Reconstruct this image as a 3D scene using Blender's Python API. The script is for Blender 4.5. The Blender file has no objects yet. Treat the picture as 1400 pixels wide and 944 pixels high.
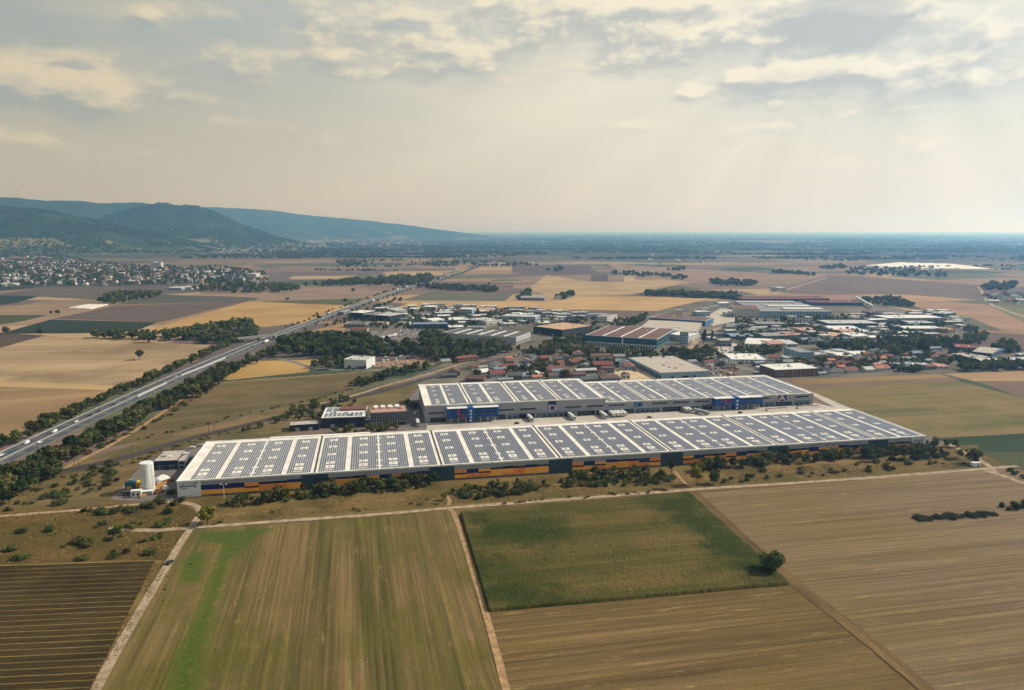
import bpy, math, random
import numpy as np
from mathutils import Vector, noise as mnoise

random.seed(7)
rng = np.random.default_rng(7)
sc = bpy.context.scene
COL = sc.collection
rad = math.radians

# ------------------------------------------------------------------ camera
FPX, CAM_Z, HORIZON = 1000.0, 165.0, 315.5        # focal length in photo pixels, drone height, horizon row
PITCH = math.atan((472 - HORIZON) / FPX)
cam = bpy.data.cameras.new('camera')
cam.sensor_width = 36.0
cam.lens = 36.0 * FPX / 1400.0
cam.clip_start, cam.clip_end = 1.0, 300000.0
camo = bpy.data.objects.new('camera', cam)
COL.objects.link(camo)
camo.location = (0, 0, CAM_Z)
camo.rotation_euler = (math.pi / 2 - PITCH, 0, 0)
sc.camera = camo

# ------------------------------------------------------------------ light, sky, exposure
SUN_EL, SUN_AZ = rad(38), rad(75)                 # azimuth clockwise from +Y (view direction)
sun = bpy.data.lights.new('sun', 'SUN')
sun.energy, sun.angle, sun.color = 4.9, rad(0.6), (1.0, 0.94, 0.84)
suno = bpy.data.objects.new('sun', sun)
COL.objects.link(suno)
sd = Vector((math.sin(SUN_AZ) * math.cos(SUN_EL), math.cos(SUN_AZ) * math.cos(SUN_EL), math.sin(SUN_EL)))
suno.rotation_euler = sd.to_track_quat('Z', 'Y').to_euler()
sc.view_settings.view_transform = 'Standard'
sc.view_settings.look = 'None'
sc.view_settings.exposure = 0.12
sc.view_settings.gamma = 1.0
cy = sc.cycles
cy.use_denoising = True
cy.max_bounces, cy.diffuse_bounces, cy.glossy_bounces = 5, 3, 3
cy.transmission_bounces, cy.transparent_max_bounces, cy.volume_bounces = 3, 8, 1
cy.sample_clamp_indirect = 6.0


def node_helper(nt):
    L = nt.links

    def N(t, _inp=None, **kw):
        n = nt.nodes.new(t)
        for k, v in kw.items():
            setattr(n, k, v)
        if _inp:
            for k, v in _inp.items():
                if hasattr(v, 'is_output') or hasattr(v, 'links') and not isinstance(v, (int, float, tuple)):
                    L.new(v, n.inputs[k])
                else:
                    n.inputs[k].default_value = v
        return n

    def math_(op, a, b=0.0, c=None, clamp=False):
        inp = {0: a, 1: b}
        if c is not None:
            inp[2] = c
        return N('ShaderNodeMath', inp, operation=op, use_clamp=clamp).outputs[0]

    def mix(f, a, b, blend='MIX'):
        n = N('ShaderNodeMix', data_type='RGBA', blend_type=blend)
        for s, v in ((0, f), (6, a), (7, b)):
            if isinstance(v, (int, float)):
                n.inputs[s].default_value = v
            elif isinstance(v, (tuple, list)):
                n.inputs[s].default_value = (*v[:3], 1)
            else:
                L.new(v, n.inputs[s])
        return n.outputs[2]

    def smooth(x, a, b, o0=0.0, o1=1.0):
        return N('ShaderNodeMapRange', {0: x, 1: a, 2: b, 3: o0, 4: o1}, interpolation_type='SMOOTHSTEP').outputs[0]
    return N, math_, mix, smooth


def px_dir(px, py):
    a, b = (px - 700) / FPX, (472 - py) / FPX
    return Vector((a, math.cos(PITCH) + b * math.sin(PITCH), -math.sin(PITCH) + b * math.cos(PITCH))).normalized()


def az_el(px, py):
    d = px_dir(px, py)
    return math.degrees(math.atan2(d.x, d.y)), math.degrees(math.asin(d.z))


world = bpy.data.worlds.new('World')
sc.world = world
world.use_nodes = True
wt = world.node_tree
wt.nodes.clear()

# clouds by compass direction (azimuth, elevation): centre, half sizes (in 1/1000 rad), weight
CLOUDS = [(20, 110, 55, 28, .55), (85, 120, 95, 30, .75), (150, 140, 40, 12, .3), (205, 18, 26, 18, .5), (290, 12, 60, 16, .4),
          (340, 76, 38, 18, .45), (445, 68, 48, 24, .8), (485, 96, 30, 10, .3), (600, 78, 80, 22, .8), (650, 90, 40, 12, .3),
          (820, 20, 210, 34, .6), (960, 52, 130, 20, .6), (700, 10, 100, 26, .4), (850, 92, 90, 18, .55), (942, 124, 20, 12, .7),
          (1165, 8, 66, 30, 1.9), (1020, 104, 34, 11, .55), (1090, 104, 52, 14, .7), (1190, 98, 130, 26, .5), (1340, 60, 60, 24, .5),
          (1050, 173, 36, 8, .5), (866, 172, 34, 10, .5), (1230, 150, 60, 40, .3), (520, 20, 90, 28, .35), (40, 190, 34, 6, .3),
          (1330, 110, 90, 26, .45)]
grp = bpy.data.node_groups.new('cloud_density', 'ShaderNodeTree')
grp.interface.new_socket('P', in_out='INPUT', socket_type='NodeSocketVector')
grp.interface.new_socket('D', in_out='OUTPUT', socket_type='NodeSocketFloat')
N, math_, mix, smooth = node_helper(grp)
gin, gout = N('NodeGroupInput'), N('NodeGroupOutput')
acc = None
for (cx, cy_, sx, sy, w) in CLOUDS:
    a, e = az_el(cx, cy_)
    d = N('ShaderNodeVectorMath', {0: gin.outputs[0], 1: (a, e, 0)}, operation='SUBTRACT').outputs[0]
    k = 1000 * rad(1)
    d = N('ShaderNodeVectorMath', {0: d, 1: (k / sx, k / sy, 0)}, operation='MULTIPLY').outputs[0]
    q = N('ShaderNodeVectorMath', {0: d, 1: d}, operation='DOT_PRODUCT').outputs['Value']
    q = math_('POWER', 0.40, q)
    acc = math_('MULTIPLY', q, w) if acc is None else math_('MULTIPLY_ADD', q, w, acc)
stretch = N('ShaderNodeVectorMath', {0: gin.outputs[0], 1: (1.0, 1.9, 1.0)}, operation='MULTIPLY').outputs[0]
n1 = N('ShaderNodeTexNoise', {'Vector': stretch, 'Scale': 0.30, 'Detail': 10.0, 'Roughness': 0.61, 'Distortion': 0.25}).outputs[0]
n2 = N('ShaderNodeTexNoise', {'Vector': N('ShaderNodeVectorMath', {0: gin.outputs[0], 1: (.5, 2.2, 1.0)}, operation='MULTIPLY').outputs[0],
                              'Scale': 0.16, 'Detail': 5.0, 'Roughness': 0.5}).outputs[0]
tot = math_('ADD', acc, math_('MULTIPLY', math_('SUBTRACT', n1, 0.5), 1.35))
tot = math_('ADD', tot, math_('MULTIPLY', math_('SUBTRACT', n2, 0.5), 1.5))
tot = math_('ADD', tot, 0.16)
grp.links.new(tot, gout.inputs[0])

N, math_, mix, smooth = node_helper(wt)
tc = N('ShaderNodeTexCoord').outputs['Generated']
sep = N('ShaderNodeSeparateXYZ', {0: tc})
az = math_('MULTIPLY', math_('ARCTAN2', sep.outputs[0], sep.outputs[1]), 57.29578)
el = math_('MULTIPLY', math_('ARCSINE', sep.outputs[2]), 57.29578)
P = N('ShaderNodeCombineXYZ', {0: az, 1: el}).outputs[0]
Psun = N('ShaderNodeCombineXYZ', {0: math_('ADD', az, 0.55), 1: math_('ADD', el, 0.75)}).outputs[0]


def cloud(p):
    g = N('ShaderNodeGroup')
    g.node_tree = grp
    wt.links.new(p, g.inputs[0])
    return g.outputs[0]


d0, d1 = cloud(P), cloud(Psun)
sky = N('ShaderNodeTexSky', sky_type='NISHITA', sun_disc=False, sun_elevation=SUN_EL, sun_rotation=SUN_AZ,
        altitude=150.0, air_density=1.3, dust_density=4.0, ozone_density=1.2).outputs[0]
skyc = mix(1.0, sky, (0.10, 0.10, 0.10), 'MULTIPLY')
right = smooth(math_('COSINE', math_('MULTIPLY', math_('SUBTRACT', az, 75.0), 0.0174533)), -0.45, 0.9)
up = smooth(el, -1.0, 19.0)
low_c = mix(right, (0.56, 0.49, 0.335), (0.84, 0.765, 0.585))
top_c = mix(right, (0.29, 0.35, 0.355), (0.60, 0.64, 0.60))
veil = mix(up, low_c, top_c)
veilf = smooth(el, 18.0, 60.0, 0.88, 0.25)
base = mix(veilf, skyc, veil)
ga, ge = az_el(840, 10)
gd = N('ShaderNodeVectorMath', {0: N('ShaderNodeVectorMath', {0: P, 1: (ga, ge, 0)}, operation='SUBTRACT').outputs[0], 1: (1 / 17.0, 1 / 9.0, 0)}, operation='MULTIPLY').outputs[0]
glow = math_('POWER', 0.37, N('ShaderNodeVectorMath', {0: gd, 1: gd}, operation='DOT_PRODUCT').outputs['Value'])
base = mix(math_('MULTIPLY', glow, .55), base, (0.93, 0.84, 0.64))
# soft shafts of light fanning out below the cloud by the sun
sa, se = az_el(1190, -60)
ang = math_('ARCTAN2', math_('SUBTRACT', az, sa), math_('SUBTRACT', se, el))
ray = N('ShaderNodeTexNoise', {'Vector': N('ShaderNodeCombineXYZ', {0: ang}).outputs[0], 'Scale': 4.0, 'Detail': 2.0}).outputs[0]
ray = math_('MULTIPLY_ADD', math_('SUBTRACT', ray, 0.5), 0.34, 1.0)
base = N('ShaderNodeVectorMath', {0: base, 'Scale': ray}, operation='SCALE').outputs[0]
lay = N('ShaderNodeTexNoise', {'Vector': N('ShaderNodeVectorMath', {0: P, 1: (.035, .16, 1.0)}, operation='MULTIPLY').outputs[0], 'Scale': 1.0, 'Detail': 6.0, 'Roughness': .55, 'Distortion': .4}).outputs[0]
lay = math_('MULTIPLY', smooth(lay, .40, .68), smooth(el, 2.0, 10.0))
base = mix(math_('MULTIPLY', lay, .6), base, mix(right, (0.58, 0.51, 0.37), (0.92, 0.84, 0.66)))
dens = smooth(d0, 0.18, 0.85)
lit = smooth(math_('SUBTRACT', d0, d1), -0.22, 0.30)
thick = smooth(d0, 1.0, 1.7)
lit = math_('MULTIPLY', lit, math_('SUBTRACT', 1.0, math_('MULTIPLY', thick, 0.75)))
c_dark = mix(right, (0.32, 0.345, 0.33), (0.40, 0.42, 0.43))
c_lit = mix(right, (0.74, 0.62, 0.41), (0.95, 0.87, 0.68))
cc = mix(lit, c_dark, c_lit)
fade = smooth(el, 0.5, 8.0, 0.0, 0.70)
final = mix(math_('MULTIPLY', dens, fade), base, cc)
bg = N('ShaderNodeBackground', {'Strength': 0.10})
ten = N('ShaderNodeVectorMath', {0: final, 'Scale': 10.0}, operation='SCALE').outputs[0]
wt.links.new(ten, bg.inputs[0])
wo = N('ShaderNodeOutputWorld')
wt.links.new(bg.outputs[0], wo.inputs[0])
world.cycles.sampling_method = 'MANUAL'
world.cycles.sample_map_resolution = 512


# ------------------------------------------------------------------ pixel <-> ground helpers
def G(px, py, z=0.0):
    """The point of the plane at height z that the photograph shows at (px, py)."""
    d = px_dir(px, py)
    t = (z - CAM_Z) / d.z
    return (d.x * t, d.y * t)


def height_of(px, yb, yt):
    """Height of an upright thing whose foot shows at row yb and whose top shows at row yt."""
    y0 = G(px, yb)[1]
    d = px_dir(px, yt)
    return CAM_Z + d.z / d.y * y0


def mpp(py):
    """metres per photo pixel for things standing at row py"""
    d = G(700, py)[1]
    return (d * math.cos(PITCH) + CAM_Z * math.sin(PITCH)) / FPX


def lin(r, g, b, k=1.0):
    f = lambda c: (c / 255 / 12.92 if c <= 10 else ((c / 255 + .055) / 1.055) ** 2.4) * k
    return (f(r), f(g), f(b))


# ------------------------------------------------------------------ materials
MATS = {}


def M(name, c, rough=0.85, c2=None, scale=0.4, bump=0.0, metal=0.0, spec=0.3, detail=5.0, rand=0.0, stretch=(1, 1, 1), lo=.35, hi=.65):
    """Plain procedural surface: two colours mixed by noise, optional relief, optional change from one object to the next."""
    if name in MATS:
        return MATS[name]
    m = bpy.data.materials.new(name)
    m.use_nodes = True
    nt = m.node_tree
    N, math_, mix, smooth = node_helper(nt)
    b = nt.nodes['Principled BSDF']
    b.inputs['Roughness'].default_value = rough
    b.inputs['Metallic'].default_value = metal
    b.inputs['Specular IOR Level'].default_value = spec
    c2 = c2 or tuple(x * 0.72 for x in c)
    tcn = N('ShaderNodeTexCoord').outputs['Object']
    v = N('ShaderNodeVectorMath', {0: tcn, 1: stretch}, operation='MULTIPLY').outputs[0]
    nz = N('ShaderNodeTexNoise', {'Vector': v, 'Scale': scale, 'Detail': detail, 'Roughness': 0.6}).outputs[0]
    col = mix(smooth(nz, lo, hi), c, c2)
    if rand:
        oi = N('ShaderNodeObjectInfo').outputs['Random']
        hsv = N('ShaderNodeHueSaturation', {'Color': col, 'Value': math_('MULTIPLY_ADD', oi, rand, 1 - rand / 2),
                                            'Hue': math_('MULTIPLY_ADD', oi, rand * -.08, .5 + rand * .04)})
        col = hsv.outputs[0]
    nt.links.new(col, b.inputs['Base Color'])
    if bump:
        bn = N('ShaderNodeBump', {'Height': nz, 'Strength': 0.6, 'Distance': bump}).outputs[0]
        nt.links.new(bn, b.inputs['Normal'])
    MATS[name] = m
    return m


def leaf_mat(name, c, c2, rand=.8):
    if name in MATS:
        return MATS[name]
    m = bpy.data.materials.new(name)
    m.use_nodes = True
    nt = m.node_tree
    nt.nodes.clear()
    N, math_, mix, smooth = node_helper(nt)
    tcn = N('ShaderNodeTexCoord').outputs['Object']
    geo = N('ShaderNodeNewGeometry')
    n1 = N('ShaderNodeTexNoise', {'Vector': geo.outputs['Position'], 'Scale': .35, 'Detail': 4.0, 'Roughness': .7}).outputs[0]
    n2 = N('ShaderNodeTexNoise', {'Vector': geo.outputs['Position'], 'Scale': .045, 'Detail': 2.0}).outputs[0]
    col = mix(smooth(n1, .35, .65), c, c2)
    oi = N('ShaderNodeObjectInfo').outputs['Random']
    val = math_('MULTIPLY', math_('MULTIPLY_ADD', oi, rand, 1 - rand / 2), math_('MULTIPLY_ADD', n2, 1.0, .5))
    hue = math_('MULTIPLY_ADD', math_('FRACT', math_('MULTIPLY', oi, 7.31)), -.055, .52)
    col = N('ShaderNodeHueSaturation', {'Color': col, 'Value': val, 'Hue': hue}).outputs[0]
    df = N('ShaderNodeBsdfDiffuse', {'Color': col})
    tr = N('ShaderNodeBsdfTranslucent', {'Color': col})
    ms = N('ShaderNodeMixShader', {0: .25, 1: df.outputs[0], 2: tr.outputs[0]})
    out = N('ShaderNodeOutputMaterial')
    nt.links.new(ms.outputs[0], out.inputs[0])
    MATS[name] = m
    return m


THETA = math.atan2(G(1264, 614.6)[1] - G(243.7, 680.8)[1], G(1264, 614.6)[0] - G(243.7, 680.8)[0])   # the parcel grid follows the halls


def field_mat(name, c, c2, c3=None, ang=0.0, streak=0.5, fine=1.0, patch=0.02, amt=0.7, bump=0.0, lin_w=0.0, lin_s=0.0, straw=0.0):
    """Farmland: colours in streaks along one direction (ang from the parcel grid), broken by larger patches and fine grain."""
    m = bpy.data.materials.new(name)
    m.use_nodes = True
    nt = m.node_tree
    N, math_, mix, smooth = node_helper(nt)
    b = nt.nodes['Principled BSDF']
    b.inputs['Roughness'].default_value = 0.95
    b.inputs['Specular IOR Level'].default_value = 0.1
    c3 = c3 or tuple(x * .8 for x in c2)
    geo = N('ShaderNodeNewGeometry').outputs['Position']
    mp = N('ShaderNodeMapping', {'Vector': geo, 'Rotation': (0, 0, -(THETA + rad(ang)))}).outputs[0]
    st = N('ShaderNodeVectorMath', {0: mp, 1: (.02, 1, 1)}, operation='MULTIPLY').outputs[0]
    s1 = N('ShaderNodeTexNoise', {'Vector': st, 'Scale': streak, 'Detail': 6.0, 'Roughness': .72}).outputs[0]
    s2 = N('ShaderNodeTexNoise', {'Vector': N('ShaderNodeVectorMath', {0: mp, 1: (.06, 1, 1)}, operation='MULTIPLY').outputs[0],
                                  'Scale': streak * .18, 'Detail': 3.0}).outputs[0]
    p1 = N('ShaderNodeTexNoise', {'Vector': geo, 'Scale': patch, 'Detail': 5.0, 'Roughness': .6}).outputs[0]
    g1 = N('ShaderNodeTexNoise', {'Vector': geo, 'Scale': fine, 'Detail': 3.0, 'Roughness': .8}).outputs[0]
    f = math_('ADD', math_('MULTIPLY', s1, .55), math_('MULTIPLY', s2, .45))
    col = mix(math_('MULTIPLY', smooth(f, .40, .60), amt), c, c2)
    col = mix(math_('MULTIPLY', smooth(p1, .42, .66), amt), col, c3)
    gv = math_('MULTIPLY_ADD', math_('SUBTRACT', g1, .5), 1.1, 1.0)
    if lin_s:
        ln = N('ShaderNodeTexNoise', {'Vector': N('ShaderNodeVectorMath', {0: mp, 1: (.006, 1.6 / lin_s, 1)}, operation='MULTIPLY').outputs[0], 'Scale': 1.0, 'Detail': 3.0, 'Roughness': .8}).outputs[0]
        gv = math_('MULTIPLY', gv, math_('MULTIPLY_ADD', math_('SUBTRACT', ln, .5), lin_w * 4.5, 1.0))
    if straw:
        sw = N('ShaderNodeTexNoise', {'Vector': N('ShaderNodeVectorMath', {0: mp, 1: (.05, .30, 1)}, operation='MULTIPLY').outputs[0], 'Scale': 1.0, 'Detail': 7.0, 'Roughness': .75}).outputs[0]
        col = mix(math_('MULTIPLY', smooth(sw, .55, .70), straw), col, fcn(186, 158, 98))
    col = N('ShaderNodeVectorMath', {0: col, 'Scale': gv}, operation='SCALE').outputs[0]
    nt.links.new(col, b.inputs['Base Color'])
    if bump:
        hh = math_('ADD', g1, math_('MULTIPLY', s1, 1.5))
        nt.links.new(N('ShaderNodeBump', {'Height': hh, 'Strength': .7, 'Distance': bump}).outputs[0], b.inputs['Normal'])
    return m


# ------------------------------------------------------------------ object helpers
def tag(o, label=None, cat=None, group=None, kind=None):
    for k, v in (('label', label), ('category', cat), ('group', group), ('kind', kind)):
        if v:
            o[k] = v
    return o


def empty(name, loc=(0, 0, 0), rz=0.0, label=None, cat=None, group=None):
    o = bpy.data.objects.new(name, None)
    COL.objects.link(o)
    o.location, o.rotation_euler = loc, (0, 0, rz)
    return tag(o, label, cat, group)


def link(name, me, parent=None, loc=(0, 0, 0), rz=0.0, scale=None):
    o = bpy.data.objects.new(name, me)
    COL.objects.link(o)
    o.parent = parent
    o.location, o.rotation_euler = loc, (0, 0, rz)
    if scale is not None:
        o.scale = scale
    return o


def mesh_np(name, v, f, mats, smooth=False, midx=None):
    """v (n,3) and f (m,k) arrays to a mesh, quickly."""
    me = bpy.data.meshes.new(name)
    v, f = np.asarray(v, dtype=np.float32), np.asarray(f, dtype=np.int32)
    k = f.shape[1]
    me.vertices.add(len(v))
    me.vertices.foreach_set('co', v.ravel())
    me.loops.add(f.size)
    me.loops.foreach_set('vertex_index', f.ravel())
    me.polygons.add(len(f))
    me.polygons.foreach_set('loop_start', np.arange(0, f.size, k, dtype=np.int32))
    if midx is not None:
        me.polygons.foreach_set('material_index', np.asarray(midx, dtype=np.int32))
    if smooth:
        me.polygons.foreach_set('use_smooth', np.ones(len(f), dtype=bool))
    for m in mats:
        me.materials.append(m)
    me.update(calc_edges=True)
    me.validate()
    return me


class MB:
    """Collects polygons, boxes, tubes; build() links them as one mesh object."""

    def __init__(s):
        s.v, s.f, s.m = [], [], []

    def poly(s, pts, m=0):
        n = len(s.v)
        s.v += [tuple(p) for p in pts]
        s.f.append(tuple(range(n, n + len(pts))))
        s.m.append(m)

    def box(s, x0, x1, y0, y1, z0, z1, m=0, top=None, bottom=True):
        n = len(s.v)
        s.v += [(x0, y0, z0), (x1, y0, z0), (x1, y1, z0), (x0, y1, z0), (x0, y0, z1), (x1, y0, z1), (x1, y1, z1), (x0, y1, z1)]
        fs = [(0, 1, 5, 4), (1, 2, 6, 5), (2, 3, 7, 6), (3, 0, 4, 7), (4, 5, 6, 7)] + ([(3, 2, 1, 0)] if bottom else [])
        s.f += [tuple(n + i for i in q) for q in fs]
        s.m += [m] * 4 + [m if top is None else top] + ([m] if bottom else [])

    def prism(s, prof, y0, y1, m=0):
        """profile in x-z, counter-clockwise seen from -y, swept along y"""
        n, k = len(s.v), len(prof)
        s.v += [(x, y0, z) for x, z in prof] + [(x, y1, z) for x, z in prof]
        s.f += [tuple(range(n, n + k)), tuple(range(n + 2 * k - 1, n + k - 1, -1))]
        s.f += [(n + (i + 1) % k, n + i, n + k + i, n + k + (i + 1) % k) for i in range(k)]
        s.m += [m] * (k + 2)

    def prismx(s, prof, x0, x1, m=0):
        """profile in y-z swept along x"""
        n, k = len(s.v), len(prof)
        s.v += [(x0, y, z) for y, z in prof] + [(x1, y, z) for y, z in prof]
        s.f += [tuple(range(n + k - 1, n - 1, -1)), tuple(range(n + k, n + 2 * k))]
        s.f += [(n + i, n + (i + 1) % k, n + k + (i + 1) % k, n + k + i) for i in range(k)]
        s.m += [m] * (k + 2)

    def tube(s, p, q, r0, r1=None, k=8, m=0, cap=True):
        p, q = Vector(p), Vector(q)
        r1 = r0 if r1 is None else r1
        a = (q - p).normalized()
        u = a.orthogonal().normalized()
        w = a.cross(u)
        n = len(s.v)
        for c, r in ((p, r0), (q, r1)):
            for i in range(k):
                t = 2 * math.pi * i / k
                s.v.append(tuple(c + (u * math.cos(t) + w * math.sin(t)) * r))
        s.f += [(n + i, n + (i + 1) % k, n + k + (i + 1) % k, n + k + i) for i in range(k)]
        s.m += [m] * k
        if cap:
            s.f += [tuple(range(n + k - 1, n - 1, -1)), tuple(range(n + k, n + 2 * k))]
            s.m += [m, m]

    def mesh(s, name, mats, smooth=False):
        me = bpy.data.meshes.new(name)
        me.from_pydata(s.v, [], s.f)
        for m in (mats if isinstance(mats, (list, tuple)) else [mats]):
            me.materials.append(m)
        me.polygons.foreach_set('material_index', s.m)
        if smooth:
            me.polygons.foreach_set('use_smooth', [True] * len(s.f))
        me.update()
        return me

    def build(s, name, mats, parent=None, loc=(0, 0, 0), rz=0.0, smooth=False):
        return link(name, s.mesh(name, mats, smooth), parent, loc, rz)


def in_poly(x, y, poly):
    c = False
    j = len(poly) - 1
    for i in range(len(poly)):
        (xi, yi), (xj, yj) = poly[i], poly[j]
        if (yi > y) != (yj > y) and x < (xj - xi) * (y - yi) / (yj - yi) + xi:
            c = not c
        j = i
    return c


LAYER = [0.03]


def sheet(name, label, px_poly, mat, jitter=0.8, z=None, world_pts=False, kind='structure'):
    """A piece of ground: polygon of the photograph laid on the ground, its edges broken up a little."""
    pts = list(px_poly) if world_pts else [G(*p) for p in px_poly]
    out = []
    for i, a in enumerate(pts):
        b = pts[(i + 1) % len(pts)]
        L = math.hypot(b[0] - a[0], b[1] - a[1])
        n = max(1, min(60, int(L / 7)))
        nx, ny = (b[1] - a[1]) / max(L, 1e-6), -(b[0] - a[0]) / max(L, 1e-6)
        for k in range(n):
            t = k / n
            j = 0 if k == 0 else jitter * mnoise.noise((a[0] + t * L * .11, a[1] * .7 + t * L * .13, i * 3.7)) * 1.6
            out.append((a[0] + (b[0] - a[0]) * t + nx * j, a[1] + (b[1] - a[1]) * t + ny * j))
    LAYER[0] += 0.006
    zz = LAYER[0] if z is None else z
    mb = MB()
    area = sum(out[i - 1][0] * out[i][1] - out[i][0] * out[i - 1][1] for i in range(len(out)))
    if area < 0:
        out.reverse()
    mb.poly([(x, y, zz) for x, y in out])
    return tag(mb.build(name, mat), label, None, None, kind)


def offset_line(pts, off):
    res = []
    for i, p in enumerate(pts):
        a, b = pts[max(0, i - 1)], pts[min(len(pts) - 1, i + 1)]
        L = math.hypot(b[0] - a[0], b[1] - a[1])
        res.append((p[0] - (b[1] - a[1]) / L * off, p[1] + (b[0] - a[0]) / L * off))
    return res


def resample(pts, step):
    out = [pts[0]]
    for a, b in zip(pts, pts[1:]):
        L = math.hypot(b[0] - a[0], b[1] - a[1])
        n = max(1, int(L / step))
        out += [(a[0] + (b[0] - a[0]) * k / n, a[1] + (b[1] - a[1]) * k / n) for k in range(1, n + 1)]
    return out


def smooth_line(pts, it=2):
    for _ in range(it):
        q = [pts[0]]
        for a, b in zip(pts, pts[1:]):
            q += [(a[0] * .75 + b[0] * .25, a[1] * .75 + b[1] * .25), (a[0] * .25 + b[0] * .75, a[1] * .25 + b[1] * .75)]
        q.append(pts[-1])
        pts = q
    return pts


def strip(mb, pts, o0, o1, z, m=0, wob=0.0):
    A, B = offset_line(pts, o0), offset_line(pts, o1)
    for i in range(len(pts) - 1):
        mb.poly([(*A[i], z), (*A[i + 1], z), (*B[i + 1], z), (*B[i], z)][::-1] if o1 < o0 else
                [(*B[i], z), (*A[i], z), (*A[i + 1], z), (*B[i + 1], z)], m)


def road(name, label, px_pts, width, mat, smooth_it=2, wob=.35, z=None):
    pts = smooth_line([G(*p) for p in px_pts], smooth_it)
    pts = resample(pts, 6.0)
    if len(pts) > 400:
        pts = pts[::len(pts) // 400 + 1]
    LAYER[0] += 0.006
    z = LAYER[0] if z is None else z
    mb = MB()
    L = offset_line(pts, width / 2)
    R = offset_line(pts, -width / 2)
    jl = [mnoise.noise((p[0] * .09, p[1] * .09, 1)) * wob * 2 for p in pts]
    jr = [mnoise.noise((p[0] * .09, p[1] * .09, 9)) * wob * 2 for p in pts]
    L = [(p[0], p[1] + j) for p, j in zip(L, jl)]
    R = [(p[0], p[1] + j) for p, j in zip(R, jr)]
    for i in range(len(pts) - 1):
        mb.poly([(*R[i], z), (*R[i + 1], z), (*L[i + 1], z), (*L[i], z)])
    return tag(mb.build(name, mat), label, None, None, 'structure'), pts

# ------------------------------------------------------------------ ground, far plain, fields
def fc(r, g, b, k=0.58):
    m_ = .3 * r + .59 * g + .11 * b
    return lin(*(m_ + (c - m_) * .93 for c in (r, g, b)), k)


def fcn(r, g, b, k=0.52):
    return lin(r, g, b, k)


def plain_mat():
    m = bpy.data.materials.new('plain_patchwork')
    m.use_nodes = True
    nt = m.node_tree
    N, math_, mix, smooth = node_helper(nt)
    b = nt.nodes['Principled BSDF']
    b.inputs['Roughness'].default_value = .95
    b.inputs['Specular IOR Level'].default_value = .1
    geo = N('ShaderNodeNewGeometry').outputs['Position']
    mp = N('ShaderNodeMapping', {'Vector': geo, 'Rotation': (0, 0, -(THETA + .05))}).outputs[0]
    wob = N('ShaderNodeTexNoise', {'Vector': geo, 'Scale': .0006, 'Detail': 2.0}).outputs[1]
    mp = N('ShaderNodeVectorMath', {0: mp, 1: N('ShaderNodeVectorMath', {0: wob, 1: (500, 500, 0)}, operation='MULTIPLY').outputs[0]}, operation='ADD').outputs[0]
    st = N('ShaderNodeVectorMath', {0: mp, 1: (.0022, .0042, 0)}, operation='MULTIPLY').outputs[0]
    vo = N('ShaderNodeTexVoronoi', {'Vector': st, 'Scale': 1.0, 'Randomness': .75}, distance='CHEBYCHEV').outputs['Color']
    r = N('ShaderNodeSeparateColor', {0: vo})
    ramp = N('ShaderNodeValToRGB', {0: r.outputs[0]})
    ramp.color_ramp.interpolation = 'CONSTANT'
    cols = [(0, fc(165, 135, 108)), (.2, fc(140, 118, 104)), (.36, fc(112, 112, 84)), (.5, fc(190, 160, 120)), (.66, fc(118, 104, 98)), (.8, fc(150, 128, 104)), (.92, fc(80, 92, 66))]
    e = ramp.color_ramp.elements
    while len(e) < len(cols):
        e.new(.5)
    for el_, (p, c) in zip(e, cols):
        el_.position, el_.color = p, (*c, 1)
    gr = N('ShaderNodeTexNoise', {'Vector': N('ShaderNodeVectorMath', {0: mp, 1: (.006, .05, 0)}, operation='MULTIPLY').outputs[0], 'Scale': 1.0, 'Detail': 5.0}).outputs[0]
    col = N('ShaderNodeVectorMath', {0: ramp.outputs[0], 'Scale': math_('MULTIPLY_ADD', math_('SUBTRACT', gr, .5), .7, 1.0)}, operation='SCALE').outputs[0]
    # woods and villages of the far plain, too far off to tell apart
    wd = N('ShaderNodeTexNoise', {'Vector': N('ShaderNodeVectorMath', {0: mp, 1: (.00022, .0007, 0)}, operation='MULTIPLY').outputs[0], 'Scale': 1.0, 'Detail': 6.0, 'Roughness': .62}).outputs[0]
    dist = N('ShaderNodeVectorMath', {0: geo}, operation='LENGTH').outputs['Value']
    far = smooth(dist, 2600.0, 6500.0)
    wdm = math_('MULTIPLY', smooth(wd, .37, .43), far)
    col = mix(wdm, col, fc(50, 64, 54))
    nt.links.new(col, b.inputs['Base Color'])
    return m


R = 120000.0
mb = MB()
for i in range(64):
    a0, a1 = 2 * math.pi * i / 64, 2 * math.pi * (i + 1) / 64
    mb.poly([(0, 0, 0), (R * math.cos(a0), R * math.sin(a0), 0), (R * math.cos(a1), R * math.sin(a1), 0)])
g = mb.build('ground', plain_mat())
tag(g, 'flat plain of fields woods and villages reaching to the hazy horizon', None, None, 'structure')

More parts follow.
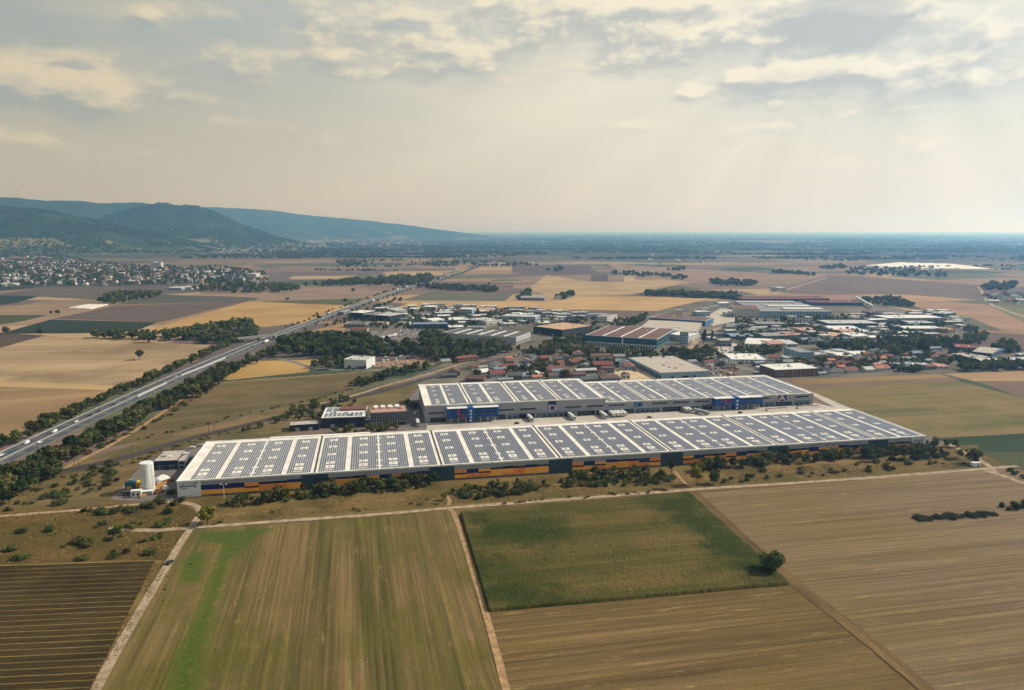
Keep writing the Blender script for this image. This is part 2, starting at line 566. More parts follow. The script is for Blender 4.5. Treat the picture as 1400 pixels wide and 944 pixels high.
FIELDS = [
    ('dry ground between the nearest fields', [(-200, 640), (600, 640), (1600, 600), (1600, 1200), (-200, 1200)], (150, 122, 80), (112, 98, 58), {'near': 1, 'patch': .05, 'streak': .2}),
    # label, polygon in photo pixels, colours, options
    ('dark green crop strip at the left edge below the village', [(-60, 391), (57, 393), (-60, 403)], (52, 68, 58), (62, 78, 62), {}),
    ('grey brown field below the village', [(-60, 412), (60, 393), (215, 389), (335, 390), (330, 396), (215, 404), (130, 410), (55, 406)], (135, 120, 108), (118, 108, 100), {}),
    ('dark green wedge shaped crop at the left edge', [(-60, 404), (55, 405), (20, 415), (-60, 424)], (52, 70, 62), (60, 76, 66), {}),
    ('tan field left of the white polytunnels', [(-60, 424), (55, 415), (105, 417), (70, 430), (-60, 430)], (172, 145, 110), (150, 126, 100), {}),
    ('green meadow at the left edge beside a pale track', [(-60, 431), (65, 431), (30, 440), (-60, 452)], (98, 102, 66), (84, 92, 58), {}),
    ('dark green maize strip before the wood at left', [(-40, 457), (5, 455), (70, 437), (215, 441), (185, 453), (110, 456)], (52, 66, 52), (60, 76, 58), {'lin_s': 6}),
    ('dull purple brown field right of the white polytunnels', [(72, 436), (160, 418), (340, 412), (220, 441)], (124, 106, 100), (138, 116, 104), {}),
    ('grey green field below the village edge', [(155, 417), (218, 403), (380, 408), (345, 412)], (104, 108, 94), (118, 112, 98), {}),
    ('golden stubble field left of the motorway', [(195, 453), (340, 412), (480, 418), (430, 440), (365, 447), (290, 450)], (205, 165, 104), (190, 150, 92), {'ang': 8}),
    ('dark brown field corner at the left edge', [(-60, 452), (62, 459), (0, 476), (-60, 492)], (104, 88, 76), (116, 98, 82), {}),
    ('wide tan stubble field around the lone tree', [(62, 459), (110, 464), (305, 473), (262, 497), (172, 529), (-60, 518), (-60, 492), (0, 476)], (202, 172, 128), (164, 138, 104), {'ang': -9, 'streak': .12, 'amt': .9}),
    ('pale straw strip across the stubble field', [(-60, 519), (172, 528), (160, 534), (-60, 527)], (212, 178, 124), (200, 168, 118), {}),
    ('brown stubble field beside the motorway hedge', [(-60, 527), (160, 534), (0, 604), (-60, 640)], (184, 150, 104), (152, 124, 88), {'ang': 16, 'streak': .2, 'amt': .9}),
    ('olive and tan meadow between motorway and railway', [(130, 614), (282, 527), (345, 520), (480, 511), (540, 509), (500, 527), (436, 545), (330, 570), (190, 605)], (160, 132, 88), (118, 108, 68), {'ang': 14, 'streak': .06, 'patch': .012, 'amt': .9}),
    ('small golden stubble field beside the motorway', [(305, 518), (345, 494), (437, 492), (420, 509), (312, 520)], (212, 172, 100), (196, 156, 90), {}),
    ('narrow tan strip beside the motorway', [(420, 454), (470, 441), (500, 440), (480, 452), (440, 460)], (190, 150, 105), (160, 130, 95), {}),
    ('pinkish brown field left of the motorway', [(370, 401), (415, 390), (537, 396), (500, 408), (345, 412)], (166, 140, 116), (148, 124, 106), {}),
    ('green strip field left of the motorway', [(345, 412.5), (500, 408), (484, 417.5), (420, 416), (360, 413)], (108, 116, 72), (122, 122, 78), {}),
    ('grey green field right of the motorway', [(548, 411), (590, 399), (702, 402), (690, 412)], (124, 122, 100), (136, 130, 106), {}),
    ('brown field right of the motorway', [(600, 385), (702, 386), (702, 400), (575, 398)], (152, 126, 110), (136, 114, 104), {}),
    ('dark purple brown field on the plain', [(700, 362), (805, 363), (820, 375), (745, 376), (700, 373)], (128, 110, 104), (118, 102, 100), {}),
    ('long pinkish field on the plain', [(830, 361), (1050, 374), (1050, 385), (940, 386), (850, 376)], (170, 140, 114), (152, 126, 108), {}),
    ('straw field with dark stripes on the plain', [(718, 399), (747, 376), (800, 385), (932, 388), (860, 404), (780, 405)], (206, 172, 124), (176, 150, 112), {'streak': .03, 'lin_s': 60, 'lin_w': -.25, 'ang': -3}),
    ('golden stubble field behind the industrial estate', [(545, 420), (560, 414.5), (700, 412), (780, 405.5), (880, 405.5), (985, 409), (940, 426), (700, 422)], (216, 178, 118), (200, 160, 106), {'streak': .05, 'ang': -2}),
    ('brown fallow strip behind the industrial estate', [(540, 431), (545, 420.5), (700, 422.5), (940, 426.5), (925, 437), (700, 430)], (152, 124, 104), (136, 112, 96), {}),
    ('small purple brown plot on the plain', [(808, 376), (831, 376), (831, 385), (808, 385)], (112, 90, 90), (120, 98, 94), {}),
    ('small pale straw plot on the plain', [(853, 378), (867, 378), (869, 386), (853, 386)], (210, 178, 132), (200, 168, 126), {}),
    ('green wedge shaped field before the tree belt', [(920, 391), (960, 394), (940, 400), (862, 403.5)], (108, 116, 78), (120, 124, 84), {}),
    ('green gardens between the village houses', [(-60, 353), (40, 351), (90, 354), (130, 361), (200, 367), (300, 369), (352, 375), (360, 386), (250, 389), (130, 392), (-60, 393)], (70, 80, 62), (96, 92, 84), {'patch': .03, 'amt': .9}),
    ('wide brown field at right on the plain', [(1050, 400), (1132, 376), (1178, 378), (1352, 391), (1340, 410), (1175, 402.5), (1130, 404)], (154, 130, 112), (138, 118, 108), {'ang': -20, 'streak': .04}),
    ('sandy strip at right on the plain', [(1175, 403), (1237, 403), (1338, 410.5), (1240, 413.5), (1190, 410)], (200, 160, 118), (186, 150, 112), {}),
    ('pink tan field beyond the estate at right', [(1240, 414), (1342, 416), (1460, 446), (1460, 470), (1350, 462), (1312, 431), (1262, 424)], (190, 148, 112), (168, 134, 106), {'ang': -35, 'streak': .06}),
    ('grey green wedge in the pink field', [(1312, 432), (1330, 436), (1372, 453), (1330, 451)], (134, 124, 96), (122, 114, 92), {}),
    ('pale green meadow beside the far right village', [(1355, 420), (1460, 424), (1460, 450), (1400, 441)], (152, 146, 104), (138, 136, 98), {}),
    ('brown field at the right edge by the estate', [(1342, 454), (1460, 462), (1460, 482), (1350, 478)], (142, 116, 100), (126, 104, 92), {}),
    ('tan strip behind the green meadow at right', [(1082, 519), (1200, 515), (1285, 511), (1297, 516.5), (1090, 527)], (178, 142, 92), (156, 128, 84), {}),
    ('brown strip behind the green meadow at right', [(1089, 527.5), (1298, 517), (1312, 521), (1098, 533)], (150, 122, 94), (138, 114, 88), {}),
    ('pale stubble field at the right edge', [(1288, 511), (1480, 505), (1480, 521), (1334, 522)], (192, 154, 110), (172, 140, 102), {}),
    ('dull brown field at the right edge', [(1336, 522.5), (1480, 521), (1480, 562), (1400, 545)], (140, 114, 94), (128, 104, 86), {}),
    ('mottled green and tan meadow right of the halls', [(1100, 533.5), (1310, 521.5), (1400, 545), (1480, 565), (1480, 589), (1285, 599), (1215, 580), (1165, 558)], (160, 132, 86), (98, 102, 56), {'streak': .03, 'patch': .014, 'amt': .9, 'c3': (150, 126, 78)}),
    ('dark green crop at the right edge', [(1276, 600), (1480, 589), (1480, 618), (1342, 619)], (52, 70, 44), (62, 82, 48), {'lin_s': 5, 'lin_w': .3, 'bump': .5}),
    ('dull green strip at the right edge', [(1340, 619.5), (1480, 618), (1480, 654), (1385, 640)], (76, 86, 52), (92, 96, 58), {}),
    ('paved ground of the industrial estate', [(470, 452), (500, 426), (560, 420.5), (700, 430), (850, 437), (960, 411), (1180, 411), (1240, 425), (1320, 440), (1345, 465), (1335, 479), (1480, 484), (1480, 505), (1085, 518), (1045, 522), (560, 540), (530, 530), (600, 500), (580, 480), (500, 470)], (148, 136, 124), (110, 104, 84), {'patch': .02, 'streak': .05, 'amt': .8}),
    ('dry grass beside the railway', [(-60, 715), (-60, 655), (60, 645), (190, 606), (330, 571), (436, 546), (560, 520), (575, 530), (540, 560), (400, 592), (280, 610), (170, 650), (140, 690), (60, 705)], (152, 124, 84), (112, 102, 62), {'ang': 10, 'streak': .07, 'patch': .03, 'amt': .9}),
    ('scrubland with dry grass at left', [(-60, 785), (-60, 700), (150, 690), (246, 686), (268, 700), (232, 768), (205, 769)], (132, 104, 62), (104, 92, 46), {'near': 1, 'streak': .05, 'patch': .03, 'fine': .5, 'bump': .4, 'amt': .9}),
    ('dry grass bank in front of the near solar hall', [(262, 722), (278, 694), (244, 686), (244, 680), (620, 655), (1265, 612), (1335, 608), (1348, 642), (945, 672), (612, 696)], (164, 132, 84), (116, 102, 56), {'near': 1, 'streak': .09, 'patch': .03, 'fine': .6, 'bump': .4, 'amt': .95}),
    ('brown stubble field at right with fine furrows', [(952, 675), (1340, 643), (1380, 640), (1520, 700), (1520, 1010), (1340, 1010), (1082, 800)], (154, 132, 102), (124, 106, 80), {'streak': .30, 'patch': .008, 'lin_s': 2.3, 'lin_w': .36, 'bump': .25, 'fine': 1.3, 'straw': .75, 'c3': (142, 118, 72), 'near': 1}),
    ('brown stubble field below the green maize', [(664, 835), (1078, 796), (1330, 1010), (705, 1010)], (144, 118, 78), (102, 84, 54), {'streak': .3, 'patch': .014, 'lin_s': 2.3, 'lin_w': .46, 'bump': .3, 'fine': 1.3, 'straw': .8, 'c3': (132, 108, 62), 'near': 1}),
    ('dry grass verge beside the furrowed field', [(213, 766.5), (233, 768), (181, 853), (128, 946), (96, 1010), (82, 1012), (104, 946), (160, 858)], (164, 136, 88), (130, 108, 66), {'patch': .06, 'streak': .3, 'ang': 60, 'near': 1, 'bump': .3, 'straw': .5}),
]
for i, (label, poly, c, c2, opt) in enumerate(FIELDS):
    if 0 < i < 36 and sum(c) < 420:
        c, c2 = tuple(q * .88 for q in c), tuple(q * .88 for q in c2)
    o = dict(streak=.10, patch=.008, fine=.8, amt=.7)
    o.update(opt)
    fq = fcn if o.pop('near', 0) else fc
    if 'c3' in o:
        o['c3'] = fq(*o['c3'])
    nm = 'paved_ground' if 'paved' in label else 'gardens' if 'gardens' in label else 'field'
    sheet(nm, label, poly, field_mat('soil_%d' % i, fq(*c), fq(*c2), **o), jitter=1.0 if poly[0][1] < 480 else .7, z=.03 + i * .0025)

# the striped field in front: a fine grid so that its green fresh strip has soft edges
GREEN = [[(262, 727), (390, 719), (352, 737), (322, 768), (303, 830), (285, 905), (276, 1010), (212, 1010), (228, 900), (262, 838), (280, 790), (296, 748), (262, 742)],
         [(240, 770), (262, 752), (290, 752), (280, 796), (242, 802)]]
GREENW = [[G(*p) for p in poly] for poly in GREEN]


def edge_dist(x, y, poly):
    d = 1e9
    for i in range(len(poly)):
        ax, ay = poly[i - 1]
        bx, by = poly[i]
        vx, vy = bx - ax, by - ay
        t = max(0, min(1, ((x - ax) * vx + (y - ay) * vy) / (vx * vx + vy * vy + 1e-9)))
        d = min(d, math.hypot(x - ax - t * vx, y - ay - t * vy))
    return d if in_poly(x, y, poly) else -d


def quad_grid(corners, nu, nv):
    """bilinear grid over four ground corners (near-left order: far-left, far-right, near-right, near-left)"""
    a, b, c, d = [np.array(p) for p in corners]
    U, V = np.meshgrid(np.linspace(0, 1, nu), np.linspace(0, 1, nv))
    U, V = U[..., None], V[..., None]
    P_ = (a * (1 - U) + b * U) * (1 - V) + (d * (1 - U) + c * U) * V
    idx = np.arange(nu * nv).reshape(nv, nu)
    f = np.stack([idx[1:, :-1], idx[1:, 1:], idx[:-1, 1:], idx[:-1, :-1]], -1).reshape(-1, 4)
    return P_.reshape(-1, 2), f


def striped_mat():
    m = field_mat('striped_stubble', fcn(150, 124, 82), fcn(92, 88, 44), ang=91.5, streak=.22, fine=1.2, patch=.014, amt=.95, c3=fcn(112, 106, 50), bump=.2, lin_s=2.4, lin_w=.34, straw=.5)
    nt = m.node_tree
    N, math_, mix, smooth = node_helper(nt)
    b = nt.nodes['Principled BSDF']
    src = b.inputs['Base Color'].links[0].from_socket
    at = N('ShaderNodeAttribute', attribute_name='fresh').outputs['Fac']
    geo = N('ShaderNodeNewGeometry').outputs['Position']
    nz = N('ShaderNodeTexNoise', {'Vector': geo, 'Scale': .35, 'Detail': 5.0, 'Roughness': .7}).outputs[0]
    f = smooth(math_('ADD', at, math_('MULTIPLY', math_('SUBTRACT', nz, .5), 2.0)), .38, .95)
    gcol = mix(smooth(nz, .3, .7), fcn(66, 96, 26), fcn(112, 118, 52))
    nt.links.new(mix(f, src, gcol), b.inputs['Base Color'])
    return m


pts, f = quad_grid([G(262, 726.5), G(620, 699), G(703, 1010), G(95, 1010)], 150, 110)
z = np.array([.20 + .05 * mnoise.noise((x * .3, y * .02, 0)) for x, y in pts])
me = mesh_np('field', np.column_stack([pts, z]), f, [striped_mat()])
at = me.attributes.new('fresh', 'FLOAT', 'POINT')
at.data.foreach_set('value', [max(0, min(1, .5 + max(edge_dist(x, y, q) for q in GREENW) / 13.0)) for x, y in pts])
tag(link('field', me), 'olive and brown striped field with a bright green strip', None, None, 'structure')

# maize: a dense stand as high as a person, bumpy leaf tops and real sides
mz = leaf_mat('maize_leaf', fc(68, 80, 36, .75), fc(96, 92, 48, .75), 0)
MZ = [G(629, 703.5), G(943, 676), G(1081, 801), G(667, 838)]
pts, f = quad_grid(MZ, 250, 250)
nn = np.array([mnoise.noise((x * .018, y * .018, 3.1)) for x, y in pts])
h = 1.9 + .25 * nn + rng.uniform(-.32, .32, len(pts))
idx = np.arange(250 * 250).reshape(250, 250)
for e in (idx[0], idx[-1], idx[:, 0], idx[:, -1]):
    h[e] = 0.15
pts = pts + rng.uniform(-.18, .18, pts.shape)
me = mesh_np('maize_crop', np.column_stack([pts, h]), f, [])


def maize_mat():
    m = field_mat('maize_tops', fcn(92, 90, 42), fcn(134, 114, 66), ang=0, streak=.25, fine=1.5, patch=.02, amt=.8, c3=fcn(82, 84, 38), lin_s=3.0, lin_w=.16)
    nt = m.node_tree
    N, math_, mix, smooth = node_helper(nt)
    b = nt.nodes['Principled BSDF']
    src = b.inputs['Base Color'].links[0].from_socket
    at = N('ShaderNodeAttribute', attribute_name='lush').outputs['Fac']
    geo = N('ShaderNodeNewGeometry').outputs['Position']
    nz = N('ShaderNodeTexNoise', {'Vector': geo, 'Scale': .06, 'Detail': 5.0, 'Roughness': .7}).outputs[0]
    f = smooth(math_('ADD', at, math_('MULTIPLY', math_('SUBTRACT', nz, .5), 1.7)), .25, .85)
    nt.links.new(mix(f, src, fcn(64, 74, 28)), b.inputs['Base Color'])
    return m


me.materials.append(maize_mat())
lush = [[G(*p) for p in q] for q in ([(645, 760), (760, 815), (800, 832), (667, 842), (640, 790)], [(640, 705), (760, 720), (800, 745), (700, 750), (640, 730)],
                                     [(880, 690), (950, 680), (1085, 801), (1000, 800), (950, 740)])]
at = me.attributes.new('lush', 'FLOAT', 'POINT')
at.data.foreach_set('value', [max(0, min(1, .5 + max(edge_dist(x, y, q) for q in lush) / 42.0)) for x, y in pts])
tag(link('maize_crop', me), 'dense green maize stand with tan drying patches', None, None, 'stuff')

# furrowed field at the lower left: each bed between the pale wheel tracks is a piece of it
bed_m = field_mat('bed_soil_shade_lines', fcn(116, 98, 62), fcn(86, 74, 46), ang=0, streak=1.4, fine=2.0, amt=.8, bump=.2, lin_s=.9, lin_w=.5)  # fine lines painted into the soil colour stand in for shading of the ridges
row_m = field_mat('wheel_track', fcn(184, 156, 96), fcn(150, 126, 76), ang=0, streak=.6, fine=1.5)
fa, fb = G(-90, 778), G(212, 767.5)
fd_, fe = G(-90, 1020), G(84, 1020)
fld = sheet('field', 'dark furrowed field with pale wheel tracks between its beds', [(-90, 776), (212, 766.5), (84, 1020), (-90, 1020)], row_m, .4, z=.16)
ca, cb = np.array(fa), np.array(fb)
du = (cb - ca) / np.linalg.norm(cb - ca)
dn = np.array([du[1], -du[0]])                    # towards the camera
W = np.dot(np.array(fd_) - ca, dn)
slope = (np.array(fe) - cb)
nb = 29
for i in range(nb):
    w0, w1 = W * i / nb + .45, W * (i + 1) / nb - .45
    mb = MB()
    nr = 6
    n = 26
    prof = []
    for k in range(nr * 4 + 1):
        t = k / (nr * 4)
        prof.append((w0 + (w1 - w0) * t, .17 + (.04 if k in (0, nr * 4) else .22 + .13 * math.sin(k * math.pi / 2))))
    for k in range(len(prof) - 1):
        for s in range(n):
            q = []
            for (kk, ss) in ((k, s), (k + 1, s), (k + 1, s + 1), (k, s + 1)):
                w, z_ = prof[kk]
                xe = np.dot(cb + slope * (w / np.dot(slope, dn)) - ca, du)
                p = ca + du * (xe * ss / n) + dn * (w + .12 * mnoise.noise((xe * ss / n * .1, w, 5)))
                q.append((p[0], p[1], z_ + .06 * mnoise.noise((p[0] * .7, p[1] * .7, 2))))
            mb.poly(q)
    mb.build('bed', bed_m, fld)

# ------------------------------------------------------------------ roads, paths, railway
asph = M('asphalt', lin(112, 110, 108, .75), .9, lin(128, 124, 118, .75), .25)
conc = M('pale_farm_road', lin(178, 158, 132, .78), .95, lin(140, 120, 94, .78), .22)
dirt = M('dirt_track', lin(176, 142, 102, .8), .95, lin(138, 112, 78, .8), .3)
yardc = M('yard_concrete', lin(186, 176, 162, .85), .9, lin(166, 156, 144, .85), .05)
yardd = M('yard_asphalt', lin(120, 110, 104, .8), .9, lin(100, 94, 90, .8), .08)
road('road', 'pale farm road running along the fields in front of the hall', [(150, 722), (200, 727), (262, 722), (400, 712), (520, 704), (615, 695), (780, 683), (945, 670), (1150, 657), (1340, 642), (1392, 638)], 4.2, conc, 1, z=.26)
road('road', 'pale farm road between the furrowed and striped fields', [(100, 1010), (130, 944), (180, 855), (232, 768), (252, 735), (266, 716), (274, 703), (271, 693), (255, 688), (225, 687)], 4.0, conc, 2, z=.265)
road('path', 'dirt track between the striped field and the maize', [(612, 695), (622, 702), (640, 760), (664, 838), (690, 935), (708, 1010)], 3.0, dirt, 1, .5, z=.27)
ta, tb = G(1000, 722), G(1275, 950)
TRK = math.degrees(math.atan2(tb[1] - ta[1], tb[0] - ta[0]) - THETA)
road('path', 'worn track running diagonally between the stubble fields', [(948, 672), (1000, 722), (1075, 790), (1180, 870), (1275, 950), (1335, 1010)], 6.5, field_mat('track_soil', fcn(150, 122, 82), fcn(104, 86, 56), ang=TRK, streak=1.2, fine=1.2, lin_s=1.6, lin_w=.3, straw=.3), 1, 1.2, z=.275)
road('path', 'narrow path from the farm road towards the hall', [(945, 668), (932, 657), (922, 645)], 2.5, dirt, 1, z=.27)
road('path', 'sandy path over the bank to the hall', [(613, 692), (615, 684), (608, 676)], 2.4, dirt, 1, z=.27)
road('road', 'pale road leaving the crossing at right', [(1340, 642), (1368, 650), (1402, 662), (1440, 676)], 4.2, conc, 1, z=.27)
road('road', 'narrow road beside the right end of the hall', [(1362, 648), (1345, 632), (1318, 618), (1290, 606)], 4.0, conc, 1, z=.28)
road('road', 'grey road through the scrubland at left', [(-60, 712), (40, 703), (110, 698), (170, 692), (225, 687)], 3.4, conc, 1, z=.255)
road('path', 'sandy path along the motorway hedge', [(60, 655), (110, 630), (160, 605), (215, 570), (250, 545), (285, 526), (330, 521), (420, 515), (520, 507)], 4.0, dirt, 1, .6, z=.25)
road('path', 'pale dirt road beside the railway', [(436, 553), (480, 543), (528, 527), (560, 519), (589, 511), (620, 501), (645, 494), (664, 493)], 4.5, conc, 1, z=.25)
road('path', 'pale field track at the left edge', [(-30, 450), (30, 440), (72, 434), (110, 428)], 5.0, conc, 1, z=.2)
road('road', 'road to the village at the right edge', [(1338, 392), (1347, 407), (1352, 416), (1378, 426), (1420, 440)], 8.0, conc, 1, z=.2)
road('road', 'pale road over the plain at right', [(1130, 380), (1090, 392), (1055, 402)], 9.0, conc, 1, z=.2)
road('road', 'street through the middle of the estate', [(800, 500), (870, 492), (960, 496), (1000, 500), (1046, 512)], 8, asph, 1, z=.25)
road('road', 'street behind the brown roofed hall', [(735, 505), (700, 512), (668, 520), (650, 528)], 7, asph, 1, z=.25)
road('road', 'service road with white verge beside the brown roofed hall', [(940, 482), (955, 462), (985, 447), (1030, 440), (1100, 444)], 9, conc, 1, z=.25)
road('road', 'road along the wood edge to the white box building', [(340, 483), (390, 492), (440, 507), (520, 506), (560, 503), (600, 497)], 7, asph, 1, z=.25)
sheet('yard', 'pale concrete truck yard between the two solar halls', [(575, 592), (581, 577), (830, 562), (1112, 551), (1180, 566), (1170, 572), (800, 590)], yardc, .1, z=.2)
sheet('yard', 'asphalt yard with the silo beside the near hall', [(150, 684), (200, 630), (268, 610), (290, 600), (284, 612), (244, 690)], yardd, .2, z=.21)
sheet('yard', 'paved strip right of the far hall', [(1108, 540), (1112, 537), (1180, 566), (1166, 570)], yardc, .1, z=.205)
sheet('yard', 'dark yard left of the far hall', [(540, 590), (560, 545), (572, 530), (584, 578), (583, 592)], yardd, .1, z=.206)
sheet('car_park', 'pale car park beside the service road', [(960, 488), (990, 468), (1040, 476), (1000, 492)], yardc, .2, z=.207)
sheet('car_park', 'sandy yard left of the light blue walled hall', [(838, 509), (868, 500), (900, 519), (880, 526), (850, 520)], M('sandy_yard', lin(206, 184, 150, .8), .95, lin(180, 158, 126, .8), .06), .3, z=.208)
sheet('car_park', 'grey car park beside the glass office complex', [(510, 462), (535, 448), (580, 444), (575, 460), (545, 466)], yardd, .2, z=.209)
sheet('car_park', 'truck apron before the red roofed factory', [(960, 436), (985, 422), (1008, 424), (1004, 440), (975, 446)], yardc, .2, z=.21)

MW = [(-60, 662), (0, 630), (90, 587), (180, 545), (262, 508), (345, 473), (386, 457), (434, 438.5), (471, 424), (509, 410.5), (543, 398.6), (566, 391), (589, 385.7), (614, 378.6), (646, 367), (668, 357), (677, 350), (671, 344), (647, 337)]
mwp = resample(smooth_line([G(*p) for p in MW], 2), 12.0)
lane_m = M('motorway_asphalt', lin(72, 74, 82, .7), .85, lin(88, 88, 94, .7), .06, stretch=(1, 1, 1))
paint = M('road_paint', (.78, .78, .74), .7)
verge = M('gravel_verge', lin(140, 132, 108, .75), .95, lin(110, 108, 74, .75), .3)
mb = MB()
strip(mb, mwp, 11.8, -11.8, .30)
tag(mb.build('motorway', verge), 'pale verge and median of the motorway', None, None, 'structure')
mb = MB()
strip(mb, mwp, 11.2, 1.2, .36)
strip(mb, mwp, -1.2, -11.2, .36)
tag(mb.build('motorway', lane_m), 'two grey carriageways of the motorway running to the horizon', None, None, 'structure')
mb = MB()
near = mwp[:200]
for o in (10.9, 1.6, -1.4, -10.7):
    strip(mb, near, o, o - .2, .38)
for o in (7.8, 4.7, -4.5, -7.6):
    seg = resample(near, 6.0)
    for i in range(0, len(seg) - 1, 3):
        strip(mb, seg[i:i + 2], o, o - .18, .38)
tag(mb.build('road_markings', paint), 'white lane lines of the motorway', None, None, 'structure')
steel = M('galvanised_steel', lin(200, 204, 204), .5, metal=.3)
for off, lab in ((0.0, 'pale crash barrier down the middle of the motorway'), (11.5, 'steel crash barrier on the field side of the motorway')):
    mb = MB()
    q = offset_line(mwp[:160], off)
    for a, b in zip(q, q[1:]):
        mb.tube((*a, .9), (*b, .9), .22, k=4, cap=False)
        mb.tube((*a, .3), (*a, .9), .1, k=4)
    tag(mb.build('crash_barrier', steel), lab, 'crash barrier')
nb_m = M('noise_barrier_white', lin(196, 196, 190, .8), .7)


def wall_line(name, label, cat, px_a, px_b, h, th, mat, nparts):
    a, b = G(*px_a), G(*px_b)
    L = math.hypot(b[0] - a[0], b[1] - a[1])
    r = empty(name, (*a, 0), math.atan2(b[1] - a[1], b[0] - a[0]), label, cat)
    me = None
    for k in range(nparts):
        if me is None:
            mb = MB()
            mb.box(.06, L / nparts - .06, -th / 2, th / 2, .1, h)
            me = mb.mesh('panel', mat)
        link('panel', me, r, (k * L / nparts, 0, 0))
    mb = MB()
    for k in range(nparts + 1):
        mb.box(k * L / nparts - .1, k * L / nparts + .1, -th * .9, th * .9, 0, h + .1)
    mb.build('post', steel, r)['kind'] = 'stuff'
    return r


wall_line('noise_barrier', 'short white noise barrier beside the motorway hedge', 'noise barrier', (188, 544), (228, 525), 2.4, .3, nb_m, 9)
wall_line('noise_barrier', 'long white noise barrier beside the motorway near the bridge', 'noise barrier', (248, 515), (308, 491), 2.4, .3, nb_m, 14)

# bridge over the motorway
bm_ = M('bridge_concrete', lin(150, 150, 148, .8), .9)
a, b = G(330, 468.5), G(377, 463.5)
r = empty('road_bridge', (*a, 0), math.atan2(b[1] - a[1], b[0] - a[0]), 'concrete road bridge over the motorway beside the wood', 'bridge')
L = math.hypot(b[0] - a[0], b[1] - a[1])
mb = MB()
mb.box(-6, L + 6, -4.5, 4.5, 5.2, 6.4)
mb.build('deck', bm_, r)
for y in (-4.4, 4.2):
    mb = MB()
    mb.box(-6, L + 6, y, y + .2, 6.42, 7.5)
    mb.build('parapet', bm_, r)
for x in (3, L / 2, L - 3):
    mb = MB()
    mb.box(x - .6, x + .6, -3.8, 3.8, 0, 5.19)
    mb.build('pier', bm_, r)

# railway: bed, rails, masts
RL = [(-60, 680), (15, 660), (60, 650), (110, 640), (175, 626), (250, 602), (350, 579), (436, 556), (528, 534), (591, 516), (663, 497), (711, 486), (766, 468), (800, 459.5), (883, 437.5), (940, 424)]
rlp = resample(smooth_line([G(*p) for p in RL], 2), 10.0)
mb = MB()
strip(mb, rlp, 5.2, -5.2, .32)
tag(mb.build('railway_bed', M('ballast', lin(88, 76, 68, .7), .95, lin(70, 62, 58, .7), .8)), 'brown ballast bed of the double track railway', None, None, 'structure')
mb = MB()
rail_m = M('rail_steel', lin(92, 80, 74, .8), .5, metal=.5)
for o in (2.7, 1.25, -1.25, -2.7):
    A = offset_line(rlp[:90], o)
    for p, q in zip(A, A[1:]):
        mb.tube((*p, .42), (*q, .42), .09, k=4, cap=False)
tag(mb.build('rails', rail_m), 'rails of the double track railway', None, None, 'structure')
mast_m = M('mast_steel', lin(96, 92, 88, .7), .6, metal=.3)
for i in range(3, 60, 5):
    for o, s in ((4.6, -1), (-4.6, 1)):
        p = offset_line(rlp, o)[i]
        q = rlp[min(i + 1, len(rlp) - 1)]
        ang = math.atan2(q[1] - rlp[i][1], q[0] - rlp[i][0])
        r = empty('catenary_mast', (*p, .2), ang, 'slim grey catenary mast standing beside the railway track', 'mast', 'catenary masts along the railway')
        mb = MB()
        mb.tube((0, 0, 0), (0, 0, 7.6), .2, .14, k=6)
        mb.build('pole', mast_m, r)
        mb = MB()
        mb.tube((0, 0, 6.9), (0, s * 2.9, 6.4), .07, k=4)
        mb.tube((0, 0, 5.9), (0, s * 2.9, 6.3), .07, k=4)
        mb.build('bracket', mast_m, r)

# ------------------------------------------------------------------ hills
HILLS = [  # silhouette in photo pixels, distance of the foot and of the ridge line, width behind
    ('hills', 'steep wooded hillside above the village at left', [(-420, 262), (-200, 272), (0, 281), (60, 287), (120, 298), (180, 314), (250, 328), (320, 342), (380, 352)], 5700, 7000, 900, 9),
    ('hills', 'cone shaped wooded hill with a rounded summit', [(60, 330), (100, 310), (140, 297), (180, 285), (205, 279), (222, 276.5), (240, 281), (265, 281.5), (290, 288), (320, 301), (350, 313), (385, 324), (440, 338)], 6800, 8400, 1200, 9),
    ('hills', 'long blue ridge behind the cone shaped hill', [(-420, 255), (-200, 262), (0, 269), (60, 274), (130, 278), (195, 277.5), (240, 285), (300, 300), (360, 316), (420, 334)], 8400, 10400, 1500, 8),
    ('hills', 'far pale blue ridge falling away to the plain', [(180, 290), (240, 285), (270, 283), (330, 285), (400, 292), (450, 296), (500, 302), (550, 307), (600, 314), (640, 319), (680, 324), (720, 329)], 12000, 15500, 2500, 6),
]


def hill_mat():
    m = bpy.data.materials.new('hill_forest')
    m.use_nodes = True
    nt = m.node_tree
    N, math_, mix, smooth = node_helper(nt)
    b = nt.nodes['Principled BSDF']
    b.inputs['Roughness'].default_value = 1
    b.inputs['Specular IOR Level'].default_value = 0
    geo = N('ShaderNodeNewGeometry').outputs['Position']
    n1 = N('ShaderNodeTexNoise', {'Vector': geo, 'Scale': .02, 'Detail': 6.0, 'Roughness': .75}).outputs[0]
    n2 = N('ShaderNodeTexNoise', {'Vector': geo, 'Scale': .0028, 'Detail': 4.0, 'Roughness': .6}).outputs[0]
    z = N('ShaderNodeSeparateXYZ', {0: geo}).outputs[2]
    col = mix(smooth(n1, .35, .65), (.012, .026, .016), (.042, .056, .028))
    low = smooth(z, 190.0, 20.0)
    open_ = smooth(math_('ADD', n2, math_('MULTIPLY', low, .12)), .66, .70)
    col = mix(open_, col, (.13, .12, .06))
    col = mix(math_('MULTIPLY', smooth(z, 60.0, 5.0), .6), col, (.085, .10, .045))
    nt.links.new(col, b.inputs['Base Color'])
    return m


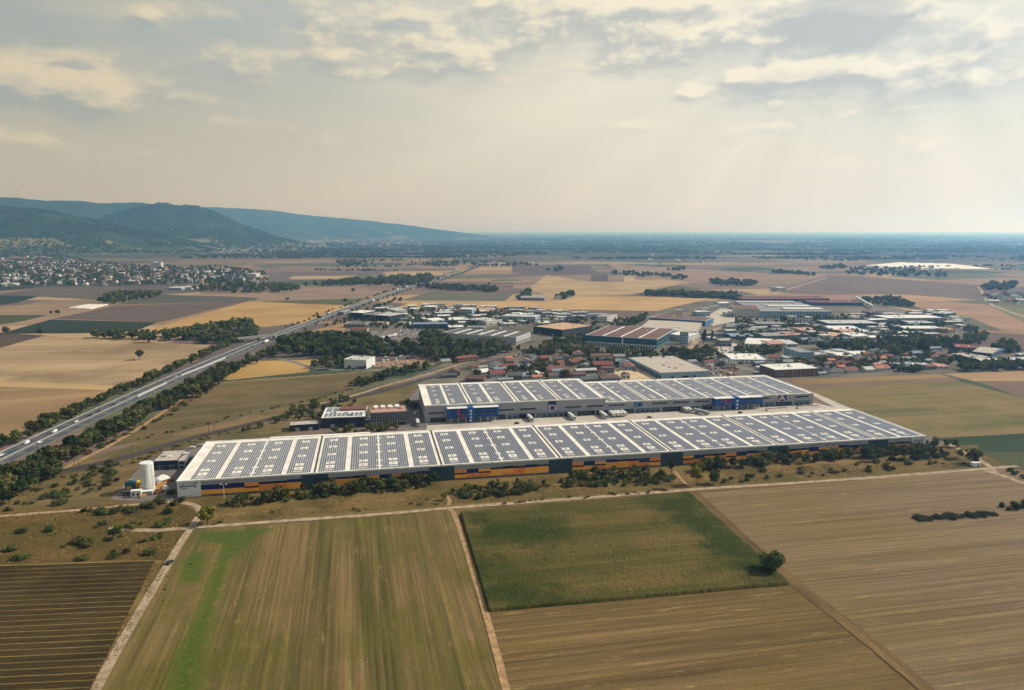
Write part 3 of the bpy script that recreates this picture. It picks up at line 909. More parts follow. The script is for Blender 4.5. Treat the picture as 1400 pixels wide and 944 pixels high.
hm = hill_mat()
HILLF = []
for (nm, lab, sil, foot, ridge, back, amp) in HILLS:
    azs, hs = [], []
    for px, py in sil:
        d = px_dir(px, py)
        azs.append(math.atan2(d.x, d.y))
        hs.append(CAM_Z + ridge * d.z / math.hypot(d.x, d.y))
    nu, nv = 330, 120
    A = np.linspace(azs[0], azs[-1], nu)
    Z = np.interp(A, azs, hs)
    Z = np.convolve(np.pad(Z, 6, mode='edge'), np.ones(13) / 13, 'valid')
    Z = np.array([q * (1 + .07 * mnoise.fractal((a_ * 14, ridge * .01, 2), 1.0, 2.0, 4)) for a_, q in zip(A, Z)])
    rr = np.concatenate([np.linspace(foot, ridge, 88), np.linspace(ridge, ridge + back, 33)[1:]])
    vv = []
    for j, r_ in enumerate(rr):
        for i in range(nu):
            x, y = r_ * math.sin(A[i]), r_ * math.cos(A[i])
            # spurs and hollows push the slope in and out
            sp = mnoise.fractal((x * .0011 + amp, y * .0011, 0), 1.0, 2.0, 3)
            t = (r_ - foot) / (ridge - foot)
            if t <= 1:
                tt = max(0, min(1, t + .16 * sp * math.sin(math.pi * min(1, max(0, t)))))
                k = tt * tt * (3 - 2 * tt) * .8 + tt * .2
            else:
                k = 1 - .45 * ((r_ - ridge) / back) ** 2
            c = mnoise.noise((x * .02, y * .02, 1)) * amp + mnoise.noise((x * .05, y * .05, 4)) * amp * .7
            z_ = max(Z[i], 0) * k + c * min(1, 3 * max(t, 0)) * .6 - 3
            vv.append((x, y, z_))
    HILLF.append((A[0], A[-1], rr, np.array([q[2] for q in vv]).reshape(len(rr), nu)))
    n = len(rr)
    idx = np.arange(nu * n).reshape(n, nu)
    f = np.stack([idx[:-1, :-1], idx[:-1, 1:], idx[1:, 1:], idx[1:, :-1]], -1).reshape(-1, 4)
    tag(link(nm, mesh_np(nm, vv, f, [hm], True)), lab, None, None, 'structure')

def hill_z(x, y):
    """height of the terrain at a place"""
    a, r_, best = math.atan2(x, y), math.hypot(x, y), 0.0
    for a0, a1, rr_, Zg in HILLF:
        if a0 < a < a1 and rr_[0] < r_ < rr_[-1]:
            i = int((a - a0) / (a1 - a0) * (Zg.shape[1] - 1))
            best = max(best, float(Zg[int(np.searchsorted(rr_, r_)) - 1, i]))
    return best


# ------------------------------------------------------------------ the two solar halls
roof_w = M('white_roof_membrane', lin(232, 226, 214, .86), .7, lin(214, 208, 196, .84), .12, detail=6)
trim_w = M('white_metal_trim', lin(236, 236, 230, .85), .5)
grey_w = M('grey_cladding', lin(160, 160, 166, .82), .6, lin(150, 152, 158, .82), .1)
teal_w = M('dark_teal_cladding', lin(54, 76, 86, .8), .5, lin(46, 66, 78, .8), .1)
sign_w = M('white_cladding', lin(226, 230, 232, .82), .6, lin(216, 220, 224, .82), .1)
blue_p = M('dark_blue_cladding', lin(24, 34, 92, .9), .5)
oran_p = M('orange_cladding', lin(252, 180, 62, .9), .6, lin(246, 166, 50, .9), .2)
redo_p = M('red_orange_cladding', lin(248, 152, 66, .9), .6)
dark_g = M('dark_window_glass', lin(26, 34, 44), .12, spec=.5)
plinth_m = M('blue_grey_plinth', lin(120, 140, 156, .7), .7)
seam_m = M('dark_roof_gutter', lin(70, 66, 60), .8)
navy = M('navy_lettering', lin(16, 26, 70), .6)
greyl = M('grey_lettering', lin(120, 136, 150), .6)
office_b = M('bright_blue_cladding', lin(18, 82, 158, .9), .5, lin(14, 72, 146, .9), .1)
red_p = M('red_cladding', lin(214, 52, 56, .9), .5)
unit_m = M('roof_unit_grey', lin(150, 148, 144, .8), .6)


def solar_mat():
    m = bpy.data.materials.new('solar_cells')
    m.use_nodes = True
    nt = m.node_tree
    N, math_, mix, smooth = node_helper(nt)
    b = nt.nodes['Principled BSDF']
    co = N('ShaderNodeTexCoord').outputs['Object']
    s = N('ShaderNodeSeparateXYZ', {0: co})
    gx = smooth(math_('ABSOLUTE', math_('SUBTRACT', math_('FRACT', math_('MULTIPLY', s.outputs[1], 1 / 1.7)), .5)), .46, .49)
    nz = N('ShaderNodeTexNoise', {'Vector': co, 'Scale': .4, 'Detail': 3.0}).outputs[0]
    oi = N('ShaderNodeObjectInfo').outputs['Random']
    c = mix(nz, lin(70, 76, 100, .9), lin(94, 98, 118, .9))
    c = mix(math_('MULTIPLY', oi, .5), c, lin(112, 114, 126, .9))
    c = mix(gx, c, lin(150, 156, 170))
    nt.links.new(c, b.inputs['Base Color'])
    b.inputs['Roughness'].default_value = .22
    b.inputs['Specular IOR Level'].default_value = .45
    return m


solar = solar_mat()
alu = M('aluminium_frame', lin(190, 192, 196), .4, metal=.4)


def text_part(name, word, size, loc, mat, parent, bold=0.0, space=1.0, width=None, kind=None):
    cu = bpy.data.curves.new(name, 'FONT')
    cu.body, cu.size, cu.extrude, cu.offset, cu.space_character = word, size, .06, bold, space
    cu.resolution_u = 3
    t = bpy.data.objects.new(name, cu)
    COL.objects.link(t)
    me = bpy.data.meshes.new_from_object(t.evaluated_get(bpy.context.evaluated_depsgraph_get()))
    bpy.data.objects.remove(t)
    me.materials.clear()
    me.materials.append(mat)
    xs = [v.co.x for v in me.vertices]
    o = link(name, me, parent, loc)
    o.rotation_euler = (math.pi / 2, 0, 0)
    if width:
        o.scale = (width / (max(xs) - min(xs)), 1, 1)
    return o


def local(root_xy, th, p):
    dx, dy = p[0] - root_xy[0], p[1] - root_xy[1]
    return dx * math.cos(th) + dy * math.sin(th), -dx * math.sin(th) + dy * math.cos(th)


SKYSEG = [(.025, .055), (.075, .10), (.17, .20), (.26, .42), (.475, .63), (.69, .82), (.88, .925)]
LANESEG = [(.025, .07), (.10, .20), (.235, .42), (.455, .63), (.665, .82), (.85, .925)]
row_cache = {}


def solar_roof(root, x0, x1, D, z, pattern, stuff, margin=2.3):
    """rows of panels running across the roof between the seams x0 and x1; whole rows are parts of their own, the short pieces beside rooflights are joined"""
    wt_ = {'N': 1.0, 'S': 1.0, 'C': 1.0, 'L': 2.2, 'c': .8}
    pitch = (x1 - x0 - 2 * margin) / sum(wt_[c] for c in pattern)
    x = x0 + margin
    w = pitch * .75
    run = []
    for c in pattern + ' ':
        if c == 'N':
            key = (round(w, 2), round(D, 1))
            if key not in row_cache:
                mb = MB()
                n = len(mb.v)
                mb.box(0, w, .025 * D, .925 * D, .12, .16, 1, bottom=False)
                mb.poly([(0.0, .025 * D, .17), (w, .025 * D, .30), (w, .925 * D, .30), (0.0, .925 * D, .17)], 0)
                mb.poly([(w, .025 * D, .13), (w, .925 * D, .13), (w, .925 * D, .30), (w, .025 * D, .30)], 1)
                row_cache[key] = mb.mesh('solar_row', [solar, alu])
            link('solar_row', row_cache[key], root, (x, 0, z))
        elif c in 'SC':
            for a, b in (SKYSEG if c == 'S' else LANESEG):
                stuff.poly([(x, a * D, z + .17), (x + w, a * D, z + .30), (x + w, b * D, z + .30), (x, b * D, z + .17)], 0)
                stuff.poly([(x + w, a * D, z + .01), (x + w, b * D, z + .01), (x + w, b * D, z + .30), (x + w, a * D, z + .30)], 1)
        if c == 'S':
            run.append(x)
        elif run:
            xm = (run[0] + run[-1] + w) / 2
            for q in (.135, .23, .448, .655, .85):
                link('rooflight', dome_me, root, (xm, q * D, z))
            run = []
        x += pitch * wt_.get(c, 0)


mb = MB()
mb.box(-1.1, 1.1, -.55, .55, 0, .35, 0, 1)
mb.box(-.95, -.15, -.4, .4, .36, .48, 2)
dome_me = mb.mesh('rooflight', [trim_w, trim_w, unit_m])

MODS = 'NNNSSSSNNNNNLNNNNSSSSNNNNCcCNNNSSSSNNNNNLNNNSSSSNNNN'
HALF = 'NNNSSSSNNNNNLNNNSSSSNNNNN'
FIRST = 'NNSSSSNNNNNLNNNNSSSSNNNNCcCNNNSSSSNNNNNLNNNSSSSNNNN'

# near hall
A1, B1 = G(243.7, 680.8), G(1264, 614.6)
L1 = math.hypot(B1[0] - A1[0], B1[1] - A1[1])
H1 = (height_of(242.2, 680.8, 659.3) + height_of(1265.4, 614.6, 596.4)) / 2
C1 = G(281.2, 604.5, H1)
D1_ = G(1165.4, 559.4, H1)
DEP1 = (local(A1, THETA, C1)[1] + local(A1, THETA, D1_)[1]) / 2
hall = empty('solar_warehouse', (*A1, .05), THETA, 'near long warehouse with solar roof, orange and blue facade and white end panels', 'warehouse')
mb = MB()
mb.box(0, L1, 0, DEP1, 0, H1 - .25, 0)
mb.build('wall', grey_w, hall)
mb = MB()
mb.box(-.35, L1 + .35, -.35, DEP1 + .35, H1 - .24, H1 + .1, 0)
mb.build('roof', roof_w, hall)
mb = MB()
for (a, b, c, d) in ((-.5, L1 + .5, -.5, .2), (-.5, L1 + .5, DEP1 - .2, DEP1 + .5)):
    mb.box(a, b, c, d, H1 - .45, H1 + .5)
for (a, b) in ((-.52, .2), (L1 - .2, L1 + .52)):
    mb.box(a, b, .21, DEP1 - .21, H1 - .45, H1 + .51)
mb.build('roof_edge', trim_w, hall)
seams = [0.0] + [local(A1, THETA, G(px, py, H1))[0] for px, py in ((430, 647), (603.6, 635), (764.6, 624.7), (917, 616.5), (1062.5, 608), (1199.6, 600))] + [L1]
zr = H1 + .1
stuff1 = MB()
for k in range(7):
    pat = FIRST if k == 0 else (HALF if k == 6 else MODS)
    solar_roof(hall, seams[k] + (5 if k == 0 else 0), seams[k + 1], DEP1, zr, pat, stuff1)
    if k:
        mb = MB()
        mb.box(seams[k] - .55, seams[k] + .55, .3, DEP1 - .3, zr + .01, zr + .22)
        mb.build('roof_gutter', seam_m, hall)
stuff1.build('short_solar_rows', [solar, alu], hall)['kind'] = 'stuff'
# facade: white sign panels at both ends, dark towers at the seams, a patchwork of panels between
WE = local(A1, THETA, G(276, 678))[0]
WW = L1 - local(A1, THETA, G(1243, 614.9))[0]
for (x0, x1, words_) in ((0, WE, 'L'), (L1 - WW, L1, 'R')):
    mb = MB()
    mb.box(x0 - .12 if words_ == 'L' else x0, x1 if words_ == 'L' else x1 + .12, -.28, .3, .02, H1 - .46)
    sgn = mb.build('sign_panel', sign_w, hall)
    w = x1 - x0
    text_part('lettering', 'MULTI', H1 * .13, (x0 + w * .07, -.30, H1 * .81), greyl, sgn, .0, 1.0, w * .33)
    text_part('lettering', 'CUBE', H1 * .13, (x0 + w * .45, -.30, H1 * .81), navy, sgn, .012, 1.0, w * .43)
    text_part('lettering', 'pfenning', H1 * .24, (x0 + w * .09, -.30, H1 * .635), navy, sgn, .035, 1.0, w * .72)
    text_part('lettering', 'logistics', H1 * .10, (x0 + w * .13, -.30, H1 * .53), navy, sgn, .0, 1.0, w * .30)
TW = [(seams[k] - 8.4, seams[k] + 8.4) for k in range(1, 7)]
for a, b in TW:
    mb = MB()
    mb.box(a, b, -.22, .2, .02, H1 - .47)
    mb.box((a + b) / 2 - .2, (a + b) / 2 + .2, -.30, -.23, .02, H1 - .5)
    mb.build('stair_tower_panel', teal_w, hall)
pmats = {'b': blue_p, 'o': oran_p, 'r': redo_p, 'd': dark_g, 'g': grey_w}
# columns: (material, from, to) measured as a share of the wall height from the top
TYPES = {
    'A': [('b', .30, .60), ('o', .63, .90)],
    'B': [('r', .34, .56), ('d', .57, .66), ('o', .67, .90)],
    'C': [('d', .34, .47), ('r', .48, .90)],
    'D': [('b', .28, .48), ('o', .49, .90)],
    'E': [('o', .47, .90), ('d', .34, .46)],
    'F': [('d', .30, .46), ('o', .47, .74), ('r', .75, .90)],
    'H': [('b', .34, .62), ('r', .63, .90)],
    'I': [('o', .40, .55), ('d', .56, .65), ('r', .66, .90)],
}
SEQ = ['AAABCCD', 'EEFIHBCD', 'BHIEFCDE', 'BAIDECHB', 'IHECBADE', 'CEAIBDHE', 'EFC']
gaps = [(WE, TW[0][0])] + [(TW[k][1], TW[k + 1][0]) for k in range(5)] + [(TW[5][1], L1 - WW)]
shared = {}
for (a, b), s in zip(gaps, SEQ):
    cw = (b - a) / len(s)
    for i, t in enumerate(s):
        for (mk, f0, f1) in TYPES[t]:
            mb = MB()
            mb.box(a + i * cw + .05, a + (i + 1) * cw - .05, -.14 - (.05 if mk == 'd' else 0), .2, H1 * (1 - f1), H1 * (1 - f0))
            mb.build('window_band' if mk == 'd' else 'facade_panel', pmats[mk], hall)
mb = MB()
mb.box(WE + .05, L1 - WW - .05, -.16, .1, .02, H1 * .09)
mb.build('plinth', plinth_m, hall)
mb = MB()
x = WE + 3
while x < L1 - WW - 4:
    if not any(a - 2 < x < b + 1 for a, b in TW) and rng.random() < .75:
        mb.box(x, x + .9, -.24, -.17, H1 * .012, H1 * .085)
    x += 1.9
mb.build('plinth_window', dark_g, hall)['kind'] = 'stuff'
# low flat annex behind the left end, and the plant on the left wall
mb = MB()
mb.box(44, 118, DEP1 + .6, DEP1 + 9, 0, H1 - 1.6)
ax = mb.build('annex', grey_w, hall)
mb = MB()
mb.box(43.6, 118.4, DEP1 + .55, DEP1 + 9.4, H1 - 1.59, H1 - 1.2)
mb.build('annex_roof', roof_w, ax)

# far hall: a higher left part and a lower right part
A2, B2 = G(581.2, 578.6), G(1111.4, 553.6)
TH2 = math.atan2(B2[1] - A2[1], B2[0] - A2[0])
L2 = math.hypot(B2[0] - A2[0], B2[1] - A2[1])
H2a, H2b = height_of(581.2, 578.6, 555.3), height_of(1111.4, 553.6, 537.9)
DEP2 = (local(A2, TH2, G(572.6, 526.4, H2a))[1] + local(A2, TH2, G(1045, 513.6, H2b))[1]) / 2
XS = local(A2, TH2, G(828.8, 545, H2a))[0]
hall2 = empty('solar_warehouse', (*A2, .05), TH2, 'far grey warehouse with solar roof, blue office fronts and letters D and A', 'warehouse')
for (x0, x1, h) in ((0, XS, H2a), (XS + .02, L2, H2b)):
    mb = MB()
    mb.box(x0, x1, 0, DEP2, 0, h - .25, 0)
    mb.build('wall', grey_w, hall2)
    mb = MB()
    mb.box(x0 - .2, x1 + (.2 if x1 == L2 else -.06), -.3, DEP2 + .3, h - .24, h + .1)
    mb.build('roof', roof_w, hall2)
    mb = MB()
    mb.box(x0 - .4, x1 + .1, -.5, .2, h - .5, h + .45)
    mb.box(x0 - .4, x1 + .1, DEP2 - .2, DEP2 + .5, h - .5, h + .45)
    mb.box(x0 - .41, x0 + .3, .21, DEP2 - .21, h - .5, h + .46)
    mb.box(x1 - .6, x1 + .11, .21, DEP2 - .21, h - .5, h + .46)
    mb.build('roof_edge', trim_w, hall2)
s2 = [0.0] + [local(A2, TH2, G(px, py, H2a))[0] for px, py in ((643, 552), (707, 549), (766, 547))] + [XS]
s3 = [XS + .5] + [local(A2, TH2, G(px, py, H2b))[0] for px, py in ((888, 548.6), (944, 546), (1002, 544), (1056, 541))] + [L2]
stuff2 = MB()
for S, h, pats in ((s2, H2a, ['NNNNSSSNNNNNLNNSSSNNNNNNNNN'] * 4), (s3, H2b, ['NNNNSSSNNNNNLNNSSSNNNNNNNNN'] * 5)):
    for k in range(len(S) - 1):
        solar_roof(hall2, S[k] + (4 if k == 0 and h == H2a else 0), S[k + 1] - (2 if k == len(S) - 2 else 0), DEP2, h + .1, pats[k], stuff2, 2.4)
        if k:
            mb = MB()
            mb.box(S[k] - .5, S[k] + .5, .3, DEP2 - .3, h + .11, h + .32)
            mb.build('roof_gutter', seam_m, hall2)
stuff2.build('short_solar_rows', [solar, alu], hall2)['kind'] = 'stuff'


def X2(px, py=570):
    return local(A2, TH2, G(px, py))[0]


# window bands and dock zone of the far hall
for (a, b, h) in ((586, 608, H2a), (682, 704, H2a), (711, 734, H2a), (772, 796, H2a), (802, 826, H2a), (832, 855, H2b), (891, 914, H2b), (920, 943, H2b), (949, 970, H2b), (1037, 1053, H2b), (1087, 1107, H2b)):
    y = 578.6 - (a - 581) * 25 / 530
    x0, x1 = X2(a, y), X2(b, y)
    zt = (8.3 if h == H2a else 8.2) if a < 1030 else 8.4
    mb = MB()
    mb.box(x0, x1, -.12, .2, zt - .75, zt + .75)
    wb = mb.build('window_band', dark_g, hall2)
for (a, b, kind) in ((588, 611, 'd'), (680, 692, 'd'), (694, 709, 'w'), (709, 732, 'd'), (733, 741, 'w'), (741, 788, 'w'), (789, 814, 'd'), (815, 842, 'w'), (843, 868, 'd'), (869, 905, 'w'), (906, 932, 'd'), (933, 958, 'w'), (959, 975, 'd'), (1037, 1044, 'd'), (1045, 1060, 'w'), (1060, 1085, 'd'), (1086, 1110, 'w')):
    y = 578.6 - (a - 581) * 25 / 530
    x0, x1 = X2(a, y), X2(b, y)
    mb = MB()
    if kind == 'd':
        mb.box(x0, x1, -.1, .1, .05, 4.4)
        dz = mb.build('dock_zone', teal_w, hall2)
        n = max(2, int((x1 - x0) / 3.6))
        for i in range(n):
            w = (x1 - x0) / n
            mb = MB()
            mb.box(x0 + i * w + .5, x0 + (i + 1) * w - .5, -.2, -.11, .3, 3.6)
            mb.build('dock_door', dark_g, dz)
    else:
        mb.box(x0, x1, -.09, .1, .05, 4.8)
        dz = mb.build('dock_zone', plinth_m, hall2)
        n = max(2, int((x1 - x0) / 4.4))
        for i in range(n):
            w = (x1 - x0) / n
            mb = MB()
            mb.box(x0 + i * w + .8, x0 + (i + 1) * w - 1.6, -.2, -.10, .2, 2.8)
            mb.build('dock_door', dark_g, dz)
# dock canopy shading the doors
mb = MB()
mb.box(X2(709), X2(1036, 557), -1.8, 0, 4.9, 5.15)
mb.build('dock_canopy', grey_w, hall2)


def office_front(x0, x1, h_top, storeys, posts, redcol):
    """bright blue office front standing proud of the wall on white posts"""
    z0 = 4.6
    mb = MB()
    mb.box(x0, x1, -7, -.02, z0, h_top)
    fr = mb.build('office_front', office_b, hall2)
    mb = MB()
    mb.box(x0 - .3, x1 + .3, -7.3, -.03, h_top + .01, h_top + .35)
    mb.build('office_roof', trim_w, fr)
    sh = (h_top - z0) / storeys
    xs_ = x0 + (x1 - x0) * .40
    xe_ = x0 + (x1 - x0) * .50
    for s in range(storeys):
        for (a, b) in ((x0 + 2, xs_ - 1), (xe_ + 1, x1 - 1.5)):
            n = max(3, int((b - a) / 3.0))
            for i in range(n):
                w = (b - a) / n
                mb = MB()
                mb.box(a + i * w + .15, a + (i + 1) * w - .15, -7.08, -6.9, z0 + s * sh + sh * .35, z0 + s * sh + sh * .82)
                mb.build('window', dark_g, fr)
    mb = MB()
    mb.box(xs_, xe_, -7.4, -.5, .6, h_top + .8)
    st = mb.build('stair_tower', office_b, fr)
    mb = MB()
    for i in range(storeys + 1):
        zz = 1.2 + i * (h_top - 1.5) / (storeys + 1)
        mb.poly([(xs_ + 1.0, -7.5, zz), (xe_ - 1.2, -7.5, zz + .4), (xe_ - 1.2, -7.5, zz + 2.0), (xs_ + 1.8, -7.5, zz + 1.7)])
    mb.build('stair_window', trim_w, st)['kind'] = 'stuff'
    for zz in ([z0 + sh * .05, z0 + sh * 1.1] if redcol else [z0 + sh * .6]):
        mb = MB()
        mb.box(x0 + (x1 - x0) * .20, x0 + (x1 - x0) * .34, -7.5, -7.02, zz, zz + .5)
        mb.build('red_balcony', red_p, fr)
    mb = MB()
    mb.box(x0 + (x1 - x0) * .20, x0 + (x1 - x0) * .225, -7.3, -7.02, z0 + sh * 1.1, h_top - sh * .3)
    mb.build('red_balcony', red_p, fr)
    for i in range(posts):
        t = x0 + 3 + (x1 - x0 - 6) * i / (posts - 1)
        if xs_ - 1 < t < xe_ + 1:
            continue
        mb = MB()
        mb.tube((t, -6.6, 0), (t, -6.6, z0), .28, k=6)
        mb.build('post', trim_w, fr)


office_front(X2(611.5, 578), X2(680.5, 575), 13.1, 3, 7, True)
office_front(X2(973, 560), X2(1037, 557), H2b + .15, 2, 8, False)
# big letters on the wall
xd, yd = X2(748.5, 570), 0
mb = MB()
mb.box(xd, X2(759, 569), -.12, .1, H2a * .76, H2a - .55)
mb.build('letter_board', blue_p, hall2)
pale_l = M('pale_lettering', lin(214, 190, 190), .6)
w = X2(759, 569) - xd
mb = MB()
mb.box(xd, xd + w, -.10, .1, 5.2, H2a * .75)
bd = mb.build('letter_board', M('letter_back', lin(30, 44, 110, .9), .6), hall2)
text_part('lettering', 'D', 8.4, (xd - .1, -.18, 5.3), pale_l, bd, .12, 1.0, w * 1.0)
xc = X2(868, 566)
w = X2(878.5, 565) - xc
mb = MB()
mb.box(xc, xc + w, -.12, .1, 5.0, H2b - .55)
bd = mb.build('letter_board', M('letter_back_teal', lin(64, 116, 124, .8), .6), hall2)
mb = MB()
n = 28
mb.poly([(xc + w * .58 + 2.6 * math.cos(2 * math.pi * i / n), -.16, 7.9 + 2.6 * math.sin(2 * math.pi * i / n)) for i in range(n)])
mb.build('letter_disc', M('letter_disc_blue', lin(10, 60, 140, .9), .6), bd)
text_part('lettering', 'C', 7.6, (xc + w * .12, -.2, 5.25), M('pale_teal_lettering', lin(120, 160, 166), .6), bd, .05, 1.0, w * .8)
xa = X2(1066, 557)
w = X2(1076.5, 556) - xa
mb = MB()
mb.box(xa, xa + w, -.12, .1, 5.2, H2b - .55)
bd = mb.build('letter_board', blue_p, hall2)
text_part('lettering', 'A', 7.4, (xa + .2, -.2, 5.3), pale_l, bd, .10, 1.0, w * .9)
# loading ramps and slabs at the right end of the yard
for (px, py, w, d) in ((1050, 563, 22, 4), (1092, 560, 24, 4), (1130, 566, 26, 6)):
    p = G(px, py)
    r = empty('loading_ramp', (*p, .2), THETA, {1050: 'low concrete loading ramp left of the letter A', 1092: 'low concrete loading ramp right of the letter A', 1130: 'wide concrete ramp at the right corner of the yard'}[px], 'ramp')
    mb = MB()
    mb.prismx([(0, 0), (d, 0), (d, 1.2), (d * .4, 1.2)], 0, w)
    mb.build('slab', yardc, r)
    mb = MB()
    mb.box(0, w, d + .01, d + .3, 0, 2.0)
    mb.build('kerb_wall', conc, r)

# ------------------------------------------------------------------ trees and bushes
def crown_data(seed, nclump, nleaf, leaf, shape):
    """leaf-sized quads in clumps through the volume of a crown one unit high; shape = (half width, bottom, top, flatness)"""
    r = np.random.default_rng(seed)
    hw, zb, zt, fl = shape
    V, Fq = [], []
    cl = []
    while len(cl) < nclump:
        p = r.uniform(-1, 1, 3)
        n = np.linalg.norm(p)
        if .35 < n < 1.0 and (p[2] > -.75):
            k = hw * (1 - fl * max(p[2], 0))
            cl.append((p[0] * k * .78, p[1] * k * .78, (zb + zt) / 2 + p[2] * (zt - zb) / 2 * .80, r.uniform(.24, .40) * hw * 1.15))
    cl.append((0, 0, (zb + zt) / 2, hw * .62))
    for (cx, cy_, cz, cr) in cl:
        d = r.normal(size=(nleaf, 3))
        d /= np.linalg.norm(d, axis=1)[:, None]
        c = np.array([cx, cy_, cz]) + d * cr * r.uniform(.75, 1.08, (nleaf, 1)) * np.array([1, 1, .85])
        nrm = d + r.normal(size=(nleaf, 3)) * .55
        nrm /= np.linalg.norm(nrm, axis=1)[:, None]
        up = r.normal(size=(nleaf, 3))
        u = np.cross(nrm, up)
        u /= np.linalg.norm(u, axis=1)[:, None] + 1e-9
        w = np.cross(nrm, u)
        s = leaf * r.uniform(.6, 1.3, (nleaf, 1))
        q = np.stack([c - u * s - w * s * .7, c + u * s - w * s * .7, c + u * s * .8 + w * s * .8, c - u * s * .8 + w * s * .8], 1)
        V.append(q.reshape(-1, 3))
    V = np.concatenate(V)
    return V, np.arange(len(V)).reshape(-1, 4)


def trunk_mesh(seed, h, r0, bark):
    r = np.random.default_rng(seed)
    mb = MB()
    mb.tube((0, 0, -.02), (.01, .0, h * .55), r0, r0 * .7, 7)
    mb.tube((.01, 0, h * .55), (.0, .01, h), r0 * .7, r0 * .35, 7)
    for k in range(5):
        a = k * 1.26 + r.uniform(-.3, .3)
        z0 = h * r.uniform(.45, .8)
        mb.tube((0, 0, z0), (math.cos(a) * .17, math.sin(a) * .17, z0 + r.uniform(.12, .25)), r0 * .4, r0 * .15, 5)
    return mb.mesh('trunk', bark)


bark = M('bark', (.055, .042, .03), .95, (.03, .024, .018), 3.0)
leaf_d = leaf_mat('leaf_dark', (.036, .056, .016), (.088, .108, .034))
leaf_o = leaf_mat('leaf_olive', (.060, .066, .022), (.115, .105, .040))
leaf_y = leaf_mat('leaf_yellow', (.20, .20, .025), (.30, .26, .05), .2)
leaf_l = leaf_mat('leaf_lightgreen', (.085, .12, .028), (.13, .15, .04), .3)
SHAPES = [(.40, .18, 1.0, .25), (.36, .14, 1.0, .4), (.46, .20, 1.0, .15), (.30, .12, 1.0, .45), (.43, .16, .98, .3)]
CROWNS = []
for i, shp in enumerate(SHAPES):
    v, f = crown_data(10 + i, 15, 46, .052, shp)
    CROWNS.append({k: mesh_np('crown', v, f, [m]) for k, m in (('d', leaf_d), ('o', leaf_o), ('y', leaf_y), ('l', leaf_l))})
v, f = crown_data(40, 9, 30, .040, (.13, .06, 1.0, .5))
POPLAR = {'d': mesh_np('crown', v, f, [leaf_d])}
TRUNKS = [trunk_mesh(60 + i, .45, .022, bark) for i in range(3)]
v, f = crown_data(50, 10, 40, .085, (.62, -.06, .98, .2))
BUSH = [{k: mesh_np('bush', v, f, [m]) for k, m in (('d', leaf_d), ('o', leaf_o), ('l', leaf_l))}]
v, f = crown_data(51, 13, 34, .075, (.9, -.06, .95, .2))
BUSH.append({k: mesh_np('bush', v, f, [m]) for k, m in (('d', leaf_d), ('o', leaf_o), ('l', leaf_l))})

TREES, BUSHES = [], []
GE = 'trees in front of the near solar hall'


def add_tree(x, y, h, mat='d', grp='', label='', wide=1.0, poplar=False):
    if grp:
        h, wide = h * (1.0 if grp == GE else 1.3), wide * 1.12
    TREES.append((h / math.hypot(x, y), x, y, h, mat, grp, label, wide, poplar))


def add_bush(x, y, h, mat='d', grp='', label='', wide=1.0):
    BUSHES.append((h / math.hypot(x, y), x, y, h, mat, grp, label, wide))


def pick_mat(p_o=.3):
    return 'o' if rng.random() < p_o else 'd'


def belt(pts, n, jit, h0, h1, grp, label, po=.3, fn=None):
    w = [G(*p) for p in pts]
    cum = [0.0]
    for a, b in zip(w, w[1:]):
        cum.append(cum[-1] + math.hypot(b[0] - a[0], b[1] - a[1]))
    for k in range(n):
        t = (k + rng.uniform(.1, .9)) / n * cum[-1]
        i = max(j for j in range(len(cum) - 1) if cum[j] <= t)
        s = (t - cum[i]) / (cum[i + 1] - cum[i])
        x = w[i][0] + (w[i + 1][0] - w[i][0]) * s + rng.normal() * jit
        y = w[i][1] + (w[i + 1][1] - w[i][1]) * s + rng.normal() * jit
        (fn or add_tree)(x, y, rng.uniform(h0, h1), pick_mat(po), grp, label, rng.uniform(.85, 1.25))


def wood(poly, n, h0, h1, grp, label, po=.25, fn=None):
    w = [G(*p) for p in poly]
    x0, x1 = min(p[0] for p in w), max(p[0] for p in w)
    y0, y1 = min(p[1] for p in w), max(p[1] for p in w)
    k = 0
    for _ in range(n * 40):
        x, y = rng.uniform(x0, x1), rng.uniform(y0, y1)
        if in_poly(x, y, w):
            (fn or add_tree)(x, y, rng.uniform(h0, h1), pick_mat(po), grp, label, rng.uniform(.9, 1.3))
            k += 1
            if k >= n:
                break


def one(px, py, top, mat, label, wide=1.0, fn=None, poplar=False):
    x, y = G(px, py)
    h = height_of(px, py, top)
    if fn:
        fn(x, y, h, mat, '', label, wide)
    else:
        add_tree(x, y, h, mat, '', label, wide, poplar)


# single trees that the photograph sets apart
one(191, 492, 477.5, 'o', 'lone tree standing in the wide tan stubble field at left', 1.25)
one(953, 663, 636, 'y', 'bright yellow green tree on the bank beside the farm road crossing', .95)
one(976, 662, 642, 'l', 'light green tree right of the yellow tree on the bank', .9)
one(284, 717, 688, 'y', 'yellowing tree beside the farm road bend at left', 1.0)
one(607, 684, 671, 'l', 'small fresh green tree beside the sandy path to the hall', .8)
one(595, 662, 645, 'd', 'dark upright tree before the first dark tower right of the yellow path', .85)
one(918, 648, 625, 'd', 'narrow dark conifer like tree left of the yellow tree', .6)
one(1330, 634, 614, 'o', 'yellow green tree beside the white kiosk at the right crossing', 1.1)
one(962, 471, 445, 'd', 'left of the two tall poplars by the car park', 1.0, None, True)
one(973, 467, 447, 'd', 'right of the two tall poplars by the car park', 1.0, None, True)
one(990, 452, 440, 'd', 'slim poplar beside the factory access street', 1.0, None, True)
one(1226, 490, 474, 'l', 'broad light green tree among the houses at right', 1.4)
one(1260, 484, 464, 'o', 'broad round olive tree behind the grey house at right', 1.7)
one(436, 437, 430, 'd', 'round dark tree at the right end of the golden field by the motorway', 1.2)
one(393, 411, 406, 'd', 'small round tree in the green strip left of the motorway', 1.5)
one(472, 414, 408, 'd', 'small round tree in the green strip beside the motorway', 1.5)
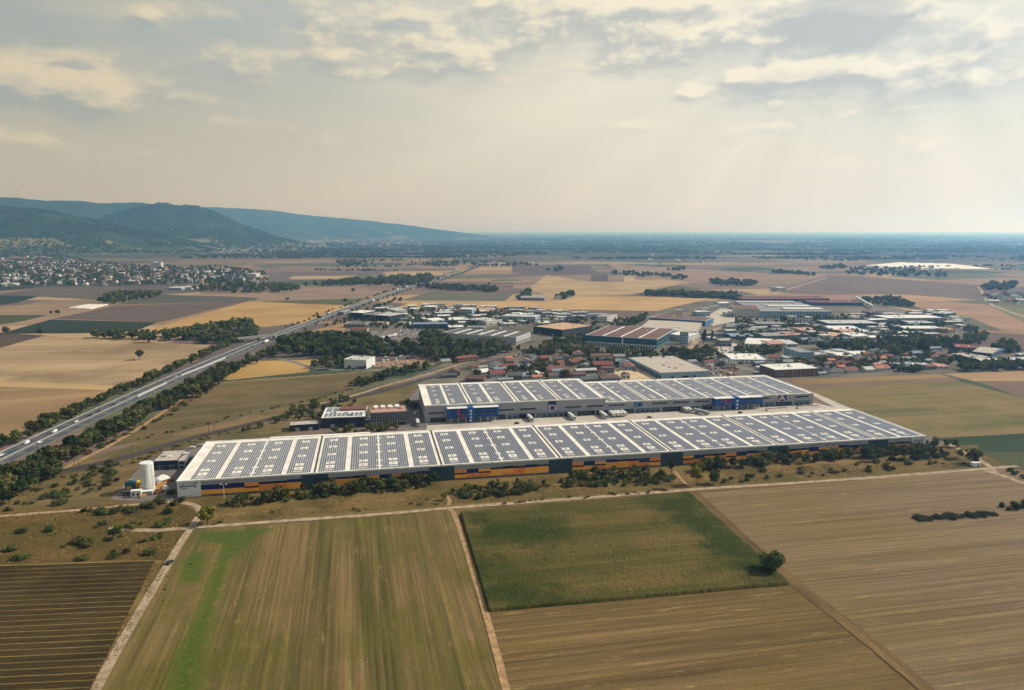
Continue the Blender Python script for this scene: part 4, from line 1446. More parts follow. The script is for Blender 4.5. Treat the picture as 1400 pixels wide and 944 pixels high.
one(483, 399, 394, 'd', 'tiny lone tree in the pinkish field left of the motorway', 1.4)
one(70, 430, 425, 'd', 'left tree of the pair beside the pale field track', 1.3)
one(79, 430, 424, 'd', 'right tree of the pair beside the pale field track', 1.3)
one(668, 391, 386, 'd', 'tiny lone tree on the brown plain right of the motorway', 1.5)
one(55, 459, 447, 'd', 'dark round tree beside the pale track at the left edge', 1.5)
one(8, 456, 446, 'd', 'dark tree at the left picture edge beside the pale track', 1.2)

# belts and woods
GA = 'trees along the field side of the motorway'
belt([(-20, 622), (70, 583), (150, 545), (230, 510), (300, 478), (345, 459)], 108, 2.4, 6.0, 9.4, GA, 'leafy tree in the row on the field side of the motorway')
GB = 'trees along the railway side of the motorway'
belt([(-30, 690), (60, 642), (120, 612), (180, 582), (250, 545), (318, 508)], 128, 4.0, 7.5, 12, GB, 'leafy tree in the belt between motorway and sandy path', .45)
belt([(318, 512), (345, 495), (372, 482)], 16, 4, 7, 10, GB, 'leafy tree in the belt between motorway and sandy path', .4)
belt([(-30, 704), (30, 672), (80, 645)], 18, 5, 6, 9.5, GB, 'leafy tree in the belt between motorway and sandy path', .4)
for o_ in (-1.5, 1.5):
    belt([(386, 457 + 4 * o_), (434, 438.5 + 4 * o_), (471, 424 + 3.2 * o_), (509, 410.5 + 2.8 * o_), (543, 398.6 + 2.4 * o_), (589, 385.7 + 2 * o_), (646, 367 + 1.4 * o_), (672, 356 + o_)], 105, 4, 3.0, 5.5, 'trees along the far motorway', 'tree beside the motorway beyond the bridge', .3)
GC = 'wood left of the motorway bridge'
wood([(108, 461), (205, 462), (300, 447), (345, 441), (352, 462), (330, 470), (210, 470)], 190, 8, 13, GC, 'tree in the long dark wood left of the motorway bridge')
GD = 'wood between the motorway and the estate'
wood([(374, 489), (388, 468), (440, 464), (500, 466), (522, 472), (560, 475), (574, 490), (530, 487), (470, 490)], 210, 9, 14, GD, 'tree in the dense wood right of the motorway bridge')
wood([(575, 462), (600, 460), (618, 476), (690, 476), (700, 482), (660, 492), (600, 497), (572, 490)], 150, 8, 13, GD, 'tree in the wooded strip before the white delivery depot', .4)
wood([(424, 505), (450, 490), (475, 484), (476, 503), (450, 507)], 28, 6, 9, 'trees around the white box building', 'tree beside the white box shaped building', .3)
belt([(476, 507), (500, 505)], 5, 1, 3, 4, 'trees around the white box building', 'tree beside the white box shaped building')
belt([(484, 532), (500, 524), (520, 519), (545, 512), (588, 504)], 26, 4, 6, 10, 'trees along the pale dirt road', 'leafy tree beside the pale dirt road by the railway', .4)
GE = 'trees in front of the near solar hall'
for pts, n, j, h0, h1, po in (([(345, 688), (380, 683), (430, 677)], 16, 3.0, 5, 8, .3), ([(430, 676), (500, 670), (586, 663)], 34, 3.0, 5.5, 9, .45), ([(312, 691), (345, 686)], 6, 2, 4, 6.5, .4),
                              ([(620, 676), (680, 668), (740, 664)], 16, 4, 3.5, 6, .3), ([(780, 656), (830, 653), (895, 648)], 22, 4, 5, 7.5, .35), ([(950, 646), (985, 640)], 9, 3, 7, 10.5, .3),
                              ([(985, 641), (1050, 634), (1085, 631)], 22, 3, 5, 9, .4), ([(1085, 632), (1160, 625)], 16, 3, 5, 8.5, .5), ([(1160, 628), (1240, 620), (1300, 622)], 34, 4, 5.5, 9.5, .35),
                              ([(1262, 612), (1300, 608)], 8, 3, 5, 8, .3)):
    belt(pts, n, j, h0, h1, GE, 'leafy tree in the planting before the orange and blue facade', po)
GF = 'trees along the middle of the estate'
wood([(745, 472), (790, 462), (840, 449), (868, 437), (884, 432), (884, 441), (830, 458), (770, 478), (750, 480)], 90, 6, 10, GF, 'tree in the green strip left of the brown roofed hall', .3)
wood([(700, 480), (760, 478), (800, 476), (860, 484), (980, 480), (978, 487), (870, 492), (800, 488), (720, 490)], 120, 6, 10, GF, 'tree in the green strip below the brown roofed hall', .4)
wood([(1005, 479), (1048, 479), (1078, 482), (1050, 486), (1008, 485)], 34, 5, 9, GF, 'tree in the green strip below the white roofed workshops', .5)
wood([(1115, 478), (1150, 470), (1180, 473), (1215, 462), (1235, 460), (1290, 466), (1345, 466), (1342, 474), (1290, 478), (1230, 484), (1150, 481)], 170, 6, 11, GF, 'tree in the green belt at the right of the estate', .4)
wood([(1318, 452), (1328, 448), (1346, 462), (1344, 472), (1334, 470)], 40, 6, 9, GF, 'tree in the hedge at the right end of the estate', .3)
wood([(1180, 410), (1225, 408), (1255, 419), (1230, 421), (1190, 416)], 60, 6, 10, 'trees behind the estate', 'tree of the dark grove behind the estate', .2)
wood([(1222, 508), (1260, 506), (1262, 509), (1225, 511)], 14, 5, 8, 'trees at the right end of the houses', 'tree before the houses at the right meadow', .5)
wood([(1300, 507), (1350, 503), (1400, 501), (1450, 500), (1450, 506), (1310, 509)], 46, 6, 11, 'trees at the right end of the houses', 'tree before the dark blue shed at the right edge', .4)
wood([(1355, 478), (1380, 474), (1394, 482), (1375, 486)], 16, 8, 12, 'trees at the right end of the houses', 'tree behind the grey roofed shed at the right edge', .2)
GH = 'garden trees among the houses'
for poly, n in (([(640, 512), (800, 490), (860, 498), (790, 516), (690, 522)], 80), ([(1050, 498), (1240, 484), (1250, 505), (1100, 515), (1060, 505)], 120), ([(862, 497), (960, 484), (1000, 492), (990, 503), (950, 498)], 60),
                ([(1240, 490), (1330, 482), (1330, 500), (1260, 505)], 60)):
    wood(poly, n, 4, 8, GH, 'garden tree between the small houses behind the far hall', .35)
GI = 'trees in the industrial estate'
for poly, n in (([(490, 430), (560, 424), (700, 428), (860, 438), (850, 446), (700, 446), (600, 452), (500, 450)], 420), ([(1000, 440), (1240, 430), (1310, 444), (1250, 462), (1100, 472), (1010, 470)], 420)):
    wood(poly, n, 4.5, 8, GI, 'tree between the flat roofed buildings of the estate', .3)
belt([(480, 442), (450, 447), (520, 420), (545, 410)], 30, 5, 5, 8, GI, 'tree between the flat roofed buildings of the estate', .3)
GJ = 'trees around the office buildings'
wood([(400, 560), (470, 545), (500, 556), (440, 572), (400, 578)], 28, 3.5, 7, GJ, 'tree behind the dark office buildings', .4)
wood([(450, 592), (500, 585), (560, 582), (556, 588), (470, 597)], 14, 3.5, 6, GJ, 'tree before the dark office buildings', .3)
wood([(548, 553), (568, 550), (570, 560), (552, 562)], 8, 4, 6, GJ, 'tree left of the far solar hall', .3)
belt([(330, 590), (370, 580), (420, 565)], 12, 4, 3, 5.5, GJ, 'tree behind the dark office buildings', .4)
GK = 'trees beyond the motorway fields'
for poly, n in (([(128, 414), (150, 405), (215, 402), (218, 406), (150, 417)], 70), ([(265, 396), (300, 390), (400, 392), (415, 400), (350, 402), (270, 400)], 110), ([(413, 393), (440, 388), (540, 380), (590, 377), (600, 384), (560, 392), (480, 391)], 200),
                ([(566, 392), (620, 393), (680, 396), (680, 400), (600, 397)], 100), ([(880, 401), (920, 402), (1000, 404), (1015, 410), (960, 408), (885, 405)], 110), ([(832, 374), (880, 374), (940, 380), (935, 383), (840, 377)], 60),
                ([(970, 386), (1000, 384), (1035, 388), (1032, 392), (975, 391)], 60), ([(1150, 371), (1200, 366), (1260, 372), (1300, 376), (1296, 380), (1180, 378), (1155, 375)], 90), ([(1055, 372), (1090, 374), (1115, 376), (1112, 378), (1058, 374)], 40),
                ([(380, 349), (415, 350), (414, 353), (384, 353)], 25), ([(458, 358), (510, 356), (512, 362), (470, 365)], 50), ([(640, 364), (700, 361), (740, 363), (700, 366)], 40), ([(560, 362), (640, 358), (655, 362), (600, 366)], 50), ([(706, 410), (722, 400), (730, 406), (720, 411)], 16), ([(760, 408), (782, 402), (786, 406), (770, 411)], 20),
                ([(1343, 395), (1352, 388), (1388, 390), (1386, 397), (1350, 399)], 50), ([(1120, 366), (1155, 363), (1155, 368), (1125, 369)], 40), ([(748, 370), (768, 367), (768, 372), (750, 373)], 14), ([(910, 370), (938, 366), (936, 372)], 16)):
    wood(poly, n, 8, 14, GK, 'tree of a dark grove on the plain beyond the estate', .15)
# far woods of the plain: long low masses of crowns
far_rng = np.random.default_rng(5)
for k in range(330):
    py = 318.8 + 36 * far_rng.random() ** 1.6
    px = far_rng.uniform(-100, 1500)
    if px < 330 and py < 372 or 700 < px < 860 and py > 352:
        continue
    x, y = G(px, py)
    wdt = far_rng.uniform(.03, .10) * y
    dpt = far_rng.uniform(10, 45) + y * .006
    n = int(min(95, 10 + wdt / 12))
    for q in range(n):
        TREES.append((0, x + far_rng.uniform(-wdt, wdt), y + far_rng.uniform(-dpt, dpt), far_rng.uniform(10, 18), 'd', GK, '', 1.3 + y / 5000, False))

# thin hedges and tree bands across the far fields
for k in range(75):
    px, py = far_rng.uniform(-40, 1440), 331 + 50 * far_rng.random() ** 1.2
    if py > 352 and (px < 420 or 640 < px < 1060 or py > 372):
        continue
    x, y = G(px, py)
    wdt, sl = far_rng.uniform(.015, .07) * y, far_rng.uniform(-.25, .35)
    for q in range(int(10 + wdt / 9)):
        t = far_rng.uniform(-wdt, wdt)
        TREES.append((0, x + t, y + t * sl + far_rng.normal() * 6, far_rng.uniform(6, 12), 'd', GK, '', 1.2, False))

# bushes
GS = 'bushes on the scrubland at left'
for px, py, s in ((30, 690, 1), (60, 682, 1.6), (78, 690, 1.8), (10, 698, 1.2), (50, 672, 1), (120, 700, 1.4), (140, 704, 1.6), (160, 700, 1.6), (178, 700, 1.8), (200, 694, 1.9), (215, 690, 1.8), (233, 702, 2), (240, 690, 1.9), (230, 718, 1.7), (135, 719, 1.1), (170, 724, 1.7), (182, 721, 1.4), (150, 738, 1.2),
                  (118, 745, 1.8), (130, 740, 1.4), (155, 730, 1.3), (30, 728, 1.2), (68, 728, 1.3), (18, 752, 1.5), (22, 768, 1.4), (108, 764, 1.3), (155, 762, 1.6), (202, 758, 1.6), (193, 741, 1), (222, 735, 1.2), (92, 746, .8), (238, 676, 1.5), (70, 655, 1.4), (8, 680, 1.4), (95, 672, 1.1)):
    x, y = G(px, py)
    for q in range(3):
        add_bush(x + rng.normal() * 2.4, y + rng.normal() * 1.6, s * rng.uniform(1.6, 2.6), 'l' if rng.random() < .22 else pick_mat(.55), GS, 'low green bush on the dry scrubland at left', rng.uniform(.9, 1.4))
wood([(62, 672), (110, 648), (150, 632), (172, 636), (160, 660), (130, 676), (80, 684)], 46, 1.8, 4.2, 'bushes beside the railway', 'green bush in the thicket between railway and silo yard', .4, add_bush)
belt([(0, 672), (80, 655), (160, 638), (240, 612), (330, 588)], 40, 3.0, 1.0, 2.6, 'bushes beside the railway', 'green bush in the thicket beside the railway track', .5, add_bush)
belt([(180, 604), (260, 584), (340, 566), (430, 547), (500, 527)], 30, 2.0, 1.0, 2.4, 'bushes beside the railway', 'green bush in the thicket beside the railway track', .5, add_bush)
belt([(20, 668), (90, 632), (150, 606), (220, 572), (300, 524)], 50, 3, 1.5, 3.5, 'bushes along the motorway belt', 'low bush at the foot of the motorway tree belt', .5, add_bush)
GT = 'bushes on the grass bank before the near hall'
for poly, n, h0, h1 in (([(620, 682), (640, 668), (730, 662), (735, 672), (650, 686)], 40, 2, 4.5), ([(735, 666), (790, 655), (900, 648), (922, 656), (900, 664), (800, 668)], 66, 2.0, 4.4), ([(350, 700), (600, 680), (610, 690), (400, 708)], 10, .8, 1.8), ([(650, 692), (920, 668), (930, 672), (700, 690)], 22, .8, 2.0),
                        ([(980, 664), (1320, 636), (1310, 628), (1000, 645)], 44, 1.0, 3.2), ([(312, 694), (440, 682), (590, 668), (590, 664), (440, 676)], 36, 1.6, 3.4), ([(285, 720), (310, 716), (305, 710)], 4, .8, 1.5), ([(1180, 634), (1300, 626), (1300, 620)], 24, 2, 4)):
    wood(poly, n, h0, h1, GT, 'rounded bush on the dry grass bank before the near hall', .4, add_bush)
belt([(1378, 697), (1405, 692), (1420, 690)], 9, 3, 2.5, 5, 'bushes at the right end of the dark reed strip', 'bush at the right end of the dark reed strip', .2, add_bush)
belt([(1382, 643), (1400, 655), (1430, 668)], 12, 1.5, 2, 3.5, 'bushes beside the right crossing', 'clipped dark bush in the hedge beside the right crossing', .1, add_bush)
belt([(255, 770), (240, 782), (215, 830)], 7, 1.5, .5, 1.0, 'weeds along the farm road', 'low weed tuft beside the pale farm road at left', .6, add_bush)

NTH = ['first', 'second', 'third', 'fourth', 'fifth', 'sixth']


def place_label(x, y, h, mt, grp, lab, wide, tall):
    """which one: height and tone first, then the feature it stands by"""
    look = ('tall ' if h > tall else 'low ') + {'d': 'dark green', 'o': 'olive', 'l': 'light green', 'y': 'yellow'}[mt]
    lab = lab.replace('leafy ', '').replace('rounded ', '').replace('low ', '').replace('green ', '')
    if grp in (GE, GT):
        u = local(A1, THETA, (x, y))[0]
        k = min(range(1, 7), key=lambda q: abs(seams[q] - u))
        lab = lab.replace('in the planting before the orange and blue facade', 'before the long facade').replace(' on the dry grass bank before the near hall', ' on the bank')
        side = 'below' if abs(seams[k] - u) < 10 else ('left of' if u < seams[k] else 'right of')
        return f"{look} {lab} {side} the {NTH[k - 1]} dark tower from left"
    if grp in (GA, GB):
        s = mwp_far(x, y)
        return f"{look} {lab.replace(' in the row', '').replace(' in the belt', '')}, {s}"
    return f"{look} {lab}"


def mwp_far(x, y):
    v = x / y
    return 'near the left edge' if v < -.60 else 'at the short noise barrier' if v < -.50 else 'at the long noise barrier' if v < -.385 else 'near the bridge'


BIG_LABEL = 'big dark solitary tree at the corner of the green maize'


def big_tree():
    x, y = G(1055, 783)
    h = height_of(1055, 783, 754)
    v, f = crown_data(99, 30, 90, .034, (.58, .16, 1.0, .12))
    r = empty('tree', (x, y, .05), 0, BIG_LABEL, 'tree')
    link('crown', mesh_np('crown', v, f, [leaf_d]), r, scale=(h, h, h))
    link('trunk', trunk_mesh(98, .5, .03, bark), r, scale=(h, h, h))


big_tree()
TREES.sort(key=lambda t: -t[0])
NTREE = 298
for i, (_, x, y, h, mt, grp, lab, wide, pop) in enumerate(TREES[:NTREE]):
    pass
singles = [t for t in TREES if t[6] and not t[5]]
rest = [t for t in TREES if not (t[6] and not t[5])]
indiv = singles + rest[:NTREE - len(singles)]
stuff_t = rest[NTREE - len(singles):]
for i, (_, x, y, h, mt, grp, lab, wide, pop) in enumerate(indiv):
    if grp:
        lab = place_label(x, y, h, mt, grp, lab, wide, 9.0)
    r = empty('poplar_tree' if pop else 'tree', (x, y, .02), rng.uniform(0, 6.28), lab, 'tree', grp or None)
    cm = POPLAR['d'] if pop else CROWNS[i % 5][mt]
    link('crown', cm, r, scale=(h * wide, h * wide, h))
    link('trunk', TRUNKS[i % 3], r, scale=(h, h, h))

# all farther trees together: the same crowns with fewer leaves
LOW = [crown_data(70 + i, 8, 9, .105, s) for i, s in enumerate(SHAPES)]
TINY = [crown_data(80 + i, 4, 6, .20, s) for i, s in enumerate(SHAPES[:3])]
for mt, mat_ in (('d', leaf_mat('leaf_dark_far', (.046, .070, .020), (.108, .126, .040), 0)), ('o', leaf_mat('leaf_olive_far', (.072, .080, .024), (.135, .125, .044), 0))):
    VV, n = [], 0
    FF = []
    for i, (s_, x, y, h, m_, grp, lab, wide, pop) in enumerate(stuff_t):
        if (m_ == 'o') != (mt == 'o'):
            continue
        far = y > 1500
        v, f = (TINY[i % 3] if far else LOW[i % 5])
        a = i * 2.4
        c, s = math.cos(a), math.sin(a)
        q = np.empty_like(v)
        q[:, 0] = (v[:, 0] * c - v[:, 1] * s) * h * wide + x
        q[:, 1] = (v[:, 0] * s + v[:, 1] * c) * h * wide + y
        q[:, 2] = (v[:, 2] - .08) * h
        VV.append(q)
        FF.append(f + n)
        n += len(v)
    if VV:
        o = link('distant_trees', mesh_np('distant_trees', np.concatenate(VV), np.concatenate(FF), [mat_]))
        tag(o, 'dark green trees of the far woods and estate' if mt == 'd' else 'olive and browning trees of the far woods and estate', 'trees', None, 'stuff')
BUSHES.sort(key=lambda t: -t[0])
for i, (_, x, y, h, mt, grp, lab, wide) in enumerate(BUSHES[:298]):
    o = link('bush', BUSH[i % 2][mt], None, (x, y, .03), rng.uniform(0, 6.28), (h * wide * .9, h * wide * .9, h))
    tag(o, place_label(x, y, h, mt, grp, lab, wide, 2.2), 'bush', grp)
VV, FF, n = [], [], 0
bv, bf = crown_data(52, 6, 10, .16, (.8, -.05, .95, .2))
for (_, x, y, h, mt, grp, lab, wide) in BUSHES[298:]:
    VV.append(np.column_stack([bv[:, 0] * h + x, bv[:, 1] * h + y, bv[:, 2] * h]))
    FF.append(bf + n)
    n += len(bv)
if VV:
    tag(link('undergrowth', mesh_np('undergrowth', np.concatenate(VV), np.concatenate(FF), [leaf_o])), 'smaller bushes among the trees', 'bushes', None, 'stuff')

# dark reed strip in the stubble field at right: upright blades in a long low block
a, b = np.array(G(1252, 711)), np.array(G(1362, 704))
n = 5200
t = rng.random(n)
off = rng.uniform(-1, 1, n) * (2.6 + 1.2 * np.sin(t * 19) + .8 * np.sin(t * 47 + 1))
d = (b - a) / np.linalg.norm(b - a)
c = a + (b - a) * t[:, None] + np.stack([-d[1] * off, d[0] * off], 1)
hh = rng.uniform(.8, 2.0, n) * (1 + .35 * np.sin(t * 31))
ang = rng.uniform(0, 3.14, n)
ux, uy = np.cos(ang) * .22, np.sin(ang) * .22
lx, ly = rng.normal(0, .3, n), rng.normal(0, .3, n)
q = np.stack([np.column_stack([c[:, 0] - ux, c[:, 1] - uy, hh * 0]), np.column_stack([c[:, 0] + ux, c[:, 1] + uy, hh * 0]),
              np.column_stack([c[:, 0] + ux * .4 + lx, c[:, 1] + uy * .4 + ly, hh]), np.column_stack([c[:, 0] - ux * .4 + lx, c[:, 1] - uy * .4 + ly, hh])], 1)
o = link('reeds', mesh_np('reeds', q.reshape(-1, 3), np.arange(4 * n).reshape(-1, 4), [leaf_mat('reed_leaf', (.055, .070, .030), (.11, .105, .05), 0)]))
tag(o, 'long dark strip of reeds in the brown stubble field at right', 'reeds', None, 'stuff')
# dry grass tufts over the scrubland and the bank
VV = []
for poly, n in (([(-40, 772), (-40, 705), (150, 692), (246, 690), (262, 704), (228, 764)], 5200), ([(280, 716), (285, 694), (620, 668), (1290, 626), (1335, 638), (945, 666), (612, 690)], 9000), ([(212, 770), (232, 772), (140, 930), (90, 1000), (80, 1000)], 1500), ([(-40, 700), (-40, 668), (60, 655), (190, 622), (330, 590), (280, 605), (150, 660)], 2500)):
    w = [G(*p) for p in poly]
    x0, x1 = min(p[0] for p in w), max(p[0] for p in w)
    y0, y1 = min(p[1] for p in w), max(p[1] for p in w)
    k = 0
    while k < n:
        x, y = rng.uniform(x0, x1), rng.uniform(y0, y1)
        if in_poly(x, y, w) and mnoise.noise((x * .05, y * .05, 7)) > -.15:
            k += 1
            h, s, a = rng.uniform(.2, .5), rng.uniform(.2, .55), rng.uniform(0, 3.14)
            ux, uy = math.cos(a) * s, math.sin(a) * s
            lx, ly = rng.normal(0, .3), rng.normal(0, .3)
            VV.append([(x - ux, y - uy, .1), (x + ux, y + uy, .1), (x + ux * .6 + lx, y + uy * .6 + ly, h), (x - ux * .6 + lx, y - uy * .6 + ly, h)])
VV = np.array(VV).reshape(-1, 3)
o = link('dry_grass', mesh_np('dry_grass', VV, np.arange(len(VV)).reshape(-1, 4), [M('dry_grass', lin(158, 128, 76, .62), 1, lin(122, 104, 56, .62), .05)]))
tag(o, 'tufts of dry grass on the bank and scrubland', 'grass', None, 'stuff')

# ------------------------------------------------------------------ buildings
WALLC = {'white': (220, 220, 214), 'cream': (214, 200, 172), 'light grey': (176, 178, 180), 'grey': (136, 138, 142), 'dark grey': (84, 88, 94), 'pale blue': (164, 186, 200), 'blue': (70, 104, 140), 'teal': (52, 92, 104),
         'dark blue': (36, 52, 88), 'brown': (126, 104, 90), 'dark': (46, 56, 66), 'tan': (186, 160, 130), 'green grey': (130, 140, 128)}
ROOFC = {'white': (228, 226, 220), 'pale grey': (190, 190, 188), 'grey': (144, 142, 142), 'dark grey': (92, 90, 92), 'brown': (112, 82, 74), 'red brown': (122, 78, 68), 'red': (128, 70, 64), 'orange': (184, 112, 84), 'tan': (196, 160, 126),
         'gravel': (186, 174, 160), 'blue grey': (128, 142, 158), 'pink': (190, 140, 128), 'dark red': (110, 56, 56)}


def wm(c):
    return M('wall_' + c.replace(' ', '_'), lin(*WALLC[c], .8), .8, lin(*WALLC[c], .7), .25)


def rm(c):
    return M('roof_' + c.replace(' ', '_'), lin(*ROOFC[c], .8), .85, lin(*ROOFC[c], .68), .22, detail=7)


LABELS = {}
LANDMARKS = [('the dark glass offices', 505, 432), ('the white delivery depot', 655, 466), ('the dark gravel roofed hall', 790, 455), ('the teal hall with the brown roof', 850, 468),
             ('the pale blue hall', 915, 510), ('the red roofed factory', 1022, 427), ('the long blue grey factory', 1085, 428), ('the brown brick block', 1090, 508), ('the glass tower office', 1103, 485),
             ('the long white shed at right', 1255, 437), ('the red roofed shed at right', 1320, 477), ('far hall left end', 600, 535), ('the tall poplars', 968, 462), ('the right meadow', 1225, 505),
             ('far hall middle', 770, 520), ('the truck apron', 985, 430), ('the dark blue shed at right', 1365, 497)]
PENDING = []


def where(px, py):
    n, lx, ly = min(LANDMARKS, key=lambda t: math.hypot((t[1] - px) * .6, (t[2] - py) * 2))
    dx, dy = px - lx, py - ly
    if abs(dx) > 2.2 * abs(dy):
        return ('right of ' if dx > 0 else 'left of ') + n
    return ('before ' if dy > 0 else 'behind ') + n


def building(name, xl, yl, xr, yr, hpx, yb, wall, roof, style='flat', label=None, what='building', wins=True, extra=None):
    """Footprint from its front edge in the photograph (left foot, right foot), height and back roof edge in photo pixels."""
    a, b = G(xl, yl), G(xr, yr)
    L = math.hypot(b[0] - a[0], b[1] - a[1])
    th = math.atan2(b[1] - a[1], b[0] - a[0])
    h = max(2.6, height_of(xl, yl, yl - hpx))
    xm, ym = (xl + xr) / 2, (yl + yr) / 2
    c = G(xm, yb, h)
    mid = ((a[0] + b[0]) / 2, (a[1] + b[1]) / 2)
    D = -(c[0] - mid[0]) * math.sin(th) + (c[1] - mid[1]) * math.cos(th)
    if style in ('gable', 'gabley'):
        D = max(6.5, min(D * .5, 13.5))
        h = max(3.4, min(h, 7.5))
    D = max(6.0, min(D, 240))
    if 'tower' in what:
        D = min(D, L * 1.1)
    r = empty(name, (*a, .05), th, label, what)
    if label is None:
        size = 'small' if L < 16 else ('long' if L > 2.2 * D else 'wide' if L > 40 else '')
        PENDING.append((f"{size} {wall} {what}, {roof} roof, {where(xm, ym)}".strip(), xm, r))
        r['group'] = 'buildings of the industrial estate' if what != 'house' else 'houses behind the far hall'
    if style == 'flat':
        mb = MB()
        mb.box(0, L, 0, D, 0, h)
        mb.build('wall', wm(wall), r)
        mb = MB()
        mb.box(.25, L - .25, .25, D - .25, h + .004, h + .12)
        rf = mb.build('roof', rm(roof), r)
        mb = MB()
        t = .3
        mb.box(-.08, L + .08, -.08, t, h - .1, h + .5)
        mb.box(-.08, L + .08, D - t, D + .08, h - .1, h + .5)
        mb.box(-.08, t, t + .002, D - t - .002, h - .1, h + .5)
        mb.box(L - t, L + .08, t + .002, D - t - .002, h - .1, h + .5)
        mb.build('parapet', trim_w if roof in ('white', 'pale grey', 'brown', 'dark grey') else wm(wall), r)
        ru = np.random.default_rng(int(xl * 7 + yl))
        for k in range(int(min(7, 1 + L * D / 260))):
            ux, uy = ru.uniform(.12, .82) * L, ru.uniform(.15, .8) * D
            mb = MB()
            w_, d_ = ru.uniform(1.2, 3.2), ru.uniform(1.2, 3)
            mb.box(ux, ux + w_, uy, uy + d_, h + .13, h + ru.uniform(.6, 1.5))
            mb.build('roof_unit', unit_m if k % 2 else trim_w, r)
    elif style in ('gable', 'gabley', 'shed'):
        rise = (.42 if style != 'shed' else .10) * (D if style != 'gabley' else L) / 2
        e = h
        mb = MB()
        if style == 'gabley':           # gable end towards the camera
            mb.prism([(0, 0), (L, 0), (L, e), (L / 2, e + rise), (0, e)], 0, D)
            mb.build('wall', wm(wall), r)
            mb = MB()
            for s in (0, 1):
                x0, x1 = (-.4, L / 2) if s == 0 else (L / 2, L + .4)
                z0, z1 = (e - .32, e + rise) if s == 0 else (e + rise, e - .32)
                mb.prism([(x0, z0 + .05), (x1, z1 + .05), (x1, z1 + .3), (x0, z0 + .3)], -.35, D + .35)
        else:
            mb.prismx([(0, 0), (D, 0), (D, e), (D / 2, e + rise), (0, e)], 0, L)
            mb.build('wall', wm(wall), r)
            mb = MB()
            k = rise / (D / 2) * .4
            for y0, y1, z0, z1 in ((-.4, D / 2, e - k, e + rise), (D / 2, D + .4, e + rise, e - k)):
                mb.prismx([(y0, z0 + .05), (y1, z1 + .05), (y1, z1 + .3), (y0, z0 + .3)], -.35, L + .35)
        rf = mb.build('roof', rm(roof), r)
        if style != 'shed':
            mb = MB()
            cx, cyy = L * .3, D * .55
            mb.box(cx, cx + .7, cyy, cyy + .7, e + rise * .3, e + rise + 1.0)
            mb.build('chimney', M('chimney_brick', (.22, .12, .09), .9), rf)
        else:
            for k in range(int(min(8, L / 9))):
                mb = MB()
                x0 = L * (k + .3) / int(min(8, L / 9))
                zz = e + rise * .55
                mb.prismx([(D * .22, e + rise * .44 + .32), (D * .36, e + rise * .72 + .32), (D * .36, e + rise * .72 + .36), (D * .22, e + rise * .44 + .36)], x0, x0 + 1.2)
                mb.build('rooflight', trim_w, rf)
    if wins and h > 2.8:
        fl = max(1, int(round((h - .4) / 3.3)))
        sh = h / fl
        mb = MB()
        big = style == 'shed' or L > 40

        def win(side, t0, t1, z0, z1):
            if side == 0:
                mb.box(t0, t1, -.06, .05, z0, z1)
            elif side == 1:
                mb.box(L - .05, L + .06, t0, t1, z0, z1)
            else:
                mb.box(-.06, .05, t0, t1, z0, z1)
        pitch_ = 5.0 if big else 3.2
        for side, ln in ((0, L), (1, D), (2, D)):
            n = max(1, min(22, int(ln / pitch_)))
            for s in range(fl):
                for i in range(n):
                    w = ln / n
                    win(side, i * w + w * .22, (i + 1) * w - w * .22, s * sh + sh * .32, s * sh + sh * .74)
        o = mb.build('windows', dark_g, r)
        o['kind'] = 'stuff'
    if h > 3.4 and style in ('flat', 'shed') and L > 14 and what != 'house':
        for k in range(2):
            mb = MB()
            x0 = L * (.2 + .45 * k)
            mb.box(x0, x0 + 3.2, -.12, .0, .05, min(3.0, h - .4))
            mb.build('gate', wm('light grey' if wall in ('dark', 'dark grey', 'teal', 'dark blue') else 'dark grey'), r)
    r['dims'] = (L, D, h)
    return r


def building_list(rows, what='building', name='commercial_building'):
    for row in rows:
        building(name, *row[:8], style=(row[8] if len(row) > 8 else 'flat'), what=what)


